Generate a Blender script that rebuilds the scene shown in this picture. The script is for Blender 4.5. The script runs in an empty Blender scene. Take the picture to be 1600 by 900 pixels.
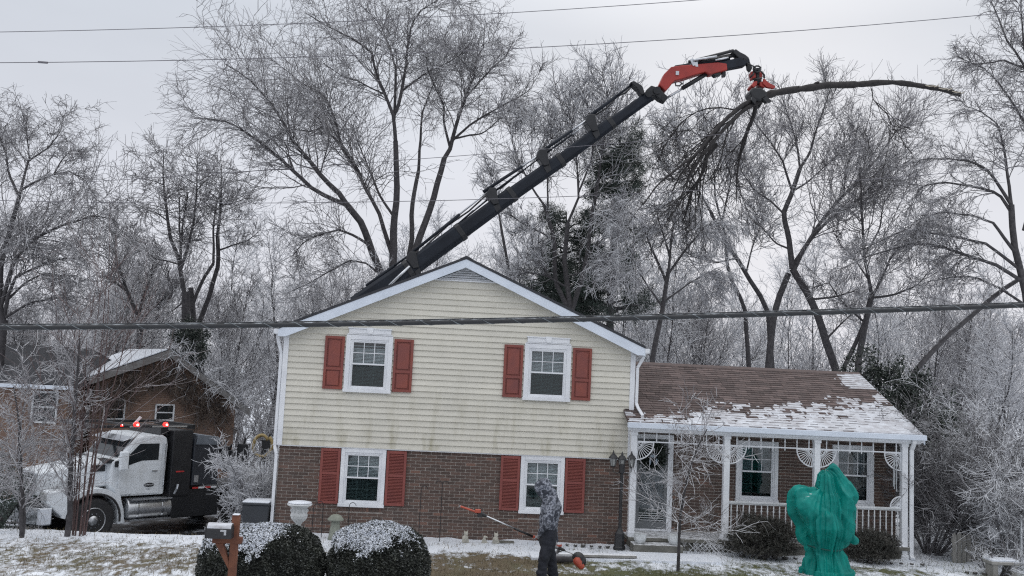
import bpy, bmesh, math, random
import numpy as np
from mathutils import Matrix, Vector, noise as mnoise
R = math.radians
rnd = random.Random(7)
rg = np.random.default_rng(11)
sc = bpy.context.scene
col = sc.collection

# ------------------------------------------------------------ camera
FPX = 1440.0                      # focal length in pixels of a 1600 wide picture
PITCH, ROLL, YAW = R(5.64), R(2.70), R(3.52)
CAM = Vector((-20.28*math.sin(YAW), -20.28*math.cos(YAW), 3.46))
fwd = Vector((math.sin(YAW)*math.cos(PITCH), math.cos(YAW)*math.cos(PITCH), math.sin(PITCH)))
rt0 = Vector((math.cos(YAW), -math.sin(YAW), 0))
up0 = rt0.cross(fwd)
AX = rt0*math.cos(ROLL) + up0*math.sin(ROLL)
AY = up0*math.cos(ROLL) - rt0*math.sin(ROLL)
cam = bpy.data.objects.new('camera', bpy.data.cameras.new('camera'))
cam.data.sensor_width = 36.0
cam.data.lens = 36.0*FPX/1600.0
cam.data.clip_end = 3000; cam.data.clip_start = 0.05
m3 = Matrix((AX, AY, -fwd)).transposed()
cam.matrix_world = Matrix.Translation(CAM) @ m3.to_4x4()
col.objects.link(cam); sc.camera = cam

# ------------------------------------------------------------ sky and light
SUN_EL, SUN_AZ = R(24), R(18)      # weak sun behind the cloud, behind the houses and a little to the right
w = bpy.data.worlds.new('World'); sc.world = w; w.use_nodes = True
nt = w.node_tree; nt.nodes.clear()
def N(t, **k):
    n = nt.nodes.new(t)
    for a, b in k.items(): setattr(n, a, b)
    return n
out = N('ShaderNodeOutputWorld'); bg = N('ShaderNodeBackground'); L = nt.links.new
sky = N('ShaderNodeTexSky', sky_type='NISHITA', sun_disc=False, sun_elevation=SUN_EL, sun_rotation=SUN_AZ)
sky.dust_density = 4.0
sk2 = N('ShaderNodeVectorMath', operation='SCALE'); sk2.inputs['Scale'].default_value = 0.10
L(sky.outputs[0], sk2.inputs[0])
tc = N('ShaderNodeTexCoord'); sep = N('ShaderNodeSeparateXYZ'); L(tc.outputs['Generated'], sep.inputs[0])
cr = N('ShaderNodeValToRGB')      # the cloud layer by elevation (sine of it)
el = cr.color_ramp.elements
SKYS = .93
def sr(r, g, b):
    return tuple(((c/255)/12.92 if c/255 <= .04045 else ((c/255+.055)/1.055)**2.4) for c in (r, g, b))
el[0].position = 0.0; el[0].color = (*[c*SKYS for c in sr(229, 230, 238)], 1)
el[1].position = 1.0; el[1].color = (1.75*SKYS, 1.77*SKYS, 1.81*SKYS, 1)
e = el.new(0.16); e.color = (*[c*SKYS for c in sr(227, 230, 239)], 1)
e = el.new(0.36); e.color = (*[c*SKYS for c in sr(214, 220, 230)], 1)
e = el.new(0.55); e.color = (1.12*SKYS, 1.15*SKYS, 1.21*SKYS, 1)
L(sep.outputs['Z'], cr.inputs[0])
nz = N('ShaderNodeTexNoise'); nz.inputs['Scale'].default_value = 2.2; nz.inputs['Detail'].default_value = 5
mp = N('ShaderNodeMapping'); mp.inputs['Scale'].default_value = (1, 1, 3.0)
L(tc.outputs['Generated'], mp.inputs[0]); L(mp.outputs[0], nz.inputs['Vector'])
mr = N('ShaderNodeMapRange'); mr.inputs[1].default_value = .3; mr.inputs[2].default_value = .7
mr.inputs[3].default_value = .94; mr.inputs[4].default_value = 1.05
L(nz.outputs[0], mr.inputs[0])
# the cloud is a little brighter round the hidden sun
dt = N('ShaderNodeVectorMath', operation='DOT_PRODUCT')
sd = Vector((math.sin(R(24))*math.cos(SUN_EL), math.cos(R(24))*math.cos(SUN_EL), math.sin(SUN_EL)))
dt.inputs[1].default_value = sd
nrm = N('ShaderNodeVectorMath', operation='NORMALIZE'); L(tc.outputs['Generated'], nrm.inputs[0]); L(nrm.outputs[0], dt.inputs[0])
mr2 = N('ShaderNodeMapRange'); mr2.inputs[1].default_value = .6; mr2.inputs[2].default_value = 1.0
mr2.inputs[3].default_value = .93; mr2.inputs[4].default_value = .97
L(dt.outputs['Value'], mr2.inputs[0])
mm = N('ShaderNodeMath', operation='MULTIPLY'); L(mr.outputs[0], mm.inputs[0]); L(mr2.outputs[0], mm.inputs[1])
cl = N('ShaderNodeVectorMath', operation='SCALE'); L(cr.outputs[0], cl.inputs[0]); L(mm.outputs[0], cl.inputs['Scale'])
mx = N('ShaderNodeMix', data_type='RGBA'); mx.inputs[0].default_value = 0.98
L(sk2.outputs[0], mx.inputs[6]); L(cl.outputs[0], mx.inputs[7])
L(mx.outputs[2], bg.inputs[0]); bg.inputs[1].default_value = 1.0
L(bg.outputs[0], out.inputs[0])
sl = bpy.data.lights.new('sun', 'SUN'); sl.energy = 0.5; sl.angle = R(25); sl.color = (1, .97, .93)
so = bpy.data.objects.new('sun', sl); col.objects.link(so)
so.rotation_euler = Vector((math.sin(SUN_AZ)*math.cos(SUN_EL), math.cos(SUN_AZ)*math.cos(SUN_EL), math.sin(SUN_EL))).to_track_quat('Z', 'Y').to_euler()
sc.view_settings.view_transform = 'Standard'; sc.view_settings.look = 'None'
sc.view_settings.exposure = 0.12; sc.view_settings.gamma = 1.0
sc.view_settings.use_curve_mapping = False
sc.cycles.max_bounces = 6; sc.cycles.diffuse_bounces = 3; sc.cycles.glossy_bounces = 3
sc.cycles.transparent_max_bounces = 8
sc.cycles.use_denoising = False
sc.cycles.filter_width = 1.2
sc.cycles.sample_clamp_indirect = 4

# ------------------------------------------------------------ geometry helpers
def ray(px, py):
    return AX*((px-800)/FPX) + AY*((450-py)/FPX) + fwd
def at(px, py, Y):                 # the point on the vertical plane y = Y that stands at a pixel of the photograph
    r = ray(px, py); return CAM + r*((Y-CAM.y)/r.y)
def atP(px, py, p0, n):
    r = ray(px, py); p0 = Vector(p0); n = Vector(n)
    return CAM + r*((p0-CAM).dot(n)/r.dot(n))
def sst(a, b, x):
    t = min(1, max(0, (x-a)/(b-a))); return t*t*(3-2*t)
def gz(x, y):                      # height of the ground
    z = -0.85*sst(-0.9, 2.2, y)*(1-sst(-5.6, -5.0, x)) if x < -5.0 else 0.0
    if y > 6.5: z = -0.5*sst(6.5, 11, y) if x > -5.6 else -.85
    if x < -10: z -= .35*sst(6, 13, y)
    if y < -9: z += 0.35*sst(-9, -16, y)
    return z

class MB:
    def __init__(s): s.v = []; s.f = []; s.t = []; s.tone = 0.5
    def add(s, vs, fs):
        b = len(s.v); s.v += [tuple(p) for p in vs]
        for f in fs: s.f.append(tuple(b+i for i in f)); s.t.append(s.tone)
        return s
    def box(s, x0, x1, y0, y1, z0, z1):
        vs = [(x, y, z) for z in (z0, z1) for y in (y0, y1) for x in (x0, x1)]
        return s.add(vs, [(0,2,3,1),(4,5,7,6),(0,1,5,4),(2,6,7,3),(0,4,6,2),(1,3,7,5)])
    def bar(s, a, b, wd, ht, up=(0,0,1)):     # box from a to b
        a = Vector(a); b = Vector(b); d = (b-a).normalized(); u = Vector(up)
        x = d.cross(u)
        if x.length < 1e-4: x = d.cross(Vector((0,1,0)))
        x.normalize(); u = x.cross(d)
        vs = []
        for p in (a, b):
            for i, j in ((-1,-1),(1,-1),(1,1),(-1,1)): vs.append(p + x*(i*wd/2) + u*(j*ht/2))
        return s.add(vs, [(3,2,1,0),(4,5,6,7),(0,1,5,4),(1,2,6,5),(2,3,7,6),(3,0,4,7)])
    def tube(s, pts, rad, n=8, cap=True):
        pts = [Vector(p) for p in pts]
        if not hasattr(rad, '__len__'): rad = [rad]*len(pts)
        ring = []; prev = None
        for i, p in enumerate(pts):
            d = (pts[min(i+1, len(pts)-1)] - pts[max(i-1, 0)])
            d = d.normalized() if d.length > 1e-9 else Vector((0,0,1))
            if prev is None:
                a = Vector((0,0,1)) if abs(d.z) < .9 else Vector((1,0,0)); x = d.cross(a).normalized()
            else:
                x = (prev - d*prev.dot(d))
                x = x.normalized() if x.length > 1e-6 else d.orthogonal().normalized()
            prev = x; y = d.cross(x)
            ring.append([p + (x*math.cos(k*2*math.pi/n) + y*math.sin(k*2*math.pi/n))*rad[i] for k in range(n)])
        vs = [q for r_ in ring for q in r_]; fs = []
        for i in range(len(pts)-1):
            for k in range(n):
                fs.append((i*n+k, i*n+(k+1) % n, (i+1)*n+(k+1) % n, (i+1)*n+k))
        if cap:
            fs.append(tuple(range(n-1, -1, -1))); fs.append(tuple((len(pts)-1)*n+k for k in range(n)))
        return s.add(vs, fs)
    def cyl(s, a, b, r, n=16): return s.tube([a, b], r, n)
    def lathe(s, prof, c, n=20, axis='z', cap=True):    # prof of (r, h)
        c = Vector(c); vs = []
        for r_, h in prof:
            for k in range(n):
                a = k*2*math.pi/n; x, y = r_*math.cos(a), r_*math.sin(a)
                vs.append(c + (Vector((x, y, h)) if axis == 'z' else Vector((x, h, y)) if axis == 'y' else Vector((h, x, y))))
        fs = [(i*n+k, i*n+(k+1) % n, (i+1)*n+(k+1) % n, (i+1)*n+k) for i in range(len(prof)-1) for k in range(n)]
        if cap: fs += [tuple(range(n-1, -1, -1)), tuple((len(prof)-1)*n+k for k in range(n))]
        return s.add(vs, fs)
    def prism(s, poly, ext):                            # polygon (3D points) pushed along ext
        poly = [Vector(p) for p in poly]; e = Vector(ext); n = len(poly)
        return s.add(poly + [p+e for p in poly], [tuple(range(n)), tuple(range(2*n-1, n-1, -1))] + [(i, i+n, (i+1) % n+n, (i+1) % n) for i in range(n)])
    def ball(s, c, r, n=10, sq=(1,1,1)):
        c = Vector(c); vs = []; m = max(4, n//2+1)
        for i in range(1, m):
            th = math.pi*i/m
            for k in range(n):
                a = 2*math.pi*k/n
                vs.append(c + Vector((r*sq[0]*math.sin(th)*math.cos(a), r*sq[1]*math.sin(th)*math.sin(a), r*sq[2]*math.cos(th))))
        vs += [c+Vector((0,0,r*sq[2])), c-Vector((0,0,r*sq[2]))]; T = len(vs)-2
        fs = [(i*n+k, (i+1)*n+k, (i+1)*n+(k+1) % n, i*n+(k+1) % n) for i in range(m-2) for k in range(n)]
        fs += [(T, k, (k+1) % n) for k in range(n)] + [(T+1, (m-2)*n+(k+1) % n, (m-2)*n+k) for k in range(n)]
        return s.add(vs, fs)

def recalc(me):
    bm = bmesh.new(); bm.from_mesh(me); bmesh.ops.recalc_face_normals(bm, faces=bm.faces); bm.to_mesh(me); bm.free()
def mkmesh(name, mb, mat, smooth=False, fix=True):
    me = bpy.data.meshes.new(name); me.from_pydata(mb.v, [], mb.f)
    if fix and len(mb.f) < 60000:
        # the tone attribute follows the faces, so it is set after the normals
        recalc(me)
    at_ = me.attributes.new('tone', 'FLOAT', 'FACE'); at_.data.foreach_set('value', mb.t)
    if mat: me.materials.append(mat)
    if smooth: me.shade_smooth()
    return me
def npmesh(name, V, Fq, mat, smooth=False, tone=None):       # V [n,3], Fq [m,k] faces of one size
    me = bpy.data.meshes.new(name); n = len(Fq); k = Fq.shape[1]
    me.vertices.add(len(V)); me.vertices.foreach_set('co', np.ascontiguousarray(V, dtype=np.float32).ravel())
    me.loops.add(n*k); me.loops.foreach_set('vertex_index', np.ascontiguousarray(Fq, dtype=np.int32).ravel())
    me.polygons.add(n); me.polygons.foreach_set('loop_start', np.arange(n, dtype=np.int32)*k)
    if tone is not None:
        a = me.attributes.new('tone', 'FLOAT', 'FACE'); a.data.foreach_set('value', np.ascontiguousarray(tone, dtype=np.float32))
    me.update(calc_edges=True)
    if mat: me.materials.append(mat)
    if smooth: me.shade_smooth()
    return me
ROOTM = {}
def rootmat(o):
    while o.parent: o = o.parent
    return ROOTM.get(o.name, Matrix.Identity(4))
def tag(o, label=None, cat=None, group=None, kind=None):
    if label: o['label'] = label
    if cat: o['category'] = cat
    if group: o['group'] = group
    if kind: o['kind'] = kind
    return o
def empty(name, loc, label, cat, group=None, rz=0):
    o = bpy.data.objects.new(name, None); col.objects.link(o); o.empty_display_size = .2
    o.location = loc; o.rotation_euler = (0, 0, rz)
    ROOTM[o.name] = Matrix.Translation(Vector(loc)) @ Matrix.Rotation(rz, 4, 'Z')
    return tag(o, label, cat, group)
def link(name, me, parent=None, local=False, kind=None):
    # a mesh in world coordinates; under a thing it is brought into the thing's own space
    if parent is not None and not local: me.transform(rootmat(parent).inverted())
    o = bpy.data.objects.new(name, me); col.objects.link(o)
    if parent is not None: o.parent = parent
    if kind: o['kind'] = kind
    return o
def part(name, mb, mat, parent=None, smooth=False, local=False, kind=None, bev=0, fix=True):
    o = link(name, mkmesh(name, mb, mat, smooth, fix), parent, local, kind)
    if bev:
        m = o.modifiers.new('bevel', 'BEVEL'); m.width = bev; m.segments = 2; m.limit_method = 'ANGLE'
    return o
def alone(name, mb, mat, loc, label, cat, group=None, smooth=False, kind=None, bev=0):
    o = part(name, mb, mat, None, smooth, kind=kind, bev=bev)
    o.data.transform(Matrix.Translation(-Vector(loc))); o.location = loc
    return tag(o, label, cat, group)
def place(name, me, pos, parent, rz=0, sc_=(1,1,1)):     # shared mesh data at a world place (no rotation of the root)
    o = bpy.data.objects.new(name, me); col.objects.link(o); o.parent = parent
    o.location = rootmat(parent).inverted() @ Vector(pos); o.rotation_euler = (0, 0, rz); o.scale = sc_
    return o
def copy_tree(o, parent=None):
    c = o.copy(); col.objects.link(c); c.parent = parent
    for ch in list(o.children): copy_tree(ch, c)
    return c
def blob(name, els, voxel, mat, parent=None, smooth_it=6, disp=None, local=False):
    # union of tapered capsules (a, b, ra, rb) or balls (c, r, squash) fused into one continuous surface
    mb = MB()
    for e_ in els:
        if len(e_) == 4:
            a, b, ra, rb = Vector(e_[0]), Vector(e_[1]), e_[2], e_[3]
            d = (b-a); ln = max(d.length, 1e-6); d = d/ln
            pts = []; rr = []
            for t in (-90, -60, -30, 0): pts.append(a + d*ra*math.sin(R(t))); rr.append(max(ra*math.cos(R(t)), .001))
            for t in (0.34, .67): pts.append(a+d*ln*t); rr.append(ra+(rb-ra)*t)
            for t in (0, 30, 60, 90): pts.append(b + d*rb*math.sin(R(t))); rr.append(max(rb*math.cos(R(t)), .001))
            mb.tube(pts, rr, 12)
        else: mb.ball(e_[0], e_[1], 16, e_[2])
    me = mkmesh(name+'_tmp', mb, None)
    o = bpy.data.objects.new(name+'_tmp', me); col.objects.link(o)
    m = o.modifiers.new('r', 'REMESH'); m.mode = 'VOXEL'; m.voxel_size = voxel
    m = o.modifiers.new('s', 'SMOOTH'); m.iterations = smooth_it; m.factor = .5
    dg = bpy.context.evaluated_depsgraph_get(); me2 = bpy.data.meshes.new_from_object(o.evaluated_get(dg))
    bpy.data.objects.remove(o)
    if disp:
        me2.update()
        cs = [Vector(v.co) for v in me2.vertices]; ns = [Vector(v.normal) for v in me2.vertices]
        for v, c, n_ in zip(me2.vertices, cs, ns): v.co = disp(c, n_)
    me2.materials.clear(); me2.materials.append(mat); me2.shade_smooth(); me2.name = name
    return link(name, me2, parent, local)

# ------------------------------------------------------------ materials
def newmat(name):
    m = bpy.data.materials.new(name); m.use_nodes = True
    t = m.node_tree; b = t.nodes['Principled BSDF']; return m, t, b
def nn(t, ty, **k):
    n = t.nodes.new(ty)
    for a, b in k.items(): setattr(n, a, b)
    return n
def noise_node(t, scale, detail=4, vec=None, rough=.55, obj=True):
    n = nn(t, 'ShaderNodeTexNoise'); n.inputs['Scale'].default_value = scale; n.inputs['Detail'].default_value = detail
    n.inputs['Roughness'].default_value = rough
    if vec is None:
        c = nn(t, 'ShaderNodeNewGeometry'); vec = c.outputs['Position']
    t.links.new(vec, n.inputs['Vector']); return n
def rng_node(t, src, a, b, c=0., d=1.):
    m = nn(t, 'ShaderNodeMapRange'); m.inputs[1].default_value = a; m.inputs[2].default_value = b
    m.inputs[3].default_value = c; m.inputs[4].default_value = d; t.links.new(src, m.inputs[0]); return m.outputs[0]
def mixc(t, f, a, b, mode='MIX'):
    m = nn(t, 'ShaderNodeMix', data_type='RGBA', blend_type=mode)
    for i, v in ((0, f), (6, a), (7, b)):
        if hasattr(v, 'links') or hasattr(v, 'node'): t.links.new(v, m.inputs[i])
        else: m.inputs[i].default_value = v if i == 0 else (*v, 1) if len(v) == 3 else v
    return m.outputs[2]
def mathn(t, op, a, b=None):
    m = nn(t, 'ShaderNodeMath', operation=op)
    for i, v in ((0, a), (1, b)):
        if v is None: continue
        if hasattr(v, 'node'): t.links.new(v, m.inputs[i])
        else: m.inputs[i].default_value = v
    return m.outputs[0]
def bump(t, b, h, strength=.3, dist=.01):
    n = nn(t, 'ShaderNodeBump'); n.inputs['Strength'].default_value = strength; n.inputs['Distance'].default_value = dist
    t.links.new(h, n.inputs['Height']); t.links.new(n.outputs[0], b.inputs['Normal'])
def simple(name, c, c2=None, scale=6, rough=.6, bmp=.15, bs=60, metal=0, spec=.5, tone=0, detail=5, lo=.35, hi=.65, dist=.004):
    m, t, b = newmat(name)
    c2 = c2 or tuple(x*.8 for x in c)
    n = noise_node(t, scale, detail)
    o = mixc(t, rng_node(t, n.outputs[0], lo, hi), c, c2)
    if tone:
        a = nn(t, 'ShaderNodeAttribute', attribute_name='tone')
        o = mixc(t, 1.0, o, rng_grey(t, a.outputs['Fac'], 1-tone, 1+tone), 'MULTIPLY')
    t.links.new(o, b.inputs['Base Color']); b.inputs['Roughness'].default_value = rough
    b.inputs['Metallic'].default_value = metal; b.inputs['Specular IOR Level'].default_value = spec
    if bmp:
        n2 = noise_node(t, bs, 3); bump(t, b, n2.outputs[0], bmp, dist)
    return m
def rng_grey(t, src, a, b):
    v = rng_node(t, src, 0, 1, a, b); c = nn(t, 'ShaderNodeCombineXYZ')
    for i in range(3): t.links.new(v, c.inputs[i])
    return c.outputs[0]
def snowed(name, c, c2, lo, hi, snow=(.82,.84,.88), scale=4, rough=.6, nscale=9, namp=.35, tone=0, bmp=.2, bs=50):
    # a surface with snow or ice lying where it faces upward, broken up by noise
    m, t, b = newmat(name)
    n = noise_node(t, scale, 4); base = mixc(t, rng_node(t, n.outputs[0], .35, .65), c, c2)
    if tone:
        a = nn(t, 'ShaderNodeAttribute', attribute_name='tone')
        base = mixc(t, 1.0, base, rng_grey(t, a.outputs['Fac'], 1-tone, 1+tone), 'MULTIPLY')
    g = nn(t, 'ShaderNodeNewGeometry'); s = nn(t, 'ShaderNodeSeparateXYZ'); t.links.new(g.outputs['Normal'], s.inputs[0])
    n2 = noise_node(t, nscale, 4)
    k = mathn(t, 'ADD', s.outputs['Z'], mathn(t, 'MULTIPLY', mathn(t, 'SUBTRACT', n2.outputs[0], .5), namp*4))
    o = mixc(t, rng_node(t, k, lo, hi), base, snow)
    t.links.new(o, b.inputs['Base Color']); b.inputs['Roughness'].default_value = rough
    if bmp:
        n3 = noise_node(t, bs, 3); bump(t, b, n3.outputs[0], bmp, .004)
    return m
M = {}
M['siding'] = None
def mk_siding():
    m, t, b = newmat('cream_siding')
    n = noise_node(t, 1.3, 5); o = mixc(t, rng_node(t, n.outputs[0], .35, .7), (.675,.65,.572), (.61,.59,.522))
    a = nn(t, 'ShaderNodeAttribute', attribute_name='tone'); o = mixc(t, 1.0, o, rng_grey(t, a.outputs['Fac'], .95, 1.05), 'MULTIPLY')
    # algae and grime runs, low on the wall
    g = nn(t, 'ShaderNodeNewGeometry'); mp_ = nn(t, 'ShaderNodeMapping'); mp_.inputs['Scale'].default_value = (2.2, 1, .55)
    t.links.new(g.outputs['Position'], mp_.inputs[0]); n2 = noise_node(t, 1.6, 6, mp_.outputs[0], .62)
    s = nn(t, 'ShaderNodeSeparateXYZ'); t.links.new(g.outputs['Position'], s.inputs[0])
    lowf = rng_node(t, s.outputs['Z'], 1.9, 3.3, 1, 0)
    k = mathn(t, 'MULTIPLY', rng_node(t, n2.outputs[0], .5, .72), mathn(t, 'ADD', mathn(t, 'MULTIPLY', lowf, .55), .10))
    o = mixc(t, k, o, (.30,.275,.17)); t.links.new(o, b.inputs['Base Color']); b.inputs['Roughness'].default_value = .55
    n3 = noise_node(t, 30, 4, mp_.outputs[0]); bump(t, b, n3.outputs[0], .12, .003); return m
M['siding'] = mk_siding()
def mk_brick(name, c1, c2, c3):
    m, t, b = newmat(name)
    a = nn(t, 'ShaderNodeAttribute', attribute_name='tone')
    o = mixc(t, rng_node(t, a.outputs['Fac'], .15, .6), c1, c2); o = mixc(t, rng_node(t, a.outputs['Fac'], .78, .95), o, c3)
    n = noise_node(t, 45, 5); o = mixc(t, .55, o, mixc(t, rng_node(t, n.outputs[0], .3, .7), (.55,)*3, (1.4,)*3), 'MULTIPLY')
    n1 = noise_node(t, 1.1, 4); o = mixc(t, rng_node(t, n1.outputs[0], .5, .75, 0, .25), o, (.16,.14,.13))
    t.links.new(o, b.inputs['Base Color']); b.inputs['Roughness'].default_value = .85
    bump(t, b, n.outputs[0], .5, .003); return m
M['brick'] = mk_brick('brown_brick', (.078,.054,.046), (.118,.076,.062), (.18,.10,.076))
M['mortar'] = simple('mortar', (.50,.46,.42), (.36,.33,.305), 12, .95, .3, 120)
M['white'] = simple('white_vinyl', (.80,.82,.85), (.71,.73,.77), 3, .45, .05)
M['white_paint'] = simple('weathered_white_paint', (.70,.72,.75), (.55,.57,.58), 5, .6, .2, 40)
M['fascia'] = simple('metal_fascia', (.70,.76,.85), (.62,.68,.77), 2.2, .4, .05)
M['shutter'] = simple('red_shutter', (.265,.066,.045), (.185,.055,.050), 2.6, .55, .08, 30, detail=4, lo=.3, hi=.7)
M['shutter_low'] = simple('faded_red_shutter', (.25,.068,.055), (.21,.058,.051), 3, .65, .1, 30)
def mk_glass():
    m, t, b = newmat('window_glass')
    t.nodes.remove(b); o = [x for x in t.nodes if x.type == 'OUTPUT_MATERIAL'][0]
    tr = nn(t, 'ShaderNodeBsdfTransparent'); tr.inputs[0].default_value = (.83,.86,.88,1); g = nn(t, 'ShaderNodeBsdfGlossy'); g.inputs['Roughness'].default_value = .04
    n = noise_node(t, 2.5, 2); bp = nn(t, 'ShaderNodeBump'); bp.inputs['Strength'].default_value = .05; t.links.new(n.outputs[0], bp.inputs['Height']); t.links.new(bp.outputs[0], g.inputs['Normal'])
    mx_ = nn(t, 'ShaderNodeMixShader'); mx_.inputs[0].default_value = .065; t.links.new(tr.outputs[0], mx_.inputs[1]); t.links.new(g.outputs[0], mx_.inputs[2]); t.links.new(mx_.outputs[0], o.inputs[0]); return m
M['glass'] = mk_glass()
def mk_screen():
    m = mk_glass(); m.name = 'screened_glass'
    for n in m.node_tree.nodes:
        if n.type == 'BSDF_TRANSPARENT': n.inputs[0].default_value = (.50,.55,.56,1)
        if n.type == 'MIX_SHADER': n.inputs[0].default_value = .05
    return m
M['screen'] = mk_screen()
M['curtain'] = simple('dim_curtain', (.22,.25,.26), (.15,.17,.18), 5, .8, 0)
def mk_dark_glass(name, c, r=.08):
    m, t, b = newmat(name); b.inputs['Base Color'].default_value = (*c, 1); b.inputs['Roughness'].default_value = r
    n = noise_node(t, 3, 2); bump(t, b, n.outputs[0], .06, .02); return m
M['dark_glass'] = mk_dark_glass('dark_glass', (.012,.016,.02))
M['blind'] = simple('blind', (.56,.61,.60), (.48,.53,.52), 5, .7, 0)
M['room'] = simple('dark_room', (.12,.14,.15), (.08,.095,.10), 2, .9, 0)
def mk_roof(name, c1, c2):
    return simple(name, c1, c2, 9, .9, .5, 150, tone=.35, lo=.3, hi=.7)
M['shingle'] = mk_roof('brown_shingle', (.135,.100,.092), (.094,.074,.072))
M['dark_shingle'] = mk_roof('dark_shingle', (.05,.052,.06), (.035,.036,.042))
def mk_thin():
    m, t, b = newmat('thin_snow'); n = noise_node(t, 3.5, 6, None, .65)
    mp_ = nn(t, 'ShaderNodeMapping'); mp_.inputs['Scale'].default_value = (2.5, 9, 9); g = nn(t, 'ShaderNodeNewGeometry'); t.links.new(g.outputs['Position'], mp_.inputs[0]); n2 = noise_node(t, 2.2, 5, mp_.outputs[0], .6)
    k = mathn(t, 'ADD', mathn(t, 'MULTIPLY', n.outputs[0], .5), mathn(t, 'MULTIPLY', n2.outputs[0], .5))
    o = mixc(t, rng_node(t, k, .38, .66), (.64,.67,.72), (.30,.285,.295)); t.links.new(o, b.inputs['Base Color']); b.inputs['Roughness'].default_value = .6; return m
M['thin_snow'] = mk_thin()
M['snow'] = simple('snow', (.80,.83,.88), (.68,.72,.79), 5, .55, .5, 35, lo=.3, hi=.75, dist=.02)
M['concrete'] = simple('old_concrete', (.17,.165,.145), (.10,.098,.085), 5, .9, .5, 60)
M['snowy_concrete'] = snowed('snowy_concrete', (.17,.165,.145), (.10,.098,.085), .6, 1.2)
M['black_metal'] = simple('black_metal', (.018,.019,.022), (.028,.029,.032), 10, .45, .1)
M['chrome'] = simple('chrome', (.62,.64,.67), (.5,.52,.55), 5, .18, .03, metal=1)
M['alu'] = simple('dull_aluminium', (.66,.68,.70), (.5,.51,.53), 5, .38, .08, metal=1)
M['lampglass'] = mk_dark_glass('lamp_glass', (.30,.31,.31), .2)
M['urn'] = snowed('white_urn', (.62,.64,.65), (.45,.47,.47), .25, .9, nscale=30)
M['wood'] = simple('orange_cedar', (.19,.072,.038), (.115,.042,.024), 7, .75, .4, 50)
M['greywood'] = snowed('grey_weathered_wood', (.30,.29,.27), (.2,.195,.18), .5, 1.0)
M['bark'] = snowed('dark_bark', (.078,.073,.077), (.040,.038,.042), .62, 1.35, (.55,.57,.60), 9, .85, 8, .2, bmp=.6, bs=40)
M['branch'] = snowed('iced_branch', (.150,.142,.148), (.085,.080,.085), .45, 1.05, (.62,.64,.68), 5, .5, 8, .25, bmp=0)
M['wetbark'] = simple('wet_dark_bark', (.040,.036,.036), (.020,.018,.019), 9, .8, .6, 40)
M['twig'] = snowed('iced_twig', (.33,.32,.335), (.20,.19,.20), .1, .85, (.70,.72,.76), 2, .35, 5, .3, bmp=0)
M['icetwig'] = snowed('thick_ice_twig', (.50,.505,.53), (.34,.34,.36), -.1, .7, (.80,.82,.86), 3, .3, 7, .3, bmp=0)
M['redtwig'] = snowed('reddish_shoot', (.11,.065,.06), (.07,.045,.045), .5, 1.0, (.6,.6,.64), 3, .5, 8, .2, bmp=0)
M['hedge'] = snowed('clipped_leaf', (.048,.052,.042), (.026,.030,.026), .78, 1.35, (.30,.33,.34), 6, .5, 14, .3, tone=.5, bmp=0)
M['yew'] = simple('yew_leaf', (.085,.080,.070), (.045,.046,.041), 6, .6, 0, tone=.5)
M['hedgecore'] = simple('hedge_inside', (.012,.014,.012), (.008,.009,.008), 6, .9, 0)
M['holly'] = simple('holly_leaf', (.034,.046,.036), (.018,.026,.022), 3, .35, 0, tone=.5)
M['pine'] = simple('pine_needles', (.055,.075,.062), (.030,.042,.038), 2, .7, 0, tone=.5)
M['rubber'] = simple('tyre_rubber', (.022,.022,.024), (.035,.035,.037), 8, .8, .2, 40)
M['truckwhite'] = simple('truck_white', (.72,.76,.80), (.56,.58,.59), 2.6, .28, 0, lo=.45, hi=.75)
M['truckblack'] = simple('truck_black', (.012,.013,.016), (.02,.021,.024), 3, .4, 0)
M['boxgrey'] = simple('box_blue_grey', (.03,.035,.045), (.022,.026,.034), 3, .4, 0)
M['cranedark'] = simple('crane_charcoal', (.015,.020,.030), (.009,.012,.019), 2.5, .6, .05, spec=.3)
M['cranered'] = simple('crane_red', (.40,.038,.028), (.27,.028,.024), 1.6, .45, .05)
M['silver'] = simple('cylinder_rod', (.68,.70,.73), (.5,.52,.55), 5, .2, 0, metal=.8)
M['hose'] = simple('yellow_hose', (.40,.30,.13), (.3,.22,.09), 5, .5, 0)
M['reflect'] = simple('reflector_red', (.55,.04,.04), (.4,.03,.03), 5, .4, 0)
M['nbrick'] = None
def mk_nbrick():
    m, t, b = newmat('orange_brick_far')
    g = nn(t, 'ShaderNodeNewGeometry'); s = nn(t, 'ShaderNodeSeparateXYZ'); t.links.new(g.outputs['Position'], s.inputs[0])
    u = mathn(t, 'ADD', s.outputs['X'], s.outputs['Y']); c = nn(t, 'ShaderNodeCombineXYZ')
    t.links.new(u, c.inputs[0]); t.links.new(s.outputs['Z'], c.inputs[1])
    bt = nn(t, 'ShaderNodeTexBrick'); t.links.new(c.outputs[0], bt.inputs['Vector'])
    bt.inputs['Color1'].default_value = (.215,.13,.092,1); bt.inputs['Color2'].default_value = (.155,.095,.072,1)
    bt.inputs['Mortar'].default_value = (.25,.2,.165,1); bt.inputs['Scale'].default_value = 1
    bt.inputs['Brick Width'].default_value = .21; bt.inputs['Row Height'].default_value = .068; bt.inputs['Mortar Size'].default_value = .006
    n = noise_node(t, .7, 5); o = mixc(t, rng_node(t, n.outputs[0], .4, .7, 0, .55), bt.outputs[0], (.14,.10,.08))
    t.links.new(o, b.inputs['Base Color']); b.inputs['Roughness'].default_value = .9
    bump(t, b, bt.outputs['Fac'], -.3, .005); return m
M['nbrick'] = mk_nbrick()
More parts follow.
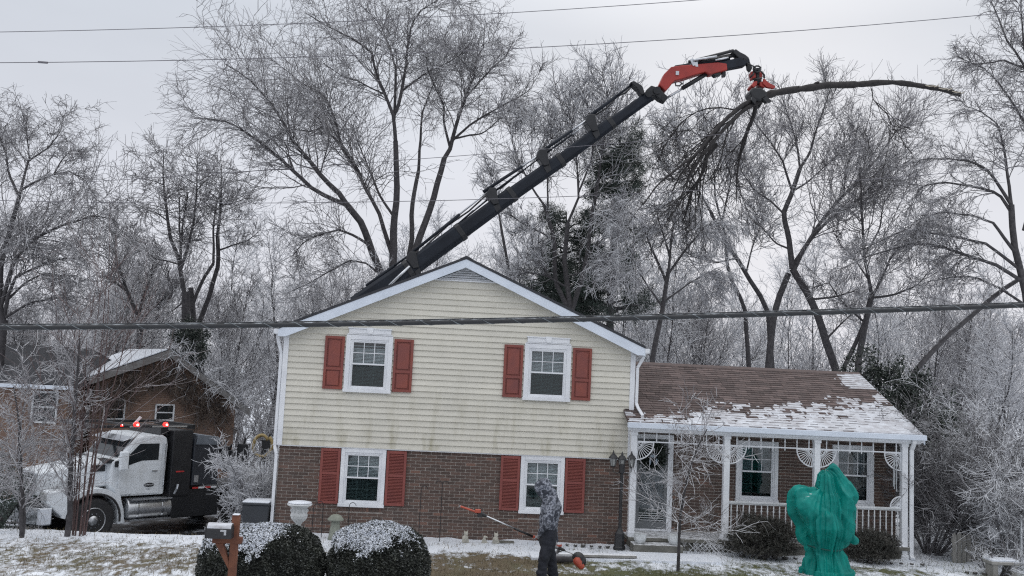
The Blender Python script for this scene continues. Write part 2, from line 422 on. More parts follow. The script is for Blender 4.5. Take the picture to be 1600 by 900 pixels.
def mk_tarp():
    m, t, b = newmat('teal_cover')
    n = noise_node(t, 3, 5); o = mixc(t, rng_node(t, n.outputs[0], .35, .7), (.003,.250,.212), (.002,.165,.145))
    n1 = noise_node(t, 14, 4)
    g = nn(t, 'ShaderNodeNewGeometry'); s = nn(t, 'ShaderNodeSeparateXYZ'); t.links.new(g.outputs['Normal'], s.inputs[0])
    k = mathn(t, 'ADD', s.outputs['Z'], mathn(t, 'MULTIPLY', mathn(t, 'SUBTRACT', n1.outputs[0], .5), 1.6))
    o = mixc(t, rng_node(t, k, .98, 1.22), o, (.6,.66,.68))
    t.links.new(o, b.inputs['Base Color']); b.inputs['Roughness'].default_value = .45; b.inputs['Specular IOR Level'].default_value = .22
    n2 = noise_node(t, 38, 4); bump(t, b, n2.outputs[0], .25, .01); return m
M['tarp'] = mk_tarp()
def mk_camo():
    m, t, b = newmat('grey_camouflage')
    tcx = nn(t, 'ShaderNodeTexCoord')
    n = noise_node(t, 13, 3, tcx.outputs['Object'], .6); r_ = nn(t, 'ShaderNodeValToRGB'); e_ = r_.color_ramp.elements
    r_.color_ramp.interpolation = 'CONSTANT'
    e_[0].position = 0; e_[0].color = (.04,.045,.06,1); e_[1].position = .47; e_[1].color = (.12,.13,.155,1)
    q = e_.new(.53); q.color = (.27,.285,.33,1); q = e_.new(.60); q.color = (.065,.075,.10,1); q = e_.new(.68); q.color = (.30,.32,.37,1)
    t.links.new(n.outputs[0], r_.inputs[0]); t.links.new(r_.outputs[0], b.inputs['Base Color']); b.inputs['Roughness'].default_value = .9
    n2 = noise_node(t, 25, 3, tcx.outputs['Object']); bump(t, b, n2.outputs[0], .4, .01); return m
M['camo'] = mk_camo()
M['jeans'] = simple('dark_work_trousers', (.010,.012,.018), (.020,.022,.031), 12, .9, .4, 45)
M['skin'] = simple('skin', (.42,.27,.21), (.38,.24,.19), 12, .6, 0)
M['glove'] = simple('grey_glove', (.34,.34,.35), (.22,.22,.23), 25, .8, 0)
M['boot'] = simple('dark_boot', (.03,.027,.026), (.02,.018,.018), 12, .7, 0)
M['orange'] = simple('orange_plastic', (.46,.085,.045), (.34,.06,.035), 9, .4, 0)
M['blackplastic'] = simple('black_plastic', (.015,.015,.017), (.022,.022,.024), 9, .5, 0)
M['cable'] = snowed('black_cable', (.020,.022,.026), (.03,.032,.036), .75, 1.1, (.5,.54,.58), 4, .5, 14, .35, bmp=0)
M['wire'] = simple('grey_wire', (.17,.165,.185), (.13,.125,.145), 2, .6, 0)
M['statue'] = simple('pale_stone', (.46,.44,.38), (.33,.32,.28), 14, .85, .3)
M['bin'] = simple('dark_bin', (.035,.04,.048), (.03,.034,.04), 5, .6, 0)
M['greenlamp'] = simple('pale_green_concrete', (.30,.32,.27), (.22,.235,.2), 7, .8, .2)
M['redlamp'] = None
def mk_emit(name, c, s):
    m, t, b = newmat(name); b.inputs['Base Color'].default_value = (*[x*.5 for x in c], 1)
    b.inputs['Emission Color'].default_value = (*c, 1); b.inputs['Emission Strength'].default_value = s; return m
M['redlamp'] = mk_emit('lit_red_beacon', (1, .03, .025), 1.6)
M['beaconcore'] = mk_emit('lit_beacon_bulb', (1, .55, .5), 5)
# ============================================================ the house
XL, XR, XP = -4.85, 2.78, -1.04          # side walls, ridge of the gabled block
ZS, ZE, ZPK, SL = 1.84, 4.30, 6.07, 0.438
YB = 6.3
house = empty('split_level_house', (XL, 0, 0), 'split-level house with cream siding over dark brick and a white-trimmed porch wing', 'house')
def zr(x): return ZPK - SL*abs(x-XP)     # top of the rake
# backing walls
def holed(mb, x0, x1, y0, y1, z0, z1, holes):      # a wall with openings, as butted boxes
    xs = sorted({x0, x1} | {h[0] for h in holes} | {h[1] for h in holes})
    for a, b in zip(xs[:-1], xs[1:]):
        hs = sorted([h for h in holes if h[0] <= a+1e-6 and h[1] >= b-1e-6], key=lambda h: h[2]); z = z0
        for h in hs:
            if h[2] > z: mb.box(a, b, y0, y1, z, h[2])
            z = h[3]
        if z < z1: mb.box(a, b, y0, y1, z, z1)
    return mb
UPW = [(-3.49, -2.59), (.40, 1.32)]
mb = MB(); holed(mb, XL+.01, XR-.01, .022, .12, ZS, 4.20, [(a, b, 3.08, 4.19) for a, b in UPW])
mb.prism([(XL+.01, .022, 4.20), (XR-.01, .022, 4.20), (XP+ (zr(XP)-4.40)/SL, .022, 4.22), (XP, .022, zr(XP)-.17), (XP-(zr(XP)-4.40)/SL, .022, 4.22)], (0, .10, 0))
mb.box(XL+.011, XL+.11, .12, YB, ZS, 4.19); mb.box(XR-.11, XR-.011, .12, YB, ZS, 4.19)
mb.prism([(XL+.01, YB-.1, ZS), (XR-.01, YB-.1, ZS), (XR-.01, YB-.1, 4.19), (XP, YB-.1, zr(XP)-.17), (XL+.01, YB-.1, 4.19)], (0, .1, 0))
sw = part('siding_wall', mb, M['siding'], house)
z = ZS; P_ = 0.1268; k = 0
while z < 5.9:
    zt = z+P_
    halfb = (ZPK-.19-z)/SL; halft = (ZPK-.19-zt)/SL
    x0, x1 = max(XL+.04, XP-halfb), min(XR-.04, XP+halfb); u0, u1 = max(XL+.04, XP-halft), min(XR-.04, XP+halft)
    if u1-u0 < .5: break
    if z > 5.50: break
    # some courses are made of two lengths that meet in a joint
    cuts = [x0, x1]
    if k in (3, 11, 17, 5): cuts = [x0, {3: -2.15, 11: .9, 17: -2.6, 5: 2.0}[k], x1]
    if k in (1, 7): cuts = [x0, {1: .45, 7: -2.05}[k], x1]
    segs = [(cuts[i], cuts[i+1]) for i in range(len(cuts)-1)]
    if zt > 3.09 and z < 4.18:
        for wa, wb in UPW:
            segs = [q for a, b in segs for q in ([(a, b)] if b <= wa or a >= wb else [(a, wa), (wb, b)]) if q[1]-q[0] > .01]
    for a, b in segs:
        at_, bt_ = (u0 if a == x0 else a), (u1 if b == x1 else b); i = 1 if a in cuts[1:] else 0
        a2, b2 = a, b
        if i: a2 += .003; at_ += .003
        mb = MB(); mb.tone = rnd.random()
        mb.add([(a2, -.027, z), (b2, -.027, z), (bt_, .004, zt), (at_, .004, zt), (a2, .02, z), (b2, .02, z), (bt_, .02, zt), (at_, .02, zt)],
               [(0,1,2,3), (4,7,6,5), (0,4,5,1), (3,2,6,7), (0,3,7,4), (1,5,6,2)])
        part('siding_board', mb, M['siding'], sw)
    z = zt; k += 1
# siding on the side walls of the upper block
mb = MB(); z = ZS
while z < ZE-.05:
    for xs, o in ((XL, -1), (XR, 1)):
        mb.add([(xs+o*.010, .06, z), (xs+o*.010, YB, z), (xs-o*.008, YB, z+P_), (xs-o*.008, .06, z+P_), (xs-o*.02, .06, z), (xs-o*.02, YB, z)],
               [(0,1,2,3), (0,4,5,1), (0,3,4), (1,5,2)])
    z += P_
part('side_siding', mb, M['siding'], house, kind='stuff')
# corner boards
for x0, x1 in ((XL-.03, XL+.08), (XR-.08, XR+.03)):
    part('corner_board', MB().box(x0, x1, -.035, .10, ZS-.01, zr(x0)-.19), M['white'], house, bev=.006)
# starter soffit strip under the overhang
part('soffit', MB().box(XL, XR, -.015, .055, ZS-.022, ZS-.002), M['white'], house)

# -------- brick wall
BY = .045; PB, LB, JB = .0677, .2032, .0135
wins_low = [(-3.50, -2.54), (.375, 1.335)]
ZLW = .59
mb = MB(); holed(mb, XL+.02, XR-.01, BY+.006, .16, -1.0, ZS-.024, [(a+.05, b-.05, ZLW+.02, ZS-.03) for a, b in wins_low])
mb.box(XL+.021, XL+.12, .16, YB, -1, ZS-.025); mb.box(XR-.111, XR-.011, .16, YB, -1, ZS-.025); mb.box(XL+.12, XR-.111, YB-.1, YB-.001, -1, ZS-.026)
bw = part('brick_wall', mb, M['mortar'], house)
bmesh_ = []
for v in range(10):
    m_ = MB(); m_.tone = (v+.5)/10; m_.box(-LB/2, LB/2, -.004, .02, -(PB-JB)/2, (PB-JB)/2)
    bmesh_.append(mkmesh('brick', m_, M['brick']))
rest = MB(); nb = 0
def inwin(x0, x1, z0, z1, ww, zb, zt):
    return any(x1 > a+.02 and x0 < b-.02 and z1 > zb and z0 < zt for a, b in ww)
for r_ in range(-1, 27):
    zc = ZS-.03-PB/2-r_*PB
    if r_ == -1 or zc < -.04: continue
    off = (r_ % 2)*(LB+JB)/2; x = XL+.03-off
    while x < XR-.02:
        a, b = max(x, XL+.03), min(x+LB, XR-.02); x += LB+JB
        if b-a < .04: continue
        if inwin(a, b, zc-.03, zc+.03, wins_low, ZLW-.10, 1.9):
            for wa, wb in wins_low:
                if b > wa+.02 and a < wb-.02: a, b = (a, wa-.004) if a < wa else (wb+.004, b) if b > wb else (0, 0)
            if b-a < .03: continue
        xc = (a+b)/2; tone = min(.99, max(.01, rnd.gauss(.42, .26)))
        if nb < 300 and b-a > .2 and (-2.1 < xc < -.02 or xc > 1.9) and zc > .02:
            q = place('brick', bmesh_[int(tone*10)], (xc, BY, zc), bw); nb += 1
        else:
            rest.tone = tone; rest.box(a, b, BY-.004, BY+.02, zc-(PB-JB)/2, zc+(PB-JB)/2)
# rowlock sills
for a, b in wins_low:
    x = a-.02
    while x < b:
        rest.tone = min(.99, max(0, rnd.gauss(.55, .2))); rest.box(x, x+.058, BY-.022, BY+.03, ZLW-.105, ZLW-.004); x += .068
part('brick_field', rest, M['brick'], bw, kind='stuff', fix=False)

# -------- windows
def window(x0, x1, z0, z1, y, proud=.05, blind=True, head=False, keystone=True, low=False):
    """double-hung window: x0..x1, z0..z1 outer trim; y wall face"""
    tw = .10 if not low else .085
    f = MB(); yf = y-proud
    f.box(x0, x0+tw, yf, y+.03, z0+.07, z1); f.box(x1-tw, x1, yf, y+.03, z0+.07, z1)
    f.box(x0+tw, x1-tw, yf+.002, y+.03, z1-tw, z1)
    f.box(x0-.012, x1+.012, yf-.025, y+.03, z0, z0+.07)
    fo = part('window', f, M['white'], house, bev=.006)
    a, b, c, d = x0+tw, x1-tw, z0+.07, z1-tw
    s = MB(); yi = yf+.018; e = .035      # inner vinyl frame
    s.box(a, a+e, yi, y+.05, c, d); s.box(b-e, b, yi, y+.05, c, d); s.box(a+e, b-e, yi+.001, y+.05, d-e, d); s.box(a+e, b-e, yi+.001, y+.05, c, c+e)
    part('inner_frame', s, M['white'], fo, bev=.004)
    a, b, c, d = a+e, b-e, c+e, d-e; mid = (c+d)/2+.01; ys = yi+.014
    for nm, (q0, q1), yo in (('upper_sash', (mid-.018, d), 0), ('lower_sash', (c, mid+.018), .014)):
        s = MB(); e2 = .028; yy = ys+yo
        s.box(a, a+e2, yy, yy+.03, q0, q1); s.box(b-e2, b, yy, yy+.03, q0, q1)
        s.box(a+e2, b-e2, yy-.001, yy+.029, q0, q0+.032); s.box(a+e2, b-e2, yy-.001, yy+.029, q1-e2, q1)
        part('sash', s, M['white'], fo)
        part('pane', MB().box(a+e2, b-e2, yy+.013, yy+.017, q0+.03, q1-e2), M['glass'] if yo == 0 else M['screen'], fo)
        g = MB(); gx0, gx1, g0, g1 = a+e2, b-e2, q0+.032, q1-e2
        w_ = .0075 if yo == 0 else .006; gy = yy+.006 if yo == 0 else yy+.019
        for i in (1, 2): g.box(gx0+(gx1-gx0)*i/3-w_, gx0+(gx1-gx0)*i/3+w_, gy, gy+.005, g0, g1)
        g.box(gx0, gx1, gy+.0006, gy+.0044, (g0+g1)/2-w_, (g0+g1)/2+w_)
        part('muntin', g, M['white'] if yo == 0 else M['blind'], fo)
    # room behind and blinds
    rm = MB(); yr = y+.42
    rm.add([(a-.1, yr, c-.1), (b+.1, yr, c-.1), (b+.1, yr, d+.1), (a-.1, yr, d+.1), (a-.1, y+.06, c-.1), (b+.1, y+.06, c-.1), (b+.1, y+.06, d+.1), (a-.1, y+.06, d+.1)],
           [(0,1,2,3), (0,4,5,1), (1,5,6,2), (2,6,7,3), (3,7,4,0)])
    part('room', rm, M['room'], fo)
    if blind:
        bl = MB(); zb = c+.02; 
        n_ = int((d-c)/.03)
        for i in range(n_):
            z_ = d-.01-i*.03
            if z_ < c: break
            if blind == 2 and z_ > d-.14 and (i % 3): continue
            bl.add([(a, y+.060, z_-.011), (b, y+.060, z_-.011), (b, y+.080, z_+.011), (a, y+.080, z_+.011)], [(0,1,2,3)])
        part('blind', bl, M['blind'], fo)
    else:
        cu = MB(); 
        for s0, s1 in ((a, a+(b-a)*.42), (b-(b-a)*.42, b)):
            nfo = 9; vs = []
            for i in range(nfo+1):
                xx = s0+(s1-s0)*i/nfo; yy = y+.10+.018*(i % 2)
                vs += [(xx, yy, c), (xx, yy, d)]
            cu.add(vs, [(2*i, 2*i+2, 2*i+3, 2*i+1) for i in range(nfo)])
        part('curtain', cu, M['curtain'], fo)
    if head:
        h = MB(); h.box(x0+.05, x1-.05, y-.065, y+.02, z1+.03, z1+.13); h.box(x0+.03, x1-.03, y-.085, y+.02, z1+.13, z1+.155)
        h.box(x0+.02, x1-.02, y-.06, y+.02, z1+.005, z1+.028)
        part('header', h, M['white'], fo, bev=.005)
        xc = (x0+x1)/2
        part('keystone', MB().prism([(xc-.05, y-.095, z1+.03), (xc+.05, y-.095, z1+.03), (xc+.075, y-.095, z1+.165), (xc-.075, y-.095, z1+.165)], (0, .08, 0)), M['white'], fo)
    return fo
window(-3.545, -2.535, 3.02, 4.26, 0, blind=2, head=True)
window(.345, 1.375, 3.02, 4.26, 0, blind=1, head=True)
window(-3.50, -2.54, .585, 1.817, BY, blind=1, low=True)
window(.375, 1.335, .585, 1.817, BY, blind=1, low=True)

# -------- shutters
def shutter(x0, x1, z0, z1, y, kind):
    mat = M['shutter'] if kind == 'panel' else M['shutter_low']
    s = MB(); fw = .055; yf = y-.045; mid = z0+(z1-z0)*(.385 if kind == 'panel' else .55)
    s.box(x0, x0+fw, yf, y, z0, z1); s.box(x1-fw, x1, yf, y, z0, z1)
    for a, b in ((z0, z0+.06), (mid-.03, mid+.03), (z1-.06, z1)): s.box(x0+fw, x1-fw, yf+.001, y, a, b)
    s.box(x0+fw, x1-fw, yf+.03, y-.002, z0+.06, z1-.06)
    so_ = part('shutter', s, mat, house, bev=.004)
    if kind == 'panel':
        for a, b, arch in ((z0+.085, mid-.055, 0), (mid+.055, z1-.085, .035)):
            pts = [(x0+fw+.03, a), (x1-fw-.03, a), (x1-fw-.03, b-arch)]
            n_ = 6
            if arch:
                for i in range(1, n_): t_ = i/n_; pts.append((x1-fw-.03-(x1-x0-2*fw-.06)*t_, b-arch+arch*math.sin(math.pi*t_)))
            pts.append((x0+fw+.03, b-arch))
            part('raised_panel', MB().prism([(p[0], yf+.008, p[1]) for p in pts], (0, .022, 0)), mat, so_, bev=.006)
    else:
        # louvres, upper and lower field
        lv = MB(); hx = (x1-x0)/2-fw
        lv.add([(-hx, -.004, -.014), (hx, -.004, -.014), (hx, .022, .014), (-hx, .022, .014), (-hx, .0, -.016), (hx, .0, -.016)], [(0,1,2,3), (0,4,5,1)])
        me = mkmesh('louvre', lv, mat)
        for a, b in ((z0+.075, mid-.04), (mid+.045, z1-.07)):
            n_ = int((b-a)/.03)
            for i in range(n_): place('louvre', me, ((x0+x1)/2, yf+.006, a+.015+i*(b-a)/n_), so_)
for x0, x1 in ((-3.995, -3.575), (-2.505, -2.085), (-.105, .315), (1.41, 1.83)): shutter(x0, x1, 3.067, 4.211, -.012, 'panel')
for x0, x1 in ((-3.935, -3.515), (-2.525, -2.10), (-.06, .36), (1.35, 1.79)): shutter(x0, x1, .637, 1.80, BY-.006, 'louvre')

# -------- roof of the gabled block
Y0 = -.26
def roof_slab(s):           # s = -1 left, 1 right
    xe = XP+(-3.93 if s < 0 else 4.01); n_ = MB(); th = .05
    n_.prism([(XP, Y0-.012, ZPK+.005), (xe, Y0-.012, zr(xe)+.005), (xe, Y0-.012, zr(xe)-th), (XP, Y0-.012, ZPK-th)], (0, YB+.5, 0))
    return n_
for s in (-1, 1):
    part('roof_plane', roof_slab(s), M['dark_shingle'], house)
    xe = XP+(-3.91 if s < 0 else 3.99)
    m_ = MB(); m_.prism([(XP, Y0, ZPK-.052), (xe, Y0, zr(xe)-.052), (xe, Y0, zr(xe)-.215), (xe-s*.14, Y0, zr(xe)-.215), (XP, Y0, ZPK-.215-.02)], (0, .03, 0))
    part('rake_board', m_, M['fascia'], house, bev=.003)
    m_ = MB(); m_.prism([(XP+s*.05, Y0+.03, ZPK-.13), (xe, Y0+.03, zr(xe)-.13), (xe, Y0+.03, zr(xe)-.15), (XP+s*.05, Y0+.03, ZPK-.15)], (0, .28, 0))
    part('rake_soffit', m_, M['white'], house)
    x_a, x_b = sorted((xe, (XL if s < 0 else XR)))
    part('eave_soffit', MB().box(x_a, x_b, Y0+.032, YB+.2, zr(xe)-.214, zr(xe)-.20), M['white'], house)
    part('eave_fascia', MB().box(min(xe, xe+s*.02), max(xe, xe+s*.02), Y0+.002, YB+.2, zr(xe)-.213, zr(xe)-.05), M['fascia'], house)
    # gutter: a trough, open on top
    g = MB(); x1_, x2_ = xe+s*.022, xe+s*.125; zt = zr(xe)-.06
    g.box(min(x1_, x2_), max(x1_, x2_), Y0+.03, YB+.2, zt-.105, zt-.095)
    g.box(min(x2_, x2_-s*.008), max(x2_, x2_-s*.008), Y0+.03, YB+.2, zt-.095, zt); g.box(min(x1_, x2_), max(x1_, x2_), Y0+.028, Y0+.04, zt-.09, zt-.004)
    part('gutter', g, M['white'], house)
part('ridge_cap', MB().prism([(XP-.14, Y0-.015, ZPK-.045), (XP, Y0-.015, ZPK+.02), (XP+.14, Y0-.015, ZPK-.045)], (0, YB+.51, 0)), M['dark_shingle'], house)
# downspouts
def spout(pts, wd=.065, dp=.05):
    m_ = MB()
    for a, b in zip(pts[:-1], pts[1:]): m_.bar(a, b, wd, dp, up=(0, 1, 0))
    return part('downspout', m_, M['white'], house, bev=.008)
zel = zr(XP-3.91)-.15
spout([(XP-3.97, -.05, zel), (XP-3.97, -.05, zel-.10), (XL-.075, .02, zel-.42), (XL-.075, .02, ZS-.03), (XL-.02, -.02, ZS-.20), (XL-.02, -.02, .02)])
zer = zr(XP+3.99)-.15
spout([(XP+4.05, -.06, zer), (XP+4.03, -.06, zer-.08), (XR+.08, -.02, zer-.33), (XR+.08, -.02, 3.05)])
spout([(XR+.08, -.02, 3.05), (XR+.11, -.10, 2.95), (XR+.17, -.32, 2.80)])
# gable vent
v = MB(); zb = 5.545
hw = (5.875-zb)/SL
v.prism([(XP-hw-.06, -.03, zb), (XP+hw+.06, -.03, zb), (XP+hw+.06, -.03, zb+.028), (XP-hw-.06, -.03, zb+.028)], (0, .05, 0))
for s in (-1, 1): v.prism([(XP+s*(hw-.05), -.028, zb+.028), (XP+s*(hw+.06), -.028, zb+.028), (XP, -.028, 5.90), (XP, -.028, 5.84)], (0, .05, 0))
gv = part('gable_vent', v, M['white'], house)
part('vent_back', MB().prism([(XP-hw, .005, zb+.02), (XP+hw, .005, zb+.02), (XP, .005, 5.87)], (0, .02, 0)), M['room'], gv)
z = zb+.04
while z < 5.80:
    h_ = (5.865-z)/SL-.06
    part('slat', MB().add([(XP-h_, -.026, z), (XP+h_, -.026, z), (XP+h_-.08, .002, z+.036), (XP-h_+.08, .002, z+.036), (XP-h_, -.02, z-.006), (XP+h_, -.02, z-.006)],
                          [(0,1,2,3), (0,4,5,1)]), M['white'], gv)
    z += .052

# ============================================================ the wing with its porch
XW = 9.04; YE, ZEV = -.62, 2.665; YR, ZR = 2.62, 4.02; XE0, XE1 = 2.58, 9.08
SR = (ZR-ZEV)/(YR-YE)
YW = .35; FZ = .27
# wing walls
wwins = [(5.235, 6.195), (7.445, 8.405)]; ZWW, ZWT = .975, 2.33
dx0, dx1, dz = 2.90, 3.80, 2.38
mb = MB(); holed(mb, XR+.01, XW-.10, YW+.006, YW+.12, -.6, 2.56, [(a+.05, b-.05, ZWW+.03, ZWT-.03) for a, b in wwins] + [(dx0+.02, dx1-.02, FZ-.02, dz-.02)])
mb.box(XR+.011, XW-.101, YW+.5, 5.6, -.6, 2.559); mb.box(XW-.20, XW-.1, YW+.12, YW+.5, -.6, 2.558)
mb.prism([(XW-.11, YW+.006, 2.56), (XW-.11, 5.6, 2.56), (XW-.11, YR, ZR-.1)], (-.1, 0, 0))
ww = part('wing_wall', mb, M['mortar'], house)
rest = MB(); r_ = 0; zc = 2.5
while zc > FZ:
    off = (r_ % 2)*(LB+JB)/2; x = XR+.03-off
    while x < XW-.10:
        a, b = max(x, XR+.03), min(x+LB, XW-.11); x += LB+JB
        if b-a < .04: continue
        hs_ = (wwins if ZWW-.02 < zc+.03 and zc-.03 < ZWT-.03 else []) + ([(dx0, dx1)] if zc < dz-.02 else [])
        for wa, wb in hs_:
            if b > wa+.01 and a < wb-.01: a, b = (a, wa-.004) if a < wa else (wb+.004, b) if b > wb else (0, 0)
        if b-a < .03: continue
        rest.tone = min(.99, max(.01, rnd.gauss(.42, .26))); rest.box(a, b, YW-.004, YW+.02, zc-(PB-JB)/2, zc+(PB-JB)/2)
    zc -= PB; r_ += 1
part('brick_field', rest, M['brick'], ww, kind='stuff', fix=False)
for a_, b_ in wwins: window(a_, b_, ZWW, ZWT, YW, blind=0, low=True)
# porch floor, step and foundation
part('porch_floor', MB().box(XR-.12, 8.78, -.62, YW+.004, FZ-.08, FZ), M['snowy_concrete'], house, bev=.01)
part('porch_base', MB().box(XR-.02, 8.74, -.55, YW, -.5, FZ-.082), M['concrete'], house)
part('porch_step', MB().box(2.70, 3.74, -1.02, -.625, -.05, .185), M['snowy_concrete'], house, bev=.012)
# entrance door
f = MB(); f.box(dx0, dx0+.09, YW-.05, YW+.02, FZ, dz); f.box(dx1-.12, dx1, YW-.05, YW+.02, FZ, dz); f.box(dx0+.09, dx1-.12, YW-.048, YW+.02, dz-.10, dz); f.box(dx0+.09, dx1-.12, YW-.045, YW+.02, FZ, FZ+.04)
do = part('door', f, M['white'], house, bev=.005)
f = MB(); a, b = dx0+.09, dx1-.12
f.box(a, a+.07, YW-.03, YW, FZ+.04, dz-.10); f.box(b-.07, b, YW-.03, YW, FZ+.04, dz-.10); f.box(a+.07, b-.07, YW-.028, YW, dz-.19, dz-.10); f.box(a+.07, b-.07, YW-.028, YW, FZ+.04, FZ+.20)
part('storm_door', f, simple('storm_door_grey', (.16,.17,.18), (.13,.14,.15), 3, .5, 0), do, bev=.003)
part('pane', MB().box(a+.07, b-.07, YW-.016, YW-.011, FZ+.20, dz-.19), M['glass'], do)
part('inner_door', MB().box(a, b, YW+.0, YW+.03, FZ+.04, dz-.10), simple('blue_grey_door', (.06,.07,.085), (.05,.058,.07), 3, .5, 0), do)
part('handle', MB().bar((a+.05, YW-.05, FZ+1.0), (a+.05, YW-.05, FZ+1.14), .02, .02).bar((a+.05, YW-.055, FZ+1.02), (a+.05, YW-.02, FZ+1.02), .015, .015), M['black_metal'], do)
for i in range(4):
    part('kick_slat', MB().box(a+.07, b-.07, YW-.032, YW-.027, FZ+.22+i*.05, FZ+.235+i*.05), M['alu'], do)

# roof of the wing
m_ = MB(); m_.prism([(XE0, YE, ZEV-.012), (XE1, YE, ZEV-.012), (XE1, YR, ZR-.012), (XE0, YR, ZR-.012)], (0, 0, -.05))
m_.prism([(XR, 6.0, ZEV-.10), (XE1, 6.0, ZEV-.10), (XE1, YR+.001, ZR-.012), (XR, YR+.001, ZR-.012)], (0, 0, -.05))
pr = part('porch_roof', m_, M['shingle'], house)
ns = Vector((0, -SR, 1)).normalized(); us = Vector((0, 1, SR)).normalized()
slope = math.hypot(YR-YE, ZR-ZEV); ex = .1277; tw = .30; ncour = int(slope/ex)+1
def shing(wd, tone):
    m_ = MB(); m_.tone = tone; q = []
    for x_, u_, h_ in ((-wd/2, 0, 0), (wd/2, 0, 0), (wd/2, ex+.02, 0), (-wd/2, ex+.02, 0), (-wd/2, 0, .018), (wd/2, 0, .018), (wd/2, ex+.02, .002), (-wd/2, ex+.02, .002)):
        q.append(Vector((x_, 0, 0)) + us*u_ + ns*h_)
    return m_.add(q, [(4,5,6,7), (0,1,5,4), (0,4,7,3), (1,2,6,5)])
smesh = [mkmesh('shingle', shing(tw-.008, (i+.5)/8), M['shingle']) for i in range(8)]
restS = MB(); ns_ = 0
for c in range(ncour):
    ob = Vector((0, YE, ZEV)) + us*(c*ex) + ns*(-.006)
    off = rnd.random()*tw; x = XE0-off
    while x < XE1:
        a, b = max(x, XE0), min(x+tw, XE1); x += tw
        if ob.y > 0: a = max(a, XR)
        if b-a < .03: continue
        t_ = rnd.random()
        if c*ex+ex > slope-.03: continue
        if c >= 9 and ns_ < 300 and b-a > .29:
            place('shingle', smesh[int(t_*8)], ((a+b)/2, ob.y, ob.z), pr); ns_ += 1
        else:
            restS.tone = t_; s_ = shing(b-a-.008, t_)
            restS.add([Vector(p)+Vector(((a+b)/2, ob.y, ob.z)) for p in s_.v], s_.f)
part('shingle_field', restS, M['shingle'], pr, kind='stuff', fix=False)
part('ridge_cap', MB().prism([(XR+.02, YR-.14, ZR-.045), (XR+.02, YR, ZR+.022), (XR+.02, YR+.14, ZR-.045)], (XE1-XR-.02, 0, 0)), M['shingle'], pr)
# snow on the wing roof: a thin broken sheet, thick at the eave and down the right end
cx_, cu_ = .035, ex/4
nx, nu = int((XE1-XE0)/cx_), int(slope/cu_)
thk = np.zeros((nu, nx))
for j in range(nu):
    for i in range(nx):
        x = XE0+(i+.5)*cx_; u = (j+.5)*cu_; fx = (x-XE0)/(XE1-XE0)
        if x < XR+.05 and u > .62: continue
        line = .42+.62*sst(.04, .32, fx)+.45*sst(.3, .75, fx)+.55*sst(.7, .92, fx)
        n1 = mnoise.fractal((x*1.1, u*2.2, 3), 1.0, 2.0, 4)*.42
        n2 = mnoise.noise((x*8, round(u/ex)*3.1, 7))*.38
        val = line+n1+n2*.8-u
        if val < .9 and mnoise.noise((x*3.1+11, round(u/ex)*1.9, 4))+.45*mnoise.noise((x*14, round(u/ex)*5.3, 9)) > -.10+val*.62: val = -1
        e1 = (fx-(.875+.04*mnoise.noise((u*2, 1, 1))))*9          # end strip near the ridge
        val2 = e1+n2-.2 if u > slope-1.05 else -1
        val = max(val, val2)
        if u > slope-.10: continue
        fr = (u/ex) % 1
        if val > (0.0 if fr > .25 else .50): thk[j, i] = .008+.010*min(1, max(0, val))
        if val < 1.5 and fr < .25 and mnoise.noise((x*5, u*23, 3)) > -.05: thk[j, i] = 0
mb = MB(); O = Vector((XE0, YE, ZEV)) + ns*.006
for j in range(nu):
    i = 0
    while i < nx:
        if thk[j, i] > 0:
            k = i
            while k < nx and thk[j, k] > 0 and k-i < 6: k += 1
            h_ = float(thk[j, i:k].max()); x0, x1 = XE0+i*cx_, XE0+k*cx_
            a, b = Vector((x0, YE, ZEV))+us*(j*cu_), Vector((x0, YE, ZEV))+us*((j+1)*cu_)
            d = Vector((x1-x0, 0, 0))
            mb.add([a, a+d, b+d, b, a+ns*h_, a+d+ns*h_, b+d+ns*h_, b+ns*h_], [(4,5,6,7), (0,1,5,4), (2,3,7,6), (0,4,7,3), (1,2,6,5)])
            i = k
        else: i += 1
so_ = part('roof_snow', mb, M['thin_snow'], None, kind='stuff', fix=False)
tag(so_, 'thin broken snow lying on the brown porch roof', 'snow')
# eave: gutter, fascia, beam
g = MB(); g.box(XE0-.02, XE1+.01, YE-.115, YE-.107, ZEV-.11, ZEV+.0); g.box(XE0-.02, XE1+.01, YE-.107, YE, ZEV-.11, ZEV-.10); g.box(XE0-.02, XE0-.012, YE-.107, YE, ZEV-.10, ZEV); g.box(XE1+.002, XE1+.01, YE-.107, YE, ZEV-.10, ZEV)
part('gutter', g, M['fascia'], house, bev=.004)
part('eave_fascia', MB().box(XE0, XE1, YE, YE+.025, ZEV-.17, ZEV-.03), M['white'], house)
part('porch_beam', MB().box(XR-.10, XW+.0, -.58, -.42, ZEV-.20, ZEV-.062), M['white'], house)
part('porch_ceiling', MB().box(XR-.05, XW, YE+.026, YW, ZEV-.172, ZEV-.16), M['white'], house)
part('rake_board', MB().prism([(XE1-.001, YE-.0, ZEV-.20), (XE1-.001, YR, ZR-.20), (XE1-.001, YR, ZR-.02), (XE1-.001, YE, ZEV-.02)], (.03, 0, 0)), M['fascia'], house)
gu = MB(); gu.box(XE0+.0, XE1-.01, YE-.106, YE-.002, ZEV-.035, ZEV+.004)
g_ = part('gutter_snow', gu, M['snow'], None, kind='stuff'); tag(g_, 'snow filling the white gutter of the porch', 'snow')
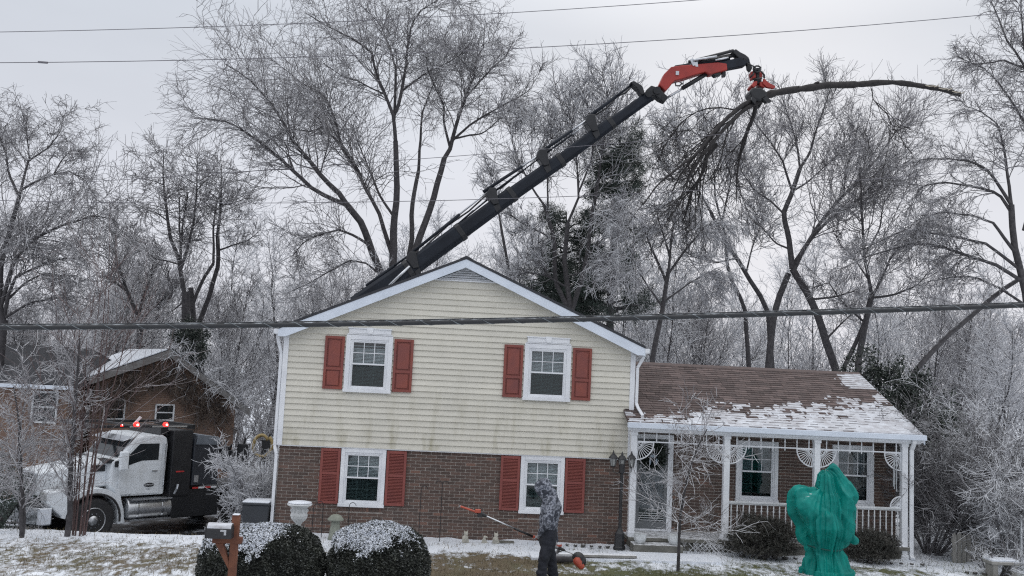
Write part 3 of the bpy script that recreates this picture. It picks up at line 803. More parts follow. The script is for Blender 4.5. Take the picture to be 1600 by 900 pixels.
# posts
PX = [2.73, 4.755, 6.74, 8.69]
for i, x in enumerate(PX):
    s = MB(); h_ = .065; zb_ = FZ if i < 3 else .0
    s.box(x-h_, x+h_, -.57, -.44, zb_, ZEV-.202)
    s.box(x-h_-.018, x+h_+.018, -.588, -.422, zb_, zb_+.10); s.box(x-h_-.014, x+h_+.014, -.584, -.426, ZEV-.27, ZEV-.204)
    part('porch_post', s, M['white'], house, bev=.008)
spout([(8.84, -.66, ZEV-.10), (8.84, -.66, ZEV-.19), (8.83, -.57, ZEV-.33), (8.83, -.57, .08), (8.83, -.66, .03)], .085, .06)
# hanging spindle rail
ZRL = 2.262
for k in range(3):
    a, b = PX[k]+.065, PX[k+1]-.065
    rl = part('spindle_rail', MB().box(a, b, -.52, -.49, ZRL-.013, ZRL+.013), M['white'], house)
    n_ = 7 if k < 2 else 7; me = None
    low = .0 if k == 0 else .055
    for i in range(n_):
        x = a+(b-a)*(i+.6)/n_
        s = MB(); s.lathe([(.012, ZEV-.203), (.012, ZEV-.25), (.018, ZEV-.27), (.010, ZEV-.30), (.012, ZRL+.05), (.013, ZRL-low*.4), (.017, ZRL-low*.8), (.004, ZRL-low-.012)], (x, -.505, 0), 8)
        part('spindle', s, M['white'], rl, smooth=True)
# quarter-sunburst brackets
def sunburst(x, z, sx, sz, r=.37, y=-.505):
    s = MB()
    def arc(rr, w_, a0=0, a1=90, n_=10):
        pts = [(x+sx*rr*math.cos(R(a0+(a1-a0)*i/n_)), y, z+sz*rr*math.sin(R(a0+(a1-a0)*i/n_))) for i in range(n_+1)]
        s.tube(pts, w_, 5)
    arc(r, .014); arc(r*.33, .011); s.box(min(x, x+sx*r), max(x, x+sx*r), y-.011, y+.011, z-.012, z+.012)
    s.box(min(x, x+sx*.02), max(x, x+sx*.02), y-.012, y+.012, min(z, z+sz*r), max(z, z+sz*r))
    for i in range(1, 3): a = R(30*i); s.bar((x, y, z), (x+sx*r*.33*math.cos(a), y, z+sz*r*.33*math.sin(a)), .016, .012)
    o = part('sunburst_bracket', s, M['white'], house)
    sp = MB()
    for i in range(9):
        a = R(8+i*9.3); sp.bar((x+sx*r*.36*math.cos(a), y, z+sz*r*.36*math.sin(a)), (x+sx*r*.97*math.cos(a), y, z+sz*r*.97*math.sin(a)), .013, .011)
    part('spokes', sp, M['white'], o)
for k in range(4):
    if k < 3: sunburst(PX[k]+.066, ZRL-.016, 1, -1)
    if k > 0: sunburst(PX[k]-.066, ZRL-.016, -1, -1)
# balustrade between posts 1-2 and 2-3
for k in (1, 2):
    a, b = PX[k]+.065, PX[k+1]-.065
    s = MB(); s.box(a, b, -.54, -.47, 1.045, 1.085); s.box(a, b, -.53, -.48, 1.02, 1.044)
    s.box(a, b, -.535, -.475, .315, .355)
    rl = part('railing', s, M['white_paint'], house, bev=.005)
    bm_ = MB(); bm_.lathe([(.014, 0), (.014, .14), (.021, .17), (.013, .22), (.017, .36), (.013, .50), (.021, .54), (.014, .57), (.014, .67)], (0, 0, 0), 8)
    me = mkmesh('baluster', bm_, M['white_paint'], True)
    n_ = 14
    for i in range(n_): place('baluster', me, (a+(b-a)*(i+.5)/n_, -.505, .352), rl)
sunburst(PX[3]-.066, 1.09, -1, 1, .23)
# lattice under the porch edge beside the second post
lt = MB()
for i in range(12):
    x = 3.95+i*.1
    lt.bar((x, -.640, .0), (x+.19, -.640, .19), .012, .008, up=(0,1,0)); lt.bar((x+.19, -.651, .0), (x, -.651, .19), .012, .008, up=(0,1,0))
part('lattice', lt, M['white_paint'], house, kind='stuff')
# ============================================================ ground
def mk_ground():
    m, t, b = newmat('snowy_lawn')
    g = nn(t, 'ShaderNodeNewGeometry'); s = nn(t, 'ShaderNodeSeparateXYZ'); t.links.new(g.outputs['Position'], s.inputs[0])
    mp_ = nn(t, 'ShaderNodeMapping'); mp_.inputs['Scale'].default_value = (1, .55, 1); t.links.new(g.outputs['Position'], mp_.inputs[0])
    V = mp_.outputs[0]
    big = noise_node(t, .55, 5, V, .6); fine = noise_node(t, 7.0, 8, V, .72); mid = noise_node(t, 2.1, 6, V, .65)
    # bare patches where the snow has thinned: ellipses on the lawn
    acc = None
    for cx, cy, rx, ry, st in ((-6.3, -3.2, 3.6, 1.3, .07), (-.7, -4.2, 2.2, 1.6, .34), (3.3, -4.0, 3.2, 1.5, .34), (.2, -2.4, 2.2, .9, .20), (7.4, -1.9, 1.4, .4, .1)):
        dx = mathn(t, 'DIVIDE', mathn(t, 'SUBTRACT', s.outputs['X'], cx), rx); dy = mathn(t, 'DIVIDE', mathn(t, 'SUBTRACT', s.outputs['Y'], cy), ry)
        d = mathn(t, 'SQRT', mathn(t, 'ADD', mathn(t, 'MULTIPLY', dx, dx), mathn(t, 'MULTIPLY', dy, dy)))
        k = rng_node(t, d, .2, 1.15, st, 0)
        acc = k if acc is None else mathn(t, 'MAXIMUM', acc, k)
    cov = mathn(t, 'ADD', mathn(t, 'ADD', mathn(t, 'MULTIPLY', fine.outputs[0], .85), mathn(t, 'MULTIPLY', mid.outputs[0], .45)), mathn(t, 'MULTIPLY', big.outputs[0], .25))
    # the border along the house front stays white
    bd = rng_node(t, s.outputs['Y'], -1.8, -.9, 0, .20)
    k = mathn(t, 'SUBTRACT', mathn(t, 'ADD', cov, acc), bd)
    bare = rng_node(t, k, .735, .89)
    gn = noise_node(t, 1.3, 4, V); gx = rng_node(t, s.outputs['X'], .3, 2.2, 0, .8)
    dirt = mixc(t, rng_node(t, fine.outputs[0], .3, .7), (.085,.062,.040), (.15,.12,.075))
    grass = mixc(t, rng_node(t, fine.outputs[0], .3, .7), (.050,.060,.022), (.11,.115,.05))
    gr = mixc(t, mathn(t, 'MINIMUM', mathn(t, 'ADD', gx, rng_node(t, gn.outputs[0], .45, .6, 0, .4)), 1.0), dirt, grass)
    sn = mixc(t, rng_node(t, mid.outputs[0], .35, .65), (.80,.83,.88), (.60,.64,.70))
    o = mixc(t, bare, sn, gr)
    t.links.new(o, b.inputs['Base Color']); b.inputs['Roughness'].default_value = .7
    h = mathn(t, 'SUBTRACT', mathn(t, 'MULTIPLY', fine.outputs[0], .6), mathn(t, 'MULTIPLY', bare, .5))
    bump(t, b, h, .7, .05); return m
M['lawn'] = mk_ground()
def gnoise(x, y):
    d = 0.0
    if -16 < x < 16 and -14 < y < 3:
        d = .035*mnoise.fractal((x*.8, y*1.2, 0), 1, 2, 4) + .018*mnoise.noise((x*4, y*5, 2))
    if y > 12: d += .3*mnoise.noise((x*.1, y*.1, 0))
    return d
def axis(a, b, fine0, fine1, df, dc):
    v = []; x = a
    while x < b:
        v.append(x)
        x += df if fine0 <= x < fine1 else dc if abs(x) < 60 else dc*6
    v.append(b); return v
xs = axis(-900, 900, -12, 12, .09, 1.5); ys = axis(-120, 1500, -9, 2.5, .09, 1.5)
V = np.array([(x, y, gz(x, y)+gnoise(x, y)) for y in ys for x in xs]); nx_ = len(xs)
I = np.arange(len(xs)*len(ys)).reshape(len(ys), nx_)
Fq = np.stack([I[:-1,:-1], I[:-1,1:], I[1:,1:], I[1:,:-1]], -1).reshape(-1, 4)
go = link('ground', npmesh('ground', V, Fq, M['lawn'], True)); go['kind'] = 'structure'
# driveway on the left, wet asphalt with tracks of snow
def mk_drive():
    m, t, b = newmat('wet_asphalt'); n = noise_node(t, 2.2, 6); n2 = noise_node(t, 40, 4)
    o = mixc(t, rng_node(t, n.outputs[0], .52, .64), (.03,.032,.037), (.40,.43,.48)); t.links.new(o, b.inputs['Base Color'])
    b.inputs['Roughness'].default_value = .45; bump(t, b, n2.outputs[0], .3, .01); return m
dxs = np.linspace(-16, -5.0, 45); dys = np.linspace(1.2, 12, 40)
V = np.array([(x, y, gz(x, y)+gnoise(x, y)+.03) for y in dys for x in dxs]); I = np.arange(45*40).reshape(40, 45)
Fq = np.stack([I[:-1,:-1], I[:-1,1:], I[1:,1:], I[1:,:-1]], -1).reshape(-1, 4)
do_ = link('driveway', npmesh('driveway', V, Fq, mk_drive(), True)); do_['kind'] = 'structure'
# a strip of snow-covered paving in front of the house wall and the walk to the step
def sheet(name, poly, h, mat, nsub=1):
    m_ = MB(); m_.prism([(x, y, gz(x, y)+h) for x, y in poly], (0, 0, -.12)); o = part(name, m_, mat); o['kind'] = 'structure'; return o
sheet('path', [(.5, -2.05), (2.3, -1.95), (4.4, -1.85), (4.4, -1.03), (2.6, -1.03), (2.2, -1.30), (.5, -1.45)], .045, M['snow'])
# grass and leaf litter standing through the snow
n_ = 30000; P = []
tries = 0
P = np.zeros((0, 3))
pp = rg.random((n_*3, 2)); X = -12+pp[:, 0]*24; Y = -8.0+pp[:, 1]*7.6
wt = np.full(len(X), .16)
for cx, cy, rx, ry, st in ((-6.3, -3.2, 3.4, 1.5, .6), (-.7, -4.0, 2.4, 1.7, 1.0), (3.3, -3.8, 3.2, 1.5, 1.0), (.2, -2.4, 2.2, .8, .6)):
    wt = np.maximum(wt, st*(1-np.sqrt(((X-cx)/rx)**2+((Y-cy)/ry)**2)).clip(0, 1)*1.5)
nzv = np.array([mnoise.noise((x*1.3, y*2, 5)) for x, y in zip(X, Y)]); wt = wt*(1+1.4*nzv).clip(.1)
keep = rg.random(len(X)) < wt; X, Y = X[keep][:n_], Y[keep][:n_]
Z = np.array([gz(x, y)+gnoise(x, y) for x, y in zip(X, Y)])
n_ = len(X); a = rg.random(n_)*6.283; h = .025+rg.random(n_)*.05; lx, ly = (rg.random((2, n_))-.5)*.08; wd = .006
V = np.stack([np.stack([X-wd*np.cos(a), Y-wd*np.sin(a), Z-.01], 1), np.stack([X+wd*np.cos(a), Y+wd*np.sin(a), Z-.01], 1), np.stack([X+lx, Y+ly, Z+h], 1)], 1).reshape(-1, 3)
def mk_gb():
    m, t, b = newmat('winter_grass'); a = nn(t, 'ShaderNodeAttribute', attribute_name='tone')
    g = nn(t, 'ShaderNodeNewGeometry'); s = nn(t, 'ShaderNodeSeparateXYZ'); t.links.new(g.outputs['Position'], s.inputs[0])
    o1 = mixc(t, a.outputs['Fac'], (.10,.075,.045), (.24,.19,.12)); o2 = mixc(t, a.outputs['Fac'], (.055,.070,.025), (.15,.155,.07))
    o = mixc(t, rng_node(t, s.outputs['X'], .3, 2, .15, .85), o1, o2); t.links.new(o, b.inputs['Base Color']); b.inputs['Roughness'].default_value = .9; return m
gr = link('grass', npmesh('grass', V, np.arange(n_*3).reshape(-1, 3), mk_gb(), tone=rg.random(n_))); tag(gr, 'brown and green winter grass poking through thin snow', 'grass', kind='stuff')
# edging stones in front of the porch and by the step
m_ = MB()
me_ = []
for v in range(3):
    q = MB().ball((0, 0, 0), .055, 8, (1.1, .8, .55)); q.v = [tuple(Vector(p)*(1+.25*mnoise.noise(Vector(p)*20+Vector((v*7, 0, 0))))) for p in q.v]; me_.append(mkmesh('edging_stone', q, snowed('edging_stone_'+'abc'[v], (.05,.047,.045), (.09,.085,.08), .7, 1.3), True))
es = [(5.0+i*.22, -.98-.03*i*.5) for i in range(18)] + [(1.4+i*.17, -.42-.02*i) for i in range(6)] + [(9.3+i*.16, -1.9-.05*i) for i in range(4)]
for i, (x, y) in enumerate(es):
    o = bpy.data.objects.new('edging_stone', me_[i % 3]); col.objects.link(o); o.location = (x, y+rnd.uniform(-.03, .03), gz(x, y)+.03); o.rotation_euler = (0, 0, rnd.random()*6); o.scale = [rnd.uniform(.7, 1.3)]*3
    tag(o, 'small dark edging stone half sunk in the snow by the porch bed', 'stone', 'edging stones along the planting bed')
# ============================================================ trees
def norm(a): return a/np.maximum(np.linalg.norm(a, axis=-1, keepdims=True), 1e-9)
def tubes_np(P, Rr, m):
    """P [n,k,3] centre lines, Rr [n,k] radii, m sides -> verts, quads"""
    n, k, _ = P.shape
    T = np.empty_like(P); T[:, 1:-1] = P[:, 2:]-P[:, :-2]; T[:, 0] = P[:, 1]-P[:, 0]; T[:, -1] = P[:, -1]-P[:, -2]; T = norm(T)
    ref = norm(P[:, -1]-P[:, 0]); alt = np.where(np.abs(ref[:, 2:3]) < .8, np.array([[0, 0, 1.]]), np.array([[1., 0, 0]])); side = norm(np.cross(ref, alt))
    x = norm(np.cross(T, np.cross(side, ref)[:, None, :])); y = np.cross(T, x)
    a = np.arange(m)*2*np.pi/m
    V = P[:, :, None, :] + Rr[:, :, None, None]*(x[:, :, None, :]*np.cos(a)[None, None, :, None] + y[:, :, None, :]*np.sin(a)[None, None, :, None])
    b = (np.arange(n)*k*m)[:, None, None]; i = np.arange(k-1)[None, :, None]; j = np.arange(m)[None, None, :]; j2 = (j+1) % m
    Fq = np.stack([b+i*m+j, b+i*m+j2, b+(i+1)*m+j2, b+(i+1)*m+j], -1).reshape(-1, 4)
    return V.reshape(-1, 3), Fq
class Acc:
    def __init__(s): s.V = []; s.F = []; s.n = 0; s.t = []
    def add(s, V, F, tone=None):
        s.F.append(F+s.n); s.V.append(V); s.n += len(V); s.t.append(np.full(len(F), .5) if tone is None else tone)
    def mesh(s, name, mat, smooth=True):
        return npmesh(name, np.concatenate(s.V), np.concatenate(s.F), mat, smooth, np.concatenate(s.t))
def grow(P, Rr, per, lenf, ang, k, wob=.25, trop=(0, 0, .15), t0=.2, t1=1.0, rk=.6, rend=.25, rmin=.004, azim=None, g=rg):
    """children on parents: per = mean number for a parent, lenf(Lp, t) = length, ang = (lo, hi) degrees off the parent"""
    n, kp, _ = P.shape; seg = np.linalg.norm(P[:, 1:]-P[:, :-1], axis=2); Lp = seg.sum(1)
    cnt = per if hasattr(per, '__len__') else g.poisson(per, n)
    idx = np.repeat(np.arange(n), cnt); N_ = len(idx)
    if N_ == 0: return np.zeros((0, k, 3)), np.zeros((0, k))
    t = t0+(t1-t0)*g.random(N_); f = t*(kp-1); i = np.minimum(f.astype(int), kp-2); fr = (f-i)[:, None]
    A, B = P[idx, i], P[idx, i+1]; pos = A*(1-fr)+B*fr; d = norm(B-A)
    r0 = Rr[idx, i]*(1-fr[:, 0])+Rr[idx, i+1]*fr[:, 0]
    rnd_ = norm(g.normal(size=(N_, 3))); 
    perp = norm(np.cross(d, rnd_)); 
    th = np.radians(ang[0]+(ang[1]-ang[0])*g.random(N_))[:, None]
    cur = norm(d*np.cos(th)+perp*np.sin(th))
    L_ = lenf(Lp[idx], t)*(.55+.9*g.random(N_)); st = L_/(k-1)
    out_ = np.empty((N_, k, 3)); out_[:, 0] = pos; tr = np.array(trop)
    for j in range(1, k):
        cur = norm(cur + g.normal(size=(N_, 3))*wob + tr)
        out_[:, j] = out_[:, j-1]+cur*st[:, None]
    r1 = np.maximum(r0*rk, rmin)
    rr = r1[:, None]*(1+(rend-1)*np.linspace(0, 1, k)[None, :]); rr = np.maximum(rr, rmin*.55)
    return out_, rr
def resample(pts, k):
    pts = np.array(pts, float); s = np.r_[0, np.cumsum(np.linalg.norm(np.diff(pts, axis=0), axis=1))]; u = np.linspace(0, s[-1], k)
    # smooth through the points
    return np.stack([np.interp(u, s, pts[:, a]) for a in range(3)], 1)
def limb_px(px, Y, drift, k=14, jit=.5):
    """limb traced over the photograph, given its real depth: starts at depth Y and wanders by drift"""
    n = len(px); pts = []
    for i, (x, y) in enumerate(px): pts.append(at(x, y, Y+drift*i/max(1, n-1)))
    P = resample(pts, k); s_ = np.linspace(0, 1, k)
    ln = np.linalg.norm(P[-1]-P[0]); f = ln*.012*jit
    for a in range(3): P[1:, a] += (np.cumsum(rg.normal(size=k-1))*f*.5)*np.sin(np.pi*s_[1:])
    return P
def scr(P):
    d = P-np.array(CAM); w_ = d@np.array(fwd); return np.stack([(d@np.array(AX))/w_, (d@np.array(AY))/w_], 1)*FPX
def snap(P, sk):                   # a limb springs from the limb it was seen to grow from
    if not sk: return P
    Q = np.concatenate([resample(s[0], 60) for s in sk]); a = scr(P[:1]); b = scr(Q); dd = np.linalg.norm(b-a, axis=1)+.6*np.abs(Q[:, 1]-P[0, 1]); j = int(dd.argmin())
    if np.linalg.norm((b-a)[j]) > 16: return P
    off = Q[j]-P[0]; s_ = np.linspace(0, 1, len(P))[:, None]; k = np.array([0, 1, 0])
    return P+off*k*(1-.5*s_)+off*(1-k)*(1-s_)**3
def tree(name, label, cat, Y, trunks, limbs, l1=9, l2=6, l3=5, l4=0, len1=.34, len2=.42, len3=.5, trop=.10, droop=None, twig='twig', rb=1.0, group=None,
         ang1=(25, 60), ang2=(25, 60), rmin=.010, wob=.2, t0=.2, branch='branch', absl=None):
    """trunks/limbs: (pixel list, radius start, radius end[, drift])"""
    sk = []; 
    for lst, kk in ((trunks, 12), (limbs, 14)):
        for q in lst:
            dr = q[3] if len(q) > 3 else (0 if lst is trunks else rnd.uniform(-1.8, 1.8))
            P = limb_px(q[0], Y+(q[4] if len(q) > 4 else 0), dr, kk); P = snap(P, sk); sk.append((P, np.linspace(q[1], q[2], kk)*rb, lst is trunks))
    base = sk[0][0][0]; loc = (float(base[0]), float(base[1]), gz(base[0], base[1])-.05)
    root = empty(name, loc, label, cat, group)
    A = Acc()
    for P, r_, it in sk:
        V, Fq = tubes_np(P[None], r_[None], 8); A.add(V, Fq)
    link('trunk', A.mesh('trunk', M['bark']), root)
    LP = np.stack([resample(P, 12) for P, r_, it in sk if not it]); LR = np.stack([np.interp(np.linspace(0, 1, 12), np.linspace(0, 1, len(r_)), r_) for P, r_, it in sk if not it])
    ln = np.linalg.norm(np.diff(LP, axis=1), axis=2).sum(1); mean = ln.mean()
    T = (0, 0, trop); D = (0, 0, trop if droop is None else droop)
    c1 = np.maximum(2, (l1*ln/mean)).astype(int)
    cap = absl or 3.2
    P1, R1 = grow(LP, LR, c1, lambda L_, t: np.minimum(L_*len1, cap)*(1.15-.55*t), ang1, 7, wob*.8, T, t0, 1, .36, .3, rmin*1.5)
    R1 = np.minimum(R1, .036)
    P1 = np.concatenate([P1]); 
    P2, R2 = grow(P1, R1, l2*.85, lambda L_, t: L_*len2*1.08*(1.2-.6*t), ang2, 6, wob*.9, D, .12, 1, .62, .45, rmin*1.5)
    P3, R3 = grow(P2, R2, l3*.78, lambda L_, t: L_*len3*(1.2-.5*t)+.05, (25, 62), 4, wob, D, .1, 1, .75, .6, rmin*1.12)
    # twigs straight off the tips of the limbs
    P1b, R1b = grow(LP, LR, l1*1.2, lambda L_, t: np.minimum(L_*len1, cap)*.45, ang2, 5, wob, D, .35, 1, .4, .4, rmin*1.1)
    P3b, R3b = grow(P1b, R1b, l3*.9, lambda L_, t: L_*.5+.05, (25, 65), 4, wob*1.1, D, .1, 1, .7, .5, rmin)
    A = Acc()
    for P_, R_, m in ((P1, R1, 5), (P2, R2, 3), (P1b, R1b, 3)):
        if len(P_): V, Fq = tubes_np(P_, R_, m); A.add(V, Fq)
    link('branches', A.mesh('branches', M[branch]), root)
    A = Acc()
    for P_, R_ in ((P3, R3), (P3b, R3b)):
        if len(P_): V, Fq = tubes_np(P_, R_, 3); A.add(V, Fq)
    if l4:
        P4, R4 = grow(P3, R3, l4, lambda L_, t: L_*.5+.06, (25, 65), 3, wob*1.1, D, .1, 1, .8, .6, rmin*.9)
        V, Fq = tubes_np(P4, R4, 3); A.add(V, Fq)
    link('twigs', A.mesh('twigs', M[twig]), root, kind='stuff')
    return root

# ---- the great spreading tree behind the gable roof, left of the crane boom
Y1 = 15
tree('maple_tree', 'tallest spreading bare tree rising behind the left side of the gable roof', 'tree', Y1,
 [([(632, 640), (630, 540), (626, 470)], .34, .26, 0), ([(626, 480), (612, 425), (615, 344), (621, 282), (618, 220)], .25, .13, -.5), ([(630, 480), (598, 425), (579, 382), (567, 351), (542, 320)], .22, .17, -1.2),
  ([(636, 480), (651, 385), (669, 329), (682, 288), (694, 248)], .22, .15, 1.0), ([(640, 480), (644, 375), (646, 313), (654, 267)], .16, .11, 2.0)],
 [([(542, 320), (514, 309), (486, 293), (448, 260), (414, 232), (390, 215), (367, 199), (343, 188), (303, 185)], .13, .02, -2, -1.2),
  ([(542, 320), (529, 301), (504, 279), (480, 246), (459, 220), (442, 188), (430, 165), (404, 136), (387, 118), (352, 100)], .15, .02, -1.5, -1.2),
  ([(610, 403), (602, 375), (591, 338), (567, 295), (554, 270), (539, 239), (518, 220), (500, 199), (488, 165), (470, 150)], .13, .02, .8, 0),
  ([(555, 268), (531, 231), (526, 197), (517, 168), (505, 147), (476, 133), (450, 113), (419, 90)], .10, .02, 1.2, .4),
  ([(618, 340), (590, 300), (575, 262), (560, 225), (548, 190)], .08, .02, 2, 0),
  ([(618, 220), (615, 179), (603, 150), (589, 116), (583, 84), (557, 61), (517, 43), (477, 20)], .11, .02, -1, -.5),
  ([(617, 190), (619, 156), (621, 110), (615, 84), (595, 38), (560, 5)], .09, .02, 1, -.5),
  ([(619, 180), (626, 162), (632, 121), (638, 72), (644, 38), (655, 17), (685, 0)], .10, .02, -.6, -.5),
  ([(630, 142), (645, 130), (664, 116), (699, 98), (720, 84), (740, 60)], .06, .015, 1.2, -.6),
  ([(600, 150), (580, 140), (560, 128), (535, 120), (505, 100)], .05, .015, -1.5, -.6),
  ([(694, 248), (704, 231), (710, 202), (722, 168), (733, 136), (742, 116), (741, 95), (756, 72), (757, 40)], .13, .02, .7, 1),
  ([(706, 222), (733, 196), (762, 176), (791, 159), (829, 139), (835, 125)], .08, .015, -1, 1),
  ([(713, 220), (735, 212), (756, 208), (780, 185), (805, 165)], .06, .015, 1.6, 1),
  ([(728, 150), (745, 130), (768, 101), (790, 85), (802, 62)], .06, .015, -.8, 1),
  ([(697, 228), (690, 185), (694, 165), (681, 141), (668, 110), (665, 85)], .08, .015, -1.6, 1),
  ([(654, 267), (658, 208), (661, 173), (673, 142), (690, 110), (700, 80)], .09, .015, 1.6, 2),
  ([(742, 112), (720, 90), (700, 70), (690, 52)], .05, .015, 1, 1),
  ([(585, 395), (579, 382), (554, 366), (529, 357), (498, 363), (473, 375), (456, 398)], .09, .02, -1.4, -1),
  ([(590, 440), (567, 413), (542, 406), (511, 422), (480, 440), (455, 452)], .06, .015, -1, -1),
  ([(500, 200), (480, 205), (455, 200), (430, 208), (405, 225)], .05, .015, -1, 0)],
 l1=19, l2=9, l3=5.4, len1=.52, len2=.44, trop=.02, droop=-.05, wob=.22, rmin=.0072, ang1=(22, 60), rb=.70, absl=3.6)

# ---- upright many-stemmed tree left of the house
tree('poplar_tree', 'upright bare tree with several straight stems between the two houses', 'tree', 16,
 [([(291, 640), (292, 560), (292, 508), (290, 456)], .24, .2, 0), ([(297, 620), (300, 560), (303, 500), (298, 450)], .16, .13, .6), ([(312, 620), (314, 540), (312, 500)], .18, .15, 1.2),
  ([(312, 502), (328, 464), (342, 416), (340, 368)], .13, .10, 0, 1.2), ([(288, 470), (278, 406), (266, 372)], .12, .09, 0), ([(296, 480), (316, 444), (334, 412)], .09, .08, 0, .6)],
 [([(266, 372), (260, 320), (256, 280), (255, 232)], .09, .02, .3), ([(278, 420), (284, 352), (294, 300)], .07, .03, .2), ([(286, 430), (280, 360), (280, 308)], .07, .035, .1),
  ([(288, 420), (294, 396), (304, 352), (308, 300), (308, 240)], .08, .02, -.3), ([(340, 368), (346, 312), (346, 256)], .09, .02, 0, 1.2), ([(334, 412), (334, 360), (338, 320), (352, 280)], .07, .02, 0, .6),
  ([(276, 414), (255, 407), (240, 404), (228, 392), (212, 380)], .05, .015, -1), ([(262, 345), (245, 332), (225, 325), (205, 322)], .04, .01, .6), ([(257, 290), (240, 282), (220, 278), (205, 275)], .035, .01, -.5),
  ([(342, 390), (360, 378), (380, 372), (398, 360)], .05, .015, .6), ([(346, 320), (362, 310), (380, 304)], .04, .01, -.4), ([(308, 300), (322, 285), (335, 270)], .03, .01, .4), ([(290, 470), (270, 485), (250, 492), (232, 500)], .04, .01, .4)],
 l1=14, l2=6.5, l3=3.8, len1=.52, trop=.02, absl=2.5, rmin=.0085, ang1=(55, 90), rb=.78, wob=.15)
tree('locust_tree', 'small forked bare tree rising above the snowy garage roof', 'tree', 19,
 [([(222, 640), (220, 560), (219, 503)], .15, .12, 0)],
 [([(219, 503), (202, 461), (186, 414), (182, 380), (170, 350)], .09, .015), ([(215, 495), (225, 460), (238, 430), (240, 400)], .07, .015), ([(219, 503), (240, 480), (262, 462), (275, 440)], .06, .015), ([(200, 455), (180, 440), (165, 430)], .05, .015), ([(188, 420), (200, 395), (208, 365)], .05, .015)],
 l1=15, l2=6, l3=4, len1=.5, trop=.1, rmin=.011)
# ---- tree at the left edge, drooping ice-laden limbs
tree('willow_tree', 'big drooping bare tree at the left edge above the dark roof', 'tree', 13,
 [([(-6, 640), (0, 560), (6, 500)], .26, .22, 0), ([(6, 505), (-2, 470), (2, 410), (30, 307)], .18, .11, -.5)],
 [([(6, 500), (13, 461), (25, 431), (63, 414), (95, 404), (128, 402)], .11, .015, -1), ([(0, 480), (25, 402), (55, 376), (97, 355), (143, 338), (177, 343), (196, 360)], .12, .015, -1.5),
  ([(30, 307), (46, 250), (76, 229), (95, 205), (100, 180)], .08, .015, .5, -.5), ([(34, 298), (55, 285), (84, 273), (110, 268), (135, 281), (142, 300)], .07, .012, -.8, -.5), ([(84, 273), (98, 250), (112, 235), (132, 238)], .05, .01, .8, -.8),
  ([(30, 307), (12, 272), (8, 240), (-4, 200), (-5, 170)], .08, .015, 1, -.5), ([(46, 250), (40, 215), (38, 190), (30, 165)], .05, .01, 0, -.5), ([(10, 496), (46, 473), (93, 465), (118, 470)], .08, .015, -1.4), ([(13, 470), (40, 444), (63, 431), (122, 431)], .07, .015, 1),
  ([(-5, 420), (-10, 350), (-20, 280), (-30, 220)], .12, .02, 1), ([(20, 420), (30, 390), (60, 350), (75, 330)], .07, .015, 1.5), ([(0, 470), (-10, 430), (10, 380), (30, 350)], .08, .015, 0)],
 l1=20, l2=9.5, l3=5, len1=.5, trop=.0, droop=-.08, rmin=.0072, wob=.25, rb=.66, absl=3.8)
# ---- middle: bare trees with a pine behind, right of the boom
tree('oak_tree', 'iced many-limbed tree behind the right slope of the gable roof', 'tree', 14,
 [([(893, 640), (893, 540), (892, 482)], .25, .2, 0), ([(892, 490), (882, 402), (887, 349)], .16, .12), ([(890, 490), (867, 440), (867, 376), (851, 322)], .14, .1), ([(898, 490), (912, 430), (922, 349), (935, 278)], .14, .1), ([(800, 640), (800, 480), (790, 402), (782, 349)], .12, .07)],
 [([(887, 349), (904, 309), (900, 250), (895, 200), (885, 165)], .08, .015), ([(851, 322), (833, 296), (815, 260), (800, 225), (795, 190)], .07, .015), ([(935, 278), (944, 211), (949, 144), (940, 112)], .07, .015), ([(867, 376), (840, 360), (815, 350), (790, 330)], .06, .015),
  ([(915, 400), (935, 380), (960, 350), (975, 320)], .06, .015), ([(782, 349), (775, 300), (765, 270)], .05, .01), ([(867, 330), (860, 280), (855, 230), (860, 180)], .06, .015), ([(895, 430), (930, 420), (955, 400)], .05, .01), ([(905, 300), (925, 250), (925, 200), (910, 140)], .06, .015),
  ([(880, 450), (850, 430), (820, 425), (790, 440)], .06, .015), ([(860, 440), (835, 400), (830, 370)], .05, .01)],
 l1=20, l2=9, l3=5, len1=.5, trop=.06, twig='icetwig', rmin=.0085, absl=2.8, rb=.66)
# ---- the tall forked tree behind the wing
tree('ash_tree', 'tall dark forked tree behind the brown porch roof under the hanging limb', 'tree', 13,
 [([(1310, 640), (1307, 578), (1286, 524), (1266, 468), (1238, 420)], .21, .17, 0), ([(1238, 420), (1233, 376), (1225, 335), (1240, 299), (1250, 263)], .15, .10, 0), ([(1195, 640), (1205, 520), (1214, 470), (1232, 428)], .19, .14, .4)],
 [([(1238, 418), (1266, 376), (1286, 345), (1317, 309), (1340, 287), (1370, 250), (1393, 215), (1420, 175)], .12, .015, 1.2), ([(1240, 422), (1262, 375), (1293, 342), (1327, 320), (1380, 273), (1427, 247)], .10, .015, -1),
  ([(1250, 263), (1266, 238), (1275, 200), (1290, 160), (1300, 130)], .07, .015, .5), ([(1230, 296), (1220, 253), (1204, 227), (1180, 195), (1165, 170)], .06, .015, -.8), ([(1250, 263), (1245, 225), (1235, 190), (1225, 160), (1215, 130)], .06, .015, .8),
  ([(1225, 335), (1205, 315), (1180, 300), (1160, 270), (1150, 240)], .05, .012, .8), ([(1266, 470), (1300, 465), (1330, 455), (1360, 462)], .06, .012, -1), ([(1240, 300), (1262, 285), (1285, 262), (1310, 240), (1330, 200)], .05, .012, 1), ([(1233, 390), (1210, 380), (1185, 350), (1175, 320)], .05, .012, 0),
  ([(1320, 307), (1325, 270), (1340, 230), (1345, 190)], .05, .012, .3), ([(1290, 530), (1320, 500), (1335, 485)], .06, .015, .3)],
 l1=20, l2=8.5, l3=5, len1=.48, trop=.07, rmin=.0072, absl=3.0, rb=.78)
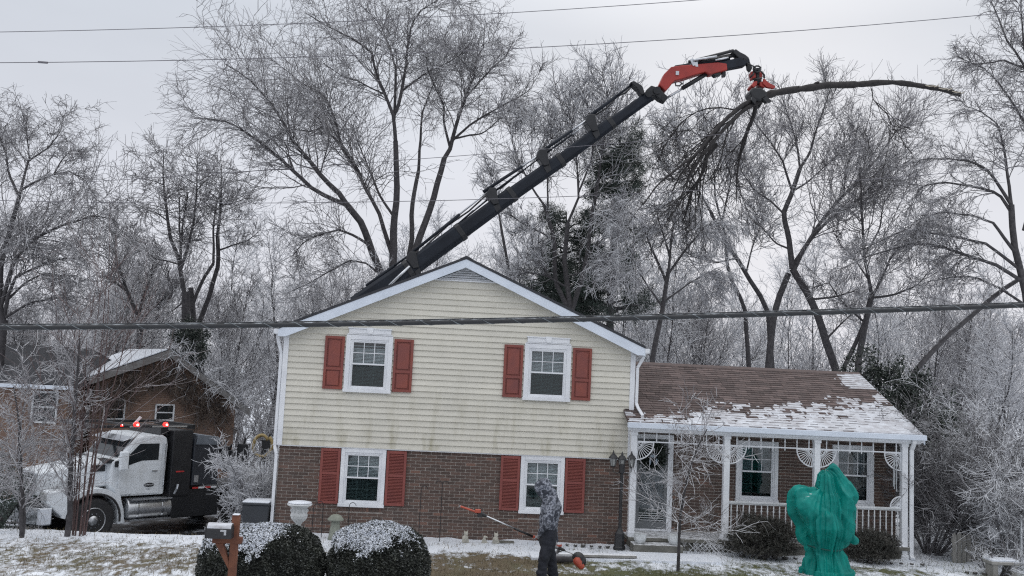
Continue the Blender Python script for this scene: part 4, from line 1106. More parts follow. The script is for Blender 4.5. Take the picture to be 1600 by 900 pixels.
tree('beech_tree', 'leaning bare trunk pair left of the tall forked tree behind the wing', 'tree', 17,
 [([(1210, 640), (1199, 478), (1169, 427), (1138, 381), (1110, 330)], .17, .09, 0), ([(1175, 640), (1164, 478), (1138, 427), (1133, 365)], .14, .08, .5)],
 [([(1110, 330), (1092, 299), (1075, 262), (1065, 225), (1050, 190)], .07, .012), ([(1133, 365), (1120, 310), (1118, 260), (1110, 210), (1100, 165)], .06, .012), ([(1140, 385), (1120, 370), (1090, 360), (1060, 340)], .05, .012), ([(1125, 350), (1140, 300), (1150, 250), (1145, 210)], .06, .012), ([(1165, 425), (1175, 380), (1190, 340), (1195, 300)], .05, .012), ([(1092, 299), (1070, 290), (1045, 270), (1025, 240)], .05, .012), ([(1150, 405), (1120, 410), (1085, 400), (1060, 385)], .05, .012)],
 l1=20, l2=8.5, l3=5, len1=.55, trop=.08, twig='icetwig', rmin=.0095, absl=3, rb=.8)
# ---- right: arching limbs with drooping fans
tree('elm_tree', 'dark trunk right of the porch roof with broken tops and side limbs', 'tree', 12,
 [([(1338, 660), (1340, 573), (1353, 500), (1362, 460)], .2, .15, 0), ([(1312, 660), (1318, 573), (1345, 520), (1358, 480)], .13, .1, .5)],
 [([(1362, 460), (1350, 400), (1345, 330), (1343, 267)], .10, .04), ([(1360, 470), (1380, 430), (1393, 400), (1430, 370), (1450, 340)], .08, .015), ([(1362, 465), (1393, 462), (1430, 448), (1465, 410)], .07, .015), ([(1345, 500), (1320, 470), (1300, 440), (1270, 450)], .06, .015), ([(1350, 400), (1370, 360), (1375, 320), (1400, 290)], .06, .012), ([(1352, 440), (1330, 400), (1310, 380), (1295, 350)], .05, .012)],
 l1=13, l2=7, l3=3.8, len1=.62, trop=.03, rmin=.008, absl=3.4, rb=.7)
tree('arching_tree', 'arching tree at the right edge with drooping fans of iced twigs', 'tree', 9.5,
 [([(1428, 640), (1430, 580), (1480, 527), (1527, 487), (1570, 450), (1610, 425)], .095, .075, .5), ([(1640, 700), (1615, 560), (1598, 467), (1580, 380), (1580, 320)], .15, .10, 0)],
 [([(1600, 440), (1560, 415), (1527, 407), (1490, 395), (1460, 385), (1420, 386), (1393, 393), (1350, 405), (1305, 425)], .07, .012, -.6), ([(1590, 420), (1540, 380), (1500, 372), (1460, 366), (1410, 362), (1370, 380), (1330, 400)], .06, .012, .4),
  ([(1600, 480), (1560, 450), (1520, 430), (1490, 430), (1450, 440)], .05, .012, .6), ([(1580, 320), (1547, 267), (1520, 252), (1493, 247), (1455, 245), (1432, 250), (1420, 275)], .06, .01, -.3), ([(1580, 330), (1560, 300), (1520, 290), (1480, 285), (1440, 290), (1425, 320)], .06, .01, .6),
  ([(1585, 400), (1550, 350), (1510, 335), (1470, 330), (1430, 345)], .06, .01, -.8), ([(1578, 320), (1570, 240), (1560, 193), (1530, 172), (1505, 165)], .06, .01, .2), ([(1600, 360), (1625, 260), (1610, 200), (1580, 150), (1547, 110), (1493, 87)], .07, .012, -.2),
  ([(1640, 260), (1625, 160), (1600, 105), (1570, 60), (1553, 15), (1540, -20)], .07, .012, .2), ([(1620, 160), (1600, 70), (1595, 10), (1600, -30)], .05, .012, -.3), ([(1600, 110), (1570, 95), (1530, 100), (1495, 95)], .04, .01, .2)],
 l1=22, l2=8, l3=5, len1=.5, trop=-.02, droop=-.10, twig='twig', rmin=.0072, absl=1.5, wob=.24)
tree('birch_tree', 'pale birch-like tree with hanging ice-white twigs left of the forked tree', 'tree', 11,
 [([(1020, 680), (1020, 560), (1035, 480), (1045, 420)], .11, .07, 0)],
 [([(1045, 420), (1050, 360), (1060, 320), (1075, 300)], .05, .01), ([(1040, 440), (1020, 390), (1005, 350), (985, 330), (965, 345)], .05, .01), ([(1045, 430), (1080, 380), (1105, 350), (1130, 350), (1150, 370)], .05, .01), ([(1035, 480), (1000, 430), (975, 410), (955, 425)], .04, .01), ([(1040, 470), (1080, 440), (1110, 425), (1130, 440)], .04, .01), ([(1048, 400), (1030, 350), (1020, 310)], .04, .01)],
 l1=22, l2=8, l3=5, len1=.55, trop=-.03, droop=-.22, twig='icetwig', branch='twig', rmin=.008, absl=1.6)

# ---- evergreen pines behind: trunk, limbs, needle tufts
def pine(name, label, px, pytop, pybase, Y, r, spread, n, side=1.0, seed=0):
    g = np.random.default_rng(seed); b = at(px, pybase, Y); tp = at(px, pytop, Y); b.z = gz(b.x, b.y)-.05
    root = empty(name, b, label, 'tree'); H_ = tp.z-b.z
    A = Acc(); P = np.array([[b.x+.1*math.sin(i), b.y, b.z+H_*i/9] for i in range(10)]); V, Fq = tubes_np(P[None], np.linspace(r, .03, 10)[None], 8); A.add(V, Fq)
    link('trunk', A.mesh('trunk', M['bark']), root)
    nl = n; z = g.random(nl)**.8; a = g.random(nl)*6.283; L_ = spread*(1.05-z)**.6*(.5+.7*g.random(nl)); z = .38+.6*z
    L_ = spread*np.clip(1.15-z, .1, 1)**.5*(.4+.7*g.random(nl))
    st = np.stack([np.full(nl, b.x), np.full(nl, b.y), b.z+H_*z], 1); d = np.stack([np.cos(a), np.sin(a), .25*np.ones(nl)], 1)
    PP = st[:, None, :]+d[:, None, :]*(L_[:, None, None]*np.linspace(0, 1, 6)[None, :, None]); PP[:, :, 2] -= .10*np.linspace(0, 1, 6)**2*L_[:, None]
    PP += g.normal(size=PP.shape)*.05; R_ = np.tile(np.linspace(.05, .012, 6), (nl, 1)); V, Fq = tubes_np(PP, R_, 4); A = Acc(); A.add(V, Fq); link('branches', A.mesh('branches', M['bark']), root)
    T = grow(PP, R_, 26, lambda L2, t: .45+0*t, (20, 80), 2, .2, (0, 0, .2), .35, 1, .5, .5, .01, g=g)[0]
    C = T[:, 1]; m_ = 22
    cc = np.repeat(C, m_, 0); dd = norm(g.normal(size=(len(cc), 3))+np.array([0, 0, .25])); ln = (.12+.14*g.random(len(cc)))[:, None]; w_ = norm(np.cross(dd, g.normal(size=(len(cc), 3))))*.011
    cc = cc+g.normal(size=cc.shape)*.07
    V = np.stack([cc-w_, cc+w_, cc+dd*ln], 1).reshape(-1, 3); tn = np.repeat(g.random(len(C)), m_)
    link('needles', npmesh('needles', V, np.arange(len(V)).reshape(-1, 3), M['pine'], tone=tn), root)
    return root
pine('pine_tree', 'dark pine whose top shows right of the boom behind the iced tree', 952, 185, 600, 17, .25, 2.3, 80, seed=3)
pine('pine_tree', 'dark pine low behind the roof peak beneath the boom', 872, 330, 600, 19, .22, 3.0, 80, seed=8)

# ---- the wood behind: thin trees, one by one
def small_tree(seed, H_, n1, nst=1, twig='twig', upright=.3):
    g = np.random.default_rng(seed); root = None; sk = []
    for s in range(nst):
        a = g.random()*6.283; P = [np.array([.12*math.cos(a)*s, .12*math.sin(a)*s, 0])]; d = np.array([.12*math.cos(a)*(nst > 1)+g.normal()*.04, .12*math.sin(a)*(nst > 1)+g.normal()*.04, 1.])
        for i in range(11): d = norm(d+g.normal(size=3)*.09*np.array([1, 1, .2])); P.append(P[-1]+d*H_/11*(.8+.4*g.random() if nst > 1 else 1))
        sk.append(np.array(P))
    LP = np.stack(sk); LR = np.tile(np.linspace(.0085*H_, .010, 12), (nst, 1))
    V, Fq = tubes_np(LP, LR, 7); A = Acc(); A.add(V, Fq)
    P1, R1 = grow(LP, LR, n1, lambda L_, t: H_*.36*(1.2-t*.8), (30, 62), 7, .16, (0, 0, .10), .25, 1, .42, .35, .012, g=g)
    V, Fq = tubes_np(P1, R1, 4); A.add(V, Fq)
    trunk = A.mesh('trunk', M['bark'])
    P2, R2 = grow(P1, R1, 7, lambda L_, t: L_*.42*(1.2-.6*t), (25, 60), 4, .2, (0, 0, .03), .1, 1, .55, .4, .012, g=g)
    P3, R3 = grow(P2, R2, 4.2, lambda L_, t: L_*.5+.08, (25, 65), 3, .22, (0, 0, 0), .1, 1, .7, .5, .010, g=g)
    A = Acc()
    for p, r in ((P2, R2), (P3, R3)): V, Fq = tubes_np(p, r, 3); A.add(V, Fq)
    return trunk, A.mesh('crown', M[twig])
vars_ = [small_tree(100+i, (9, 10, 8.5, 9.5, 8, 9)[i], (26, 30, 26, 30, 34, 30)[i], (1, 1, 2, 1, 3, 2)[i], ('twig', 'icetwig', 'twig', 'icetwig', 'twig', 'icetwig')[i]) for i in range(6)]
protos = []
for tk, cw in vars_:
    r_ = empty('woodland_tree', (0, 0, 0), 'thin iced bare tree standing in the wood behind the houses', 'tree', 'thin bare trees of the wood behind the houses')
    link('trunk', tk, r_, True); link('crown', cw, r_, True); protos.append(r_)
used = set(); wl = []
rw = random.Random(21)
# picked by where they stand: rows going back from the yards
for row, (Yb, n_, s0) in enumerate(((17, 16, .68), (23, 20, .9), (31, 22, 1.1), (44, 22, 1.35))):
    for i in range(n_):
        D = Yb-CAM.y; x0, x1 = CAM.x-.55*D, CAM.x+.68*D
        x = x0+(x1-x0)*(i+rw.random()*.9)/n_; y = Yb+rw.uniform(-3, 3)
        if row == 0 and (-13 < x < -9): continue
        s_ = s0*rw.uniform(.75, 1.15)
        wl.append((x, y, s_))
for i, (x, y, s_) in enumerate(wl):
    k = rw.randrange(6)
    if k not in used: o = protos[k]; used.add(k)
    else: o = copy_tree(protos[k])
    o.location = (x, y, gz(x, y)-.1); o.rotation_euler = (0, 0, rw.random()*6.28); o.scale = (s_, s_, s_*rw.uniform(.9, 1.15))
for k in range(6):
    if k not in used: copy = protos[k]; copy.location = (20+k, 40, -.6)
# brush between the trunks: tangled low growth, far off
def brush(name, label, Yb, n_, H_, seed, rmin, twig='twig', xr=None, zb=-.6):
    g = np.random.default_rng(seed); D = Yb-CAM.y; x0, x1 = xr or (CAM.x-.6*D, CAM.x+.7*D)
    X = x0+(x1-x0)*g.random(n_); Yy = Yb+g.normal(size=n_)*1.5; st = np.stack([X, Yy, np.full(n_, zb)], 1)
    d = norm(g.normal(size=(n_, 3))*.35+np.array([0, 0, 1.])); L_ = H_*(.4+.8*g.random(n_))*(.8+.4*np.sin(X*.7)); P = np.empty((n_, 6, 3)); P[:, 0] = st
    for j in range(1, 6): d = norm(d+g.normal(size=(n_, 3))*.13); P[:, j] = P[:, j-1]+d*(L_/5)[:, None]
    R_ = np.tile(np.linspace(rmin*2.2, rmin*.8, 6), (n_, 1))
    P2, R2 = grow(P, R_, 7, lambda L1, t: L1*.32, (30, 70), 4, .25, (0, 0, 0), .2, 1, .6, .5, rmin, g=g)
    P3, R3 = grow(P2, R2, 3.0, lambda L1, t: L1*.5, (30, 70), 3, .25, (0, 0, 0), .1, 1, .7, .5, rmin*.9, g=g)
    A = Acc()
    for p, r in ((P, R_), (P2, R2), (P3, R3)): V, Fq = tubes_np(p, r, 3); A.add(V, Fq)
    o = link(name, A.mesh(name, M[twig])); tag(o, label, 'brush', kind='stuff'); return o
brush('brush', 'tangled iced brush along the near edge of the wood', 19, 900, 3.2, 51, .010, 'twig')
brush('brush', 'taller iced brush deeper in the wood', 30, 650, 4.8, 52, .015)
brush('brush', 'far bare brush closing the view through the wood', 55, 800, 7.5, 53, .024)
# ============================================================ shrubs and saplings near the house
def leaf_np(C, Nn, size, g, aspect=.5, tilt=.6):
    n = len(C); d = norm(Nn+g.normal(size=(n, 3))*tilt); w_ = norm(np.cross(d, g.normal(size=(n, 3)))); s = (size*(.6+.8*g.random(n)))[:, None]
    V = np.stack([C-w_*s*aspect*.1, C+d*s*.45+w_*s*aspect*.5, C+d*s, C+d*s*.45-w_*s*aspect*.5], 1).reshape(-1, 3)
    return V, np.arange(n*4).reshape(-1, 4)
def clipped(name, label, c, rx, ry, h, n, seed, snowbias):
    g = np.random.default_rng(seed); x0, y0 = c; z0 = gz(x0, y0)
    root = empty(name, (x0, y0, z0), label, 'bush')
    def surf(n_):
        u = g.random(n_)*6.283; v = g.random(n_)**.85      # v 0 at the foot, 1 at the top
        ph = v*np.pi/2; ph = (v*1.42-.42)*np.pi/2; pr = np.cos(ph)**.62; pz = .40+.60*np.sin(ph)
        lx = np.array([mnoise.noise((math.cos(a)*1.6+seed, math.sin(a)*1.6, b*1.8)) for a, b in zip(u, v)])
        ly = np.array([mnoise.noise((math.cos(a)*6+seed, math.sin(a)*6, b*7)) for a, b in zip(u, v)])
        k = 1+.09*lx+.05*ly
        P = np.stack([x0+rx*pr*np.cos(u)*k, y0+ry*pr*np.sin(u)*k, z0+h*pz*(1+.04*lx+.03*ly)], 1)
        Nn = norm(np.stack([np.cos(u)*pr/rx, np.sin(u)*pr/ry, np.sin(ph)/h*.9], 1)); return P, Nn, ly
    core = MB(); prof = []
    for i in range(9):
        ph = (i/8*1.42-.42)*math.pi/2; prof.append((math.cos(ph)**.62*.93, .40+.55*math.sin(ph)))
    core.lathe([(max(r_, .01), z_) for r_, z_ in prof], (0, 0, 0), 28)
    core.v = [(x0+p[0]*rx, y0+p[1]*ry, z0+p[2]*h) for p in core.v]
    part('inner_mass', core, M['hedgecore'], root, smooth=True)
    P, Nn, ly = surf(n); P -= Nn*(g.random(n)**2*.06)[:, None]
    V, F_ = leaf_np(P, Nn, .030, g, .75, .75)
    link('leaves', npmesh('leaves', V, F_, M['hedge'], tone=np.clip(.5+ly*.6+g.normal(size=n)*.2, 0, 1)), root)
    # snow caught on top, in clumps
    P, Nn, ly = surf(int(n*2.6))
    pn = np.array([mnoise.noise((p[0]*2.6, p[1]*2.6, p[2]*2.6+seed))*.9+mnoise.noise((p[0]*9, p[1]*9, p[2]*9))*.75+.45*mnoise.noise((p[0]*30, p[1]*30, p[2]*30)) for p in P])+g.normal(size=len(P))*.22
    zz = (P[:, 2]-z0)/h; side = snowbias(P[:, 0]-x0, P[:, 1]-y0)
    keep = (zz-.85)*2.6+side+pn*.60 > 0; P, Nn = P[keep]+Nn[keep]*.008, Nn[keep]
    up = norm(Nn*.6+np.array([0, 0, 1.]))
    V, F_ = leaf_np(P-up*.0, norm(np.cross(up, g.normal(size=up.shape))), .021, g, .9, .4)
    s_ = link('snow_cap', npmesh('snow_cap', V, F_, M['snow']), root); s_['kind'] = 'stuff'
    return root
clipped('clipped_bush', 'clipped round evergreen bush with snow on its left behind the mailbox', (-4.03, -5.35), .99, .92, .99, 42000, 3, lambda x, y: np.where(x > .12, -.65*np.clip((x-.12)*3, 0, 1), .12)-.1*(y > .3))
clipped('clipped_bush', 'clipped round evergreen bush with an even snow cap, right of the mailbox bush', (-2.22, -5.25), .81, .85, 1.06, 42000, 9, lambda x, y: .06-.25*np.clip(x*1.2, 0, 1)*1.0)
def yew(label, c, rx, ry, h, n, seed):
    g = np.random.default_rng(seed); x0, y0 = c; z0 = gz(x0, y0); root = empty('yew_shrub', (x0, y0, z0), label, 'shrub')
    st = MB()
    for i in range(9):
        a = g.random()*6.283; st.tube([(x0+.05*math.cos(a), y0+.05*math.sin(a), z0-.05), (x0+rx*.3*math.cos(a), y0+ry*.3*math.sin(a), z0+h*.4), (x0+rx*.6*math.cos(a), y0+ry*.6*math.sin(a), z0+h*.6)], [.02, .014, .006], 5)
    part('stems', st, M['bark'], root)
    nt_ = n//26; u = g.random(nt_)*6.283; v = g.random(nt_); ph = v*np.pi/2; rr = (.35+.65*g.random(nt_)**.5)
    lump = np.array([1+.28*mnoise.noise((math.cos(a)*2+seed, math.sin(a)*2, b*3)) for a, b in zip(u, v)])
    C = np.stack([x0+rx*np.cos(u)*np.cos(ph)**.6*rr*lump, y0+ry*np.sin(u)*np.cos(ph)**.6*rr*lump, z0+.05+h*(.12+.88*np.sin(ph)*rr**.6*lump)], 1)
    d = norm(C-np.array([x0, y0, z0+.1])+g.normal(size=C.shape)*.25)
    L_ = .11+.10*g.random(nt_); k = np.linspace(0, 1, 26)[None, :, None]; pos = C[:, None]+d[:, None]*(L_[:, None, None]*(k-.5)); dd = norm(d[:, None]*.7+g.normal(size=pos.shape)*.8)
    V, F_ = leaf_np(pos.reshape(-1, 3), dd.reshape(-1, 3), .036, g, .28, .2)
    link('leaves', npmesh('leaves', V, F_, M['yew'], tone=np.repeat(g.random(nt_), 26)), root); return root
yew('wide dark yew shrub in front of the porch railing, left of the teal cover', (5.42, -1.0), .76, .50, .72, 52000, 4)
yew('smaller dark yew shrub in front of the porch, right of the teal cover', (7.75, -1.05), .60, .44, .54, 36000, 6)
# broad-leaved evergreen at the right end of the wing
def holly(label, blobs, n, seed, mat='holly', base=None, leaf=.085):
    g = np.random.default_rng(seed); bx, by = base; root = empty('holly_tree', (bx, by, gz(bx, by)-.1), label, 'tree')
    st = MB(); P = []
    for cx, cy, cz, r_ in blobs: st.tube([(bx, by, gz(bx, by)-.1), ((bx+cx)/2+.1, (by+cy)/2, cz*.45), (cx, cy, cz)], [.10, .06, .02], 6)
    part('trunk', st, M['bark'], root); w_ = np.array([b[3]**2 for b in blobs]); cn = (n*w_/w_.sum()).astype(int)
    for (cx, cy, cz, r_), c_ in zip(blobs, cn):
        cl = norm(g.normal(size=(max(6, c_//90), 3)))*r_*(.45+.55*g.random((max(6, c_//90), 1))); cl = np.repeat(cl, 90, 0)+g.normal(size=(len(cl)*90, 3))*.13*r_**.5
        P.append(cl*np.array([1, 1, 1.15])+np.array([cx, cy, cz]))
    P = np.concatenate(P); d = norm(g.normal(size=P.shape)+np.array([0, -.2, .5])); V, F_ = leaf_np(P, d, leaf, g, .5, .3)
    link('leaves', npmesh('leaves', V, F_, M[mat], tone=g.random(len(P))), root); return root
holly('dark evergreen tree pressed against the right end of the porch roof', [(10.9, 4.6, 3.6, .9), (11.4, 4.2, 2.9, 1.0), (10.9, 3.4, 2.2, .9), (11.9, 3.8, 2.0, 1.0), (11.2, 3.0, 1.2, .9), (10.4, 5.2, 4.1, .6), (12.4, 4.2, 1.3, .8)], 26000, 12, base=(11.3, 4.0))
holly('dark ivy-clad stub rising between the house and the poplar', [at(300, 545, 15)[:]+(.9,), at(290, 520, 15)[:]+(.5,)], 5000, 14, base=at(298, 600, 15)[:2])
# ---- leafless shrubs grown from the ground
def twiggy(name, label, c, n0, H_, spread, per, seed, twig='icetwig', rmin=.005, cat='shrub', droop=-.03, r0=.018, lean=(0, 0), stem='branch', levels=3, wob=.14, zoff=0, ang0=(25, 65), len0=.40):
    g = np.random.default_rng(seed); x0, y0 = c; z0 = gz(x0, y0)-.04+zoff; root = empty(name, (x0, y0, z0), label, cat)
    a = g.random(n0)*6.283; s_ = spread*g.random(n0)**.6; st = np.stack([x0+.06*np.cos(a)*n0**.3, y0+.06*np.sin(a)*n0**.3, np.full(n0, z0)], 1)
    d = norm(np.stack([np.cos(a)*s_+lean[0], np.sin(a)*s_+lean[1], np.ones(n0)], 1)); L_ = H_*(.7+.4*g.random(n0)); P = np.empty((n0, 9, 3)); P[:, 0] = st
    for j in range(1, 9): d = norm(d+g.normal(size=(n0, 3))*wob*.6+np.array([0, 0, droop])); P[:, j] = P[:, j-1]+d*(L_/8)[:, None]
    Rr = np.tile(np.linspace(r0, r0*.3, 9), (n0, 1)); V, F_ = tubes_np(P, Rr, 6); A = Acc(); A.add(V, F_); link('stems', A.mesh('stems', M[stem]), root)
    A = Acc(); Pp, Rp = P, Rr
    for lv in range(levels):
        Pp, Rp = grow(Pp, Rp, per[lv], (lambda L1, t: L1*len0*(1.15-.5*t)) if lv == 0 else (lambda L1, t: L1*.48), ang0 if lv == 0 else (25, 65), (7, 5, 4, 3)[lv], wob, (0, 0, .03+droop if lv else .04), .15, 1, .38 if lv == 0 else .5, .5, rmin*(1.3 if lv == 0 else 1), g=g)
        V, F_ = tubes_np(Pp, Rp, 3 if lv else 4); A.add(V, F_)
    link('twigs', A.mesh('twigs', M[twig]), root, kind='stuff'); return root
twiggy('iced_shrub', 'spreading ice-coated shrub between the truck and the house corner', (-5.42, .95), 14, 2.0, .30, (12, 9, 4.5), 31, 'icetwig', .0055, droop=-.04, r0=.018, len0=.27)
twiggy('iced_shrub', 'low iced sprays at the foot of the shrub beside the truck', (-5.80, .25), 8, .6, 1.0, (8, 6, 3), 32, 'icetwig', .005, droop=-.08)
twiggy('sapling', 'small iced tree in front of the porch door', (3.30, -2.6), 1, 2.75, .02, (34, 8, 4.2), 33, 'twig', .0050, 'tree', droop=0, r0=.034, ang0=(45, 85), len0=.30, stem='bark', wob=.12)
twiggy('sapling', 'tall slim sapling with upright shoots in front of the truck', (-8.52, -1.3), 1, 5.4, .02, (40, 8, 4), 37, 'twig', .005, 'tree', droop=.03, r0=.058, len0=.16, stem='bark', wob=.07)
# upright reddish shoots round the sapling's head
twiggy('shoot_cluster', 'clump of tall reddish shoots behind the slim sapling', (-8.40, -1.15), 8, 5.2, .05, (9, 4), 38, 'redtwig', .0055, 'shrub', droop=.05, r0=.018, levels=2, wob=.05, stem='redtwig')
twiggy('sapling', 'short bushy iced tree at the far left in front of the bumper', (-9.25, -1.5), 2, 2.9, .3, (18, 8, 4.5), 39, 'twig', .0055, 'tree', droop=0, r0=.04, stem='bark')
twiggy('iced_shrub', 'iced shrub at the far left edge by the dark undergrowth', (-10.6, -.6), 8, 1.9, 1.2, (9, 7, 4), 40, 'twig', .0055, droop=-.06)
twiggy('bare_shrub', 'large dark bare shrub against the right end of the porch', (9.75, .3), 22, 2.9, .75, (13, 9, 4), 41, 'branch', .0058, droop=-.01, r0=.022, lean=(.25, 0))
twiggy('bare_shrub', 'arching iced shrub reaching in from the right edge', (11.7, .2), 14, 3.2, .9, (12, 9, 4), 42, 'icetwig', .0055, droop=-.06, lean=(-.3, 0))
twiggy('bare_shrub', 'low iced weeds in front of the picket fence', (9.9, -1.9), 12, .75, .9, (6, 4), 43, 'icetwig', .005, levels=2)
twiggy('bare_shrub', 'iced twigs behind the stone bench at the right edge', (10.8, -.9), 10, 1.6, .8, (9, 7, 3), 44, 'icetwig', .0055)
for i, (x, y, h_, lb) in enumerate(((-4.35, -1.5, .14, 'few dry iced stems standing in the white urn'), (4.0, -.85, .35, 'dead flower stems beside the white planter'), (4.35, -.8, .45, 'dry iced stems in front of the lattice'), (8.9, -1.2, .3, 'dry weeds at the foot of the corner downspout'))):
    twiggy('dead_plant', lb, (x if i else -4.08, y), 9 if i else 6, h_, .7 if i else 1.1, (3, 2), 60+i, 'icetwig', .003, 'plant', r0=.004, levels=2, zoff=0 if i else .78)
holly('dark conifer undergrowth low at the left edge beside the bumper', [(-11.3, 1.4, .25, .75), (-12.1, 2.0, .6, .9), (-10.9, 2.6, .1, .6)], 9000, 15, 'pine', base=(-11.6, 1.8), leaf=.06)
# dead vine over the neighbour's gable is built with that house
# ============================================================ things in the yard
def loc3(x, y, dz=0): return (x, y, gz(x, y)+dz)
# urn
L0 = loc3(-4.08, -1.5); m_ = MB()
m_.box(L0[0]-.13, L0[0]+.13, L0[1]-.13, L0[1]+.13, .28, .33)
m_.lathe([(.11, .33), (.12, .36), (.055, .40), (.05, .43), (.10, .48), (.155, .54), (.165, .60), (.15, .67), (.15, .74), (.185, .77), (.235, .79), (.245, .81), (.235, .83), (.19, .83), (.15, .76)], (L0[0], L0[1], 0), 28, cap=False)
u = alone('urn', m_, M['urn'], L0, 'white classical urn on a plinth behind the left clipped bush', 'urn', smooth=False, bev=.004)
part('plinth', MB().box(L0[0]-.11, L0[0]+.11, L0[1]-.11, L0[1]+.11, 0, .279), M['urn'], None).parent = u
u.children[0].location = -Vector(L0)
rl_ = MB()
for k in range(12):
    a = k*math.pi/6; c_ = Vector((L0[0]+.157*math.cos(a), L0[1]+.157*math.sin(a), .69)); rl_.ball(c_, .022, 6, (1, 1, 1.6)); rl_.ball(c_+Vector((0, 0, -.10)), .015, 6)
q = part('relief', rl_, M['urn'], None); q.parent = u; q.location = -Vector(L0)
q = part('snow_rim', MB().lathe([(.02, .84), (.18, .845), (.235, .835), (.225, .855), (.10, .875), (.02, .88)], (L0[0], L0[1], 0), 20), M['snow'], None, smooth=True); q.parent = u; q.location = -Vector(L0)
# mushroom-topped garden light
L0 = loc3(-3.46, -.62); r_ = empty('garden_light', L0, 'pale green pagoda garden light with a snowy cap by the brick wall', 'garden light')
part('post', MB().lathe([(.15, 0), (.13, .05), (.085, .36), (.075, .40)], L0, 18), M['greenlamp'], r_, smooth=True)
part('cap', MB().lathe([(.17, .39), (.165, .415), (.10, .49), (.06, .505), (.02, .51)], L0, 18), M['greenlamp'], r_, smooth=True)
# shepherd's hooks: thin black rods with hanging scrolls
def hook(x, y, h_, label, arms):
    L_ = loc3(x, y); r_ = empty('garden_hook', L_, label, 'garden hook'); m_ = MB(); m_.tube([L_, (x, y, h_)], .008, 5)
    part('rod', m_, M['black_metal'], r_)
    for s in arms:
        pts = [(x+s*(.07-.07*math.cos(R(a))), y, h_+.07*math.sin(R(a))) for a in range(0, 200, 25)]; part('curl', MB().tube(pts, .007, 5), M['black_metal'], r_)
hook(-3.96, -.4, .60, 'thin black garden hook left of the pagoda light', (1,))
hook(-3.76, -.4, .66, 'thin black garden hook close beside the pagoda light', (-1,))
hook(-3.22, -.4, .66, 'thin black garden hook right of the pagoda light below the window', (1,))
hook(-1.74, -.4, 1.06, 'tall black garden hook on the brick wall between the lower windows, left one', (1,))
hook(-1.30, -.4, 1.18, 'tall black garden hook between the lower windows with scrolls at its top, right one', (1, -1))
# figurines
def figure(x, y, h_, label, kind):
    L_ = loc3(x, y); els = [((x, y, L_[2]+h_*.28), h_*.28, (1, .8, 1.1)), ((x+.01, y, L_[2]+h_*.68), h_*.2, (1, .9, 1)), ((x-.03, y, L_[2]+h_*.05), (x+.05, y, L_[2]+h_*.05), h_*.16, h_*.16)]
    if kind == 'cat': els += [((x-.025, y, L_[2]+h_*.8), (x-.03, y, L_[2]+h_*.97), .014, .006), ((x+.04, y, L_[2]+h_*.8), (x+.045, y, L_[2]+h_*.97), .014, .006)]
    else: els += [((x+.04, y-.02, L_[2]+h_*.72), (x+.07, y-.03, L_[2]+h_*.68), .02, .012)]
    o = blob('figurine', els, .009, M['statue']); o.data.transform(Matrix.Translation(-Vector(L_))); o.location = L_; tag(o, label, 'figurine', 'pale figurines along the brick wall')
figure(-.76, -.36, .25, 'largest pale animal figurine at the foot of the brick wall', 'cat')
figure(-.36, -.36, .17, 'smallest pale figurine, the middle one at the foot of the wall', 'dog')
figure(-.12, -.36, .24, 'pale pointed-ear figurine nearest the person at the foot of the wall', 'cat')
o = alone('stone_block', MB().box(-.1+.0, .28, -.34, -.18, .0, .03), M['concrete'], (0, -.3, 0), 'flat grey slab beside the figurines', 'slab')
# lamp post
L0 = loc3(2.475, -.62); x, y, z = L0; r_ = empty('lamp_post', L0, 'black garden lamp post with three lanterns at the brick corner', 'lamp post')
part('post', MB().lathe([(.13, 0), (.13, .06), (.11, .08), (.10, .34), (.075, .38), (.05, .42), (.035, .46), (.035, .80), (.042, .82), (.035, .84), (.033, 1.58), (.06, 1.60), (.06, 1.76), (.03, 1.79), (.02, 1.88)], L0, 10), M['black_metal'], r_)
for k, (dx, dy, dz) in enumerate(((-.19, 0, 0), (.0, .02, -.02), (.20, 0, 0))):
    a = MB(); cx, cy, cz = x+dx, y+dy, z+1.72+dz
    if dx: a.tube([(x, y, z+1.66), (x+dx*.5, y, z+1.58), (x+dx, y, z+1.62), (cx, cy, cz)], .010, 6)
    else: a.tube([(x, y, z+1.7), (cx, cy, cz)], .010, 6)
    a.lathe([(.02, -.01), (.055, .0), (.058, .012)], (cx, cy, cz), 8); a.lathe([(.095, .175), (.10, .185), (.055, .245), (.03, .26), (.02, .29), (.006, .34)], (cx, cy, cz), 8)
    for j in range(6): q = j*math.pi/3; a.bar((cx+.055*math.cos(q), cy+.055*math.sin(q), cz+.01), (cx+.082*math.cos(q), cy+.082*math.sin(q), cz+.18), .008, .008)
    ln = part('lantern', a, M['black_metal'], r_); part('glass', MB().lathe([(.048, .014), (.075, .174)], (cx, cy, cz), 6), M['lampglass'], ln)
# planters on the step
for x, lb in ((2.86, 'white fluted planter on the step left of the door'), (3.58, 'white fluted planter on the step right of the door')):
    m_ = MB(); n_ = 20; vs = []; L_ = (x, -.86, .186); prof = [(.07, 0), (.09, .02), (.125, .09), (.13, .17), (.135, .20), (.125, .20), (.11, .15)]
    m_.lathe(prof, L_, 20, cap=False); m_.v = [tuple(Vector((L_[0], L_[1], p[2])) + (Vector((p[0]-L_[0], p[1]-L_[1], 0))*(1+.05*math.cos(8*math.atan2(p[1]-L_[1], p[0]-L_[0]))))) for p in m_.v]
    o = alone('planter', m_, M['urn'], L_, lb, 'planter', 'white planters on the porch step'); q = part('soil', MB().lathe([(.01, .16), (.115, .16)], L_, 16), M['snow'], None); q.parent = o; q.location = -Vector(L_)
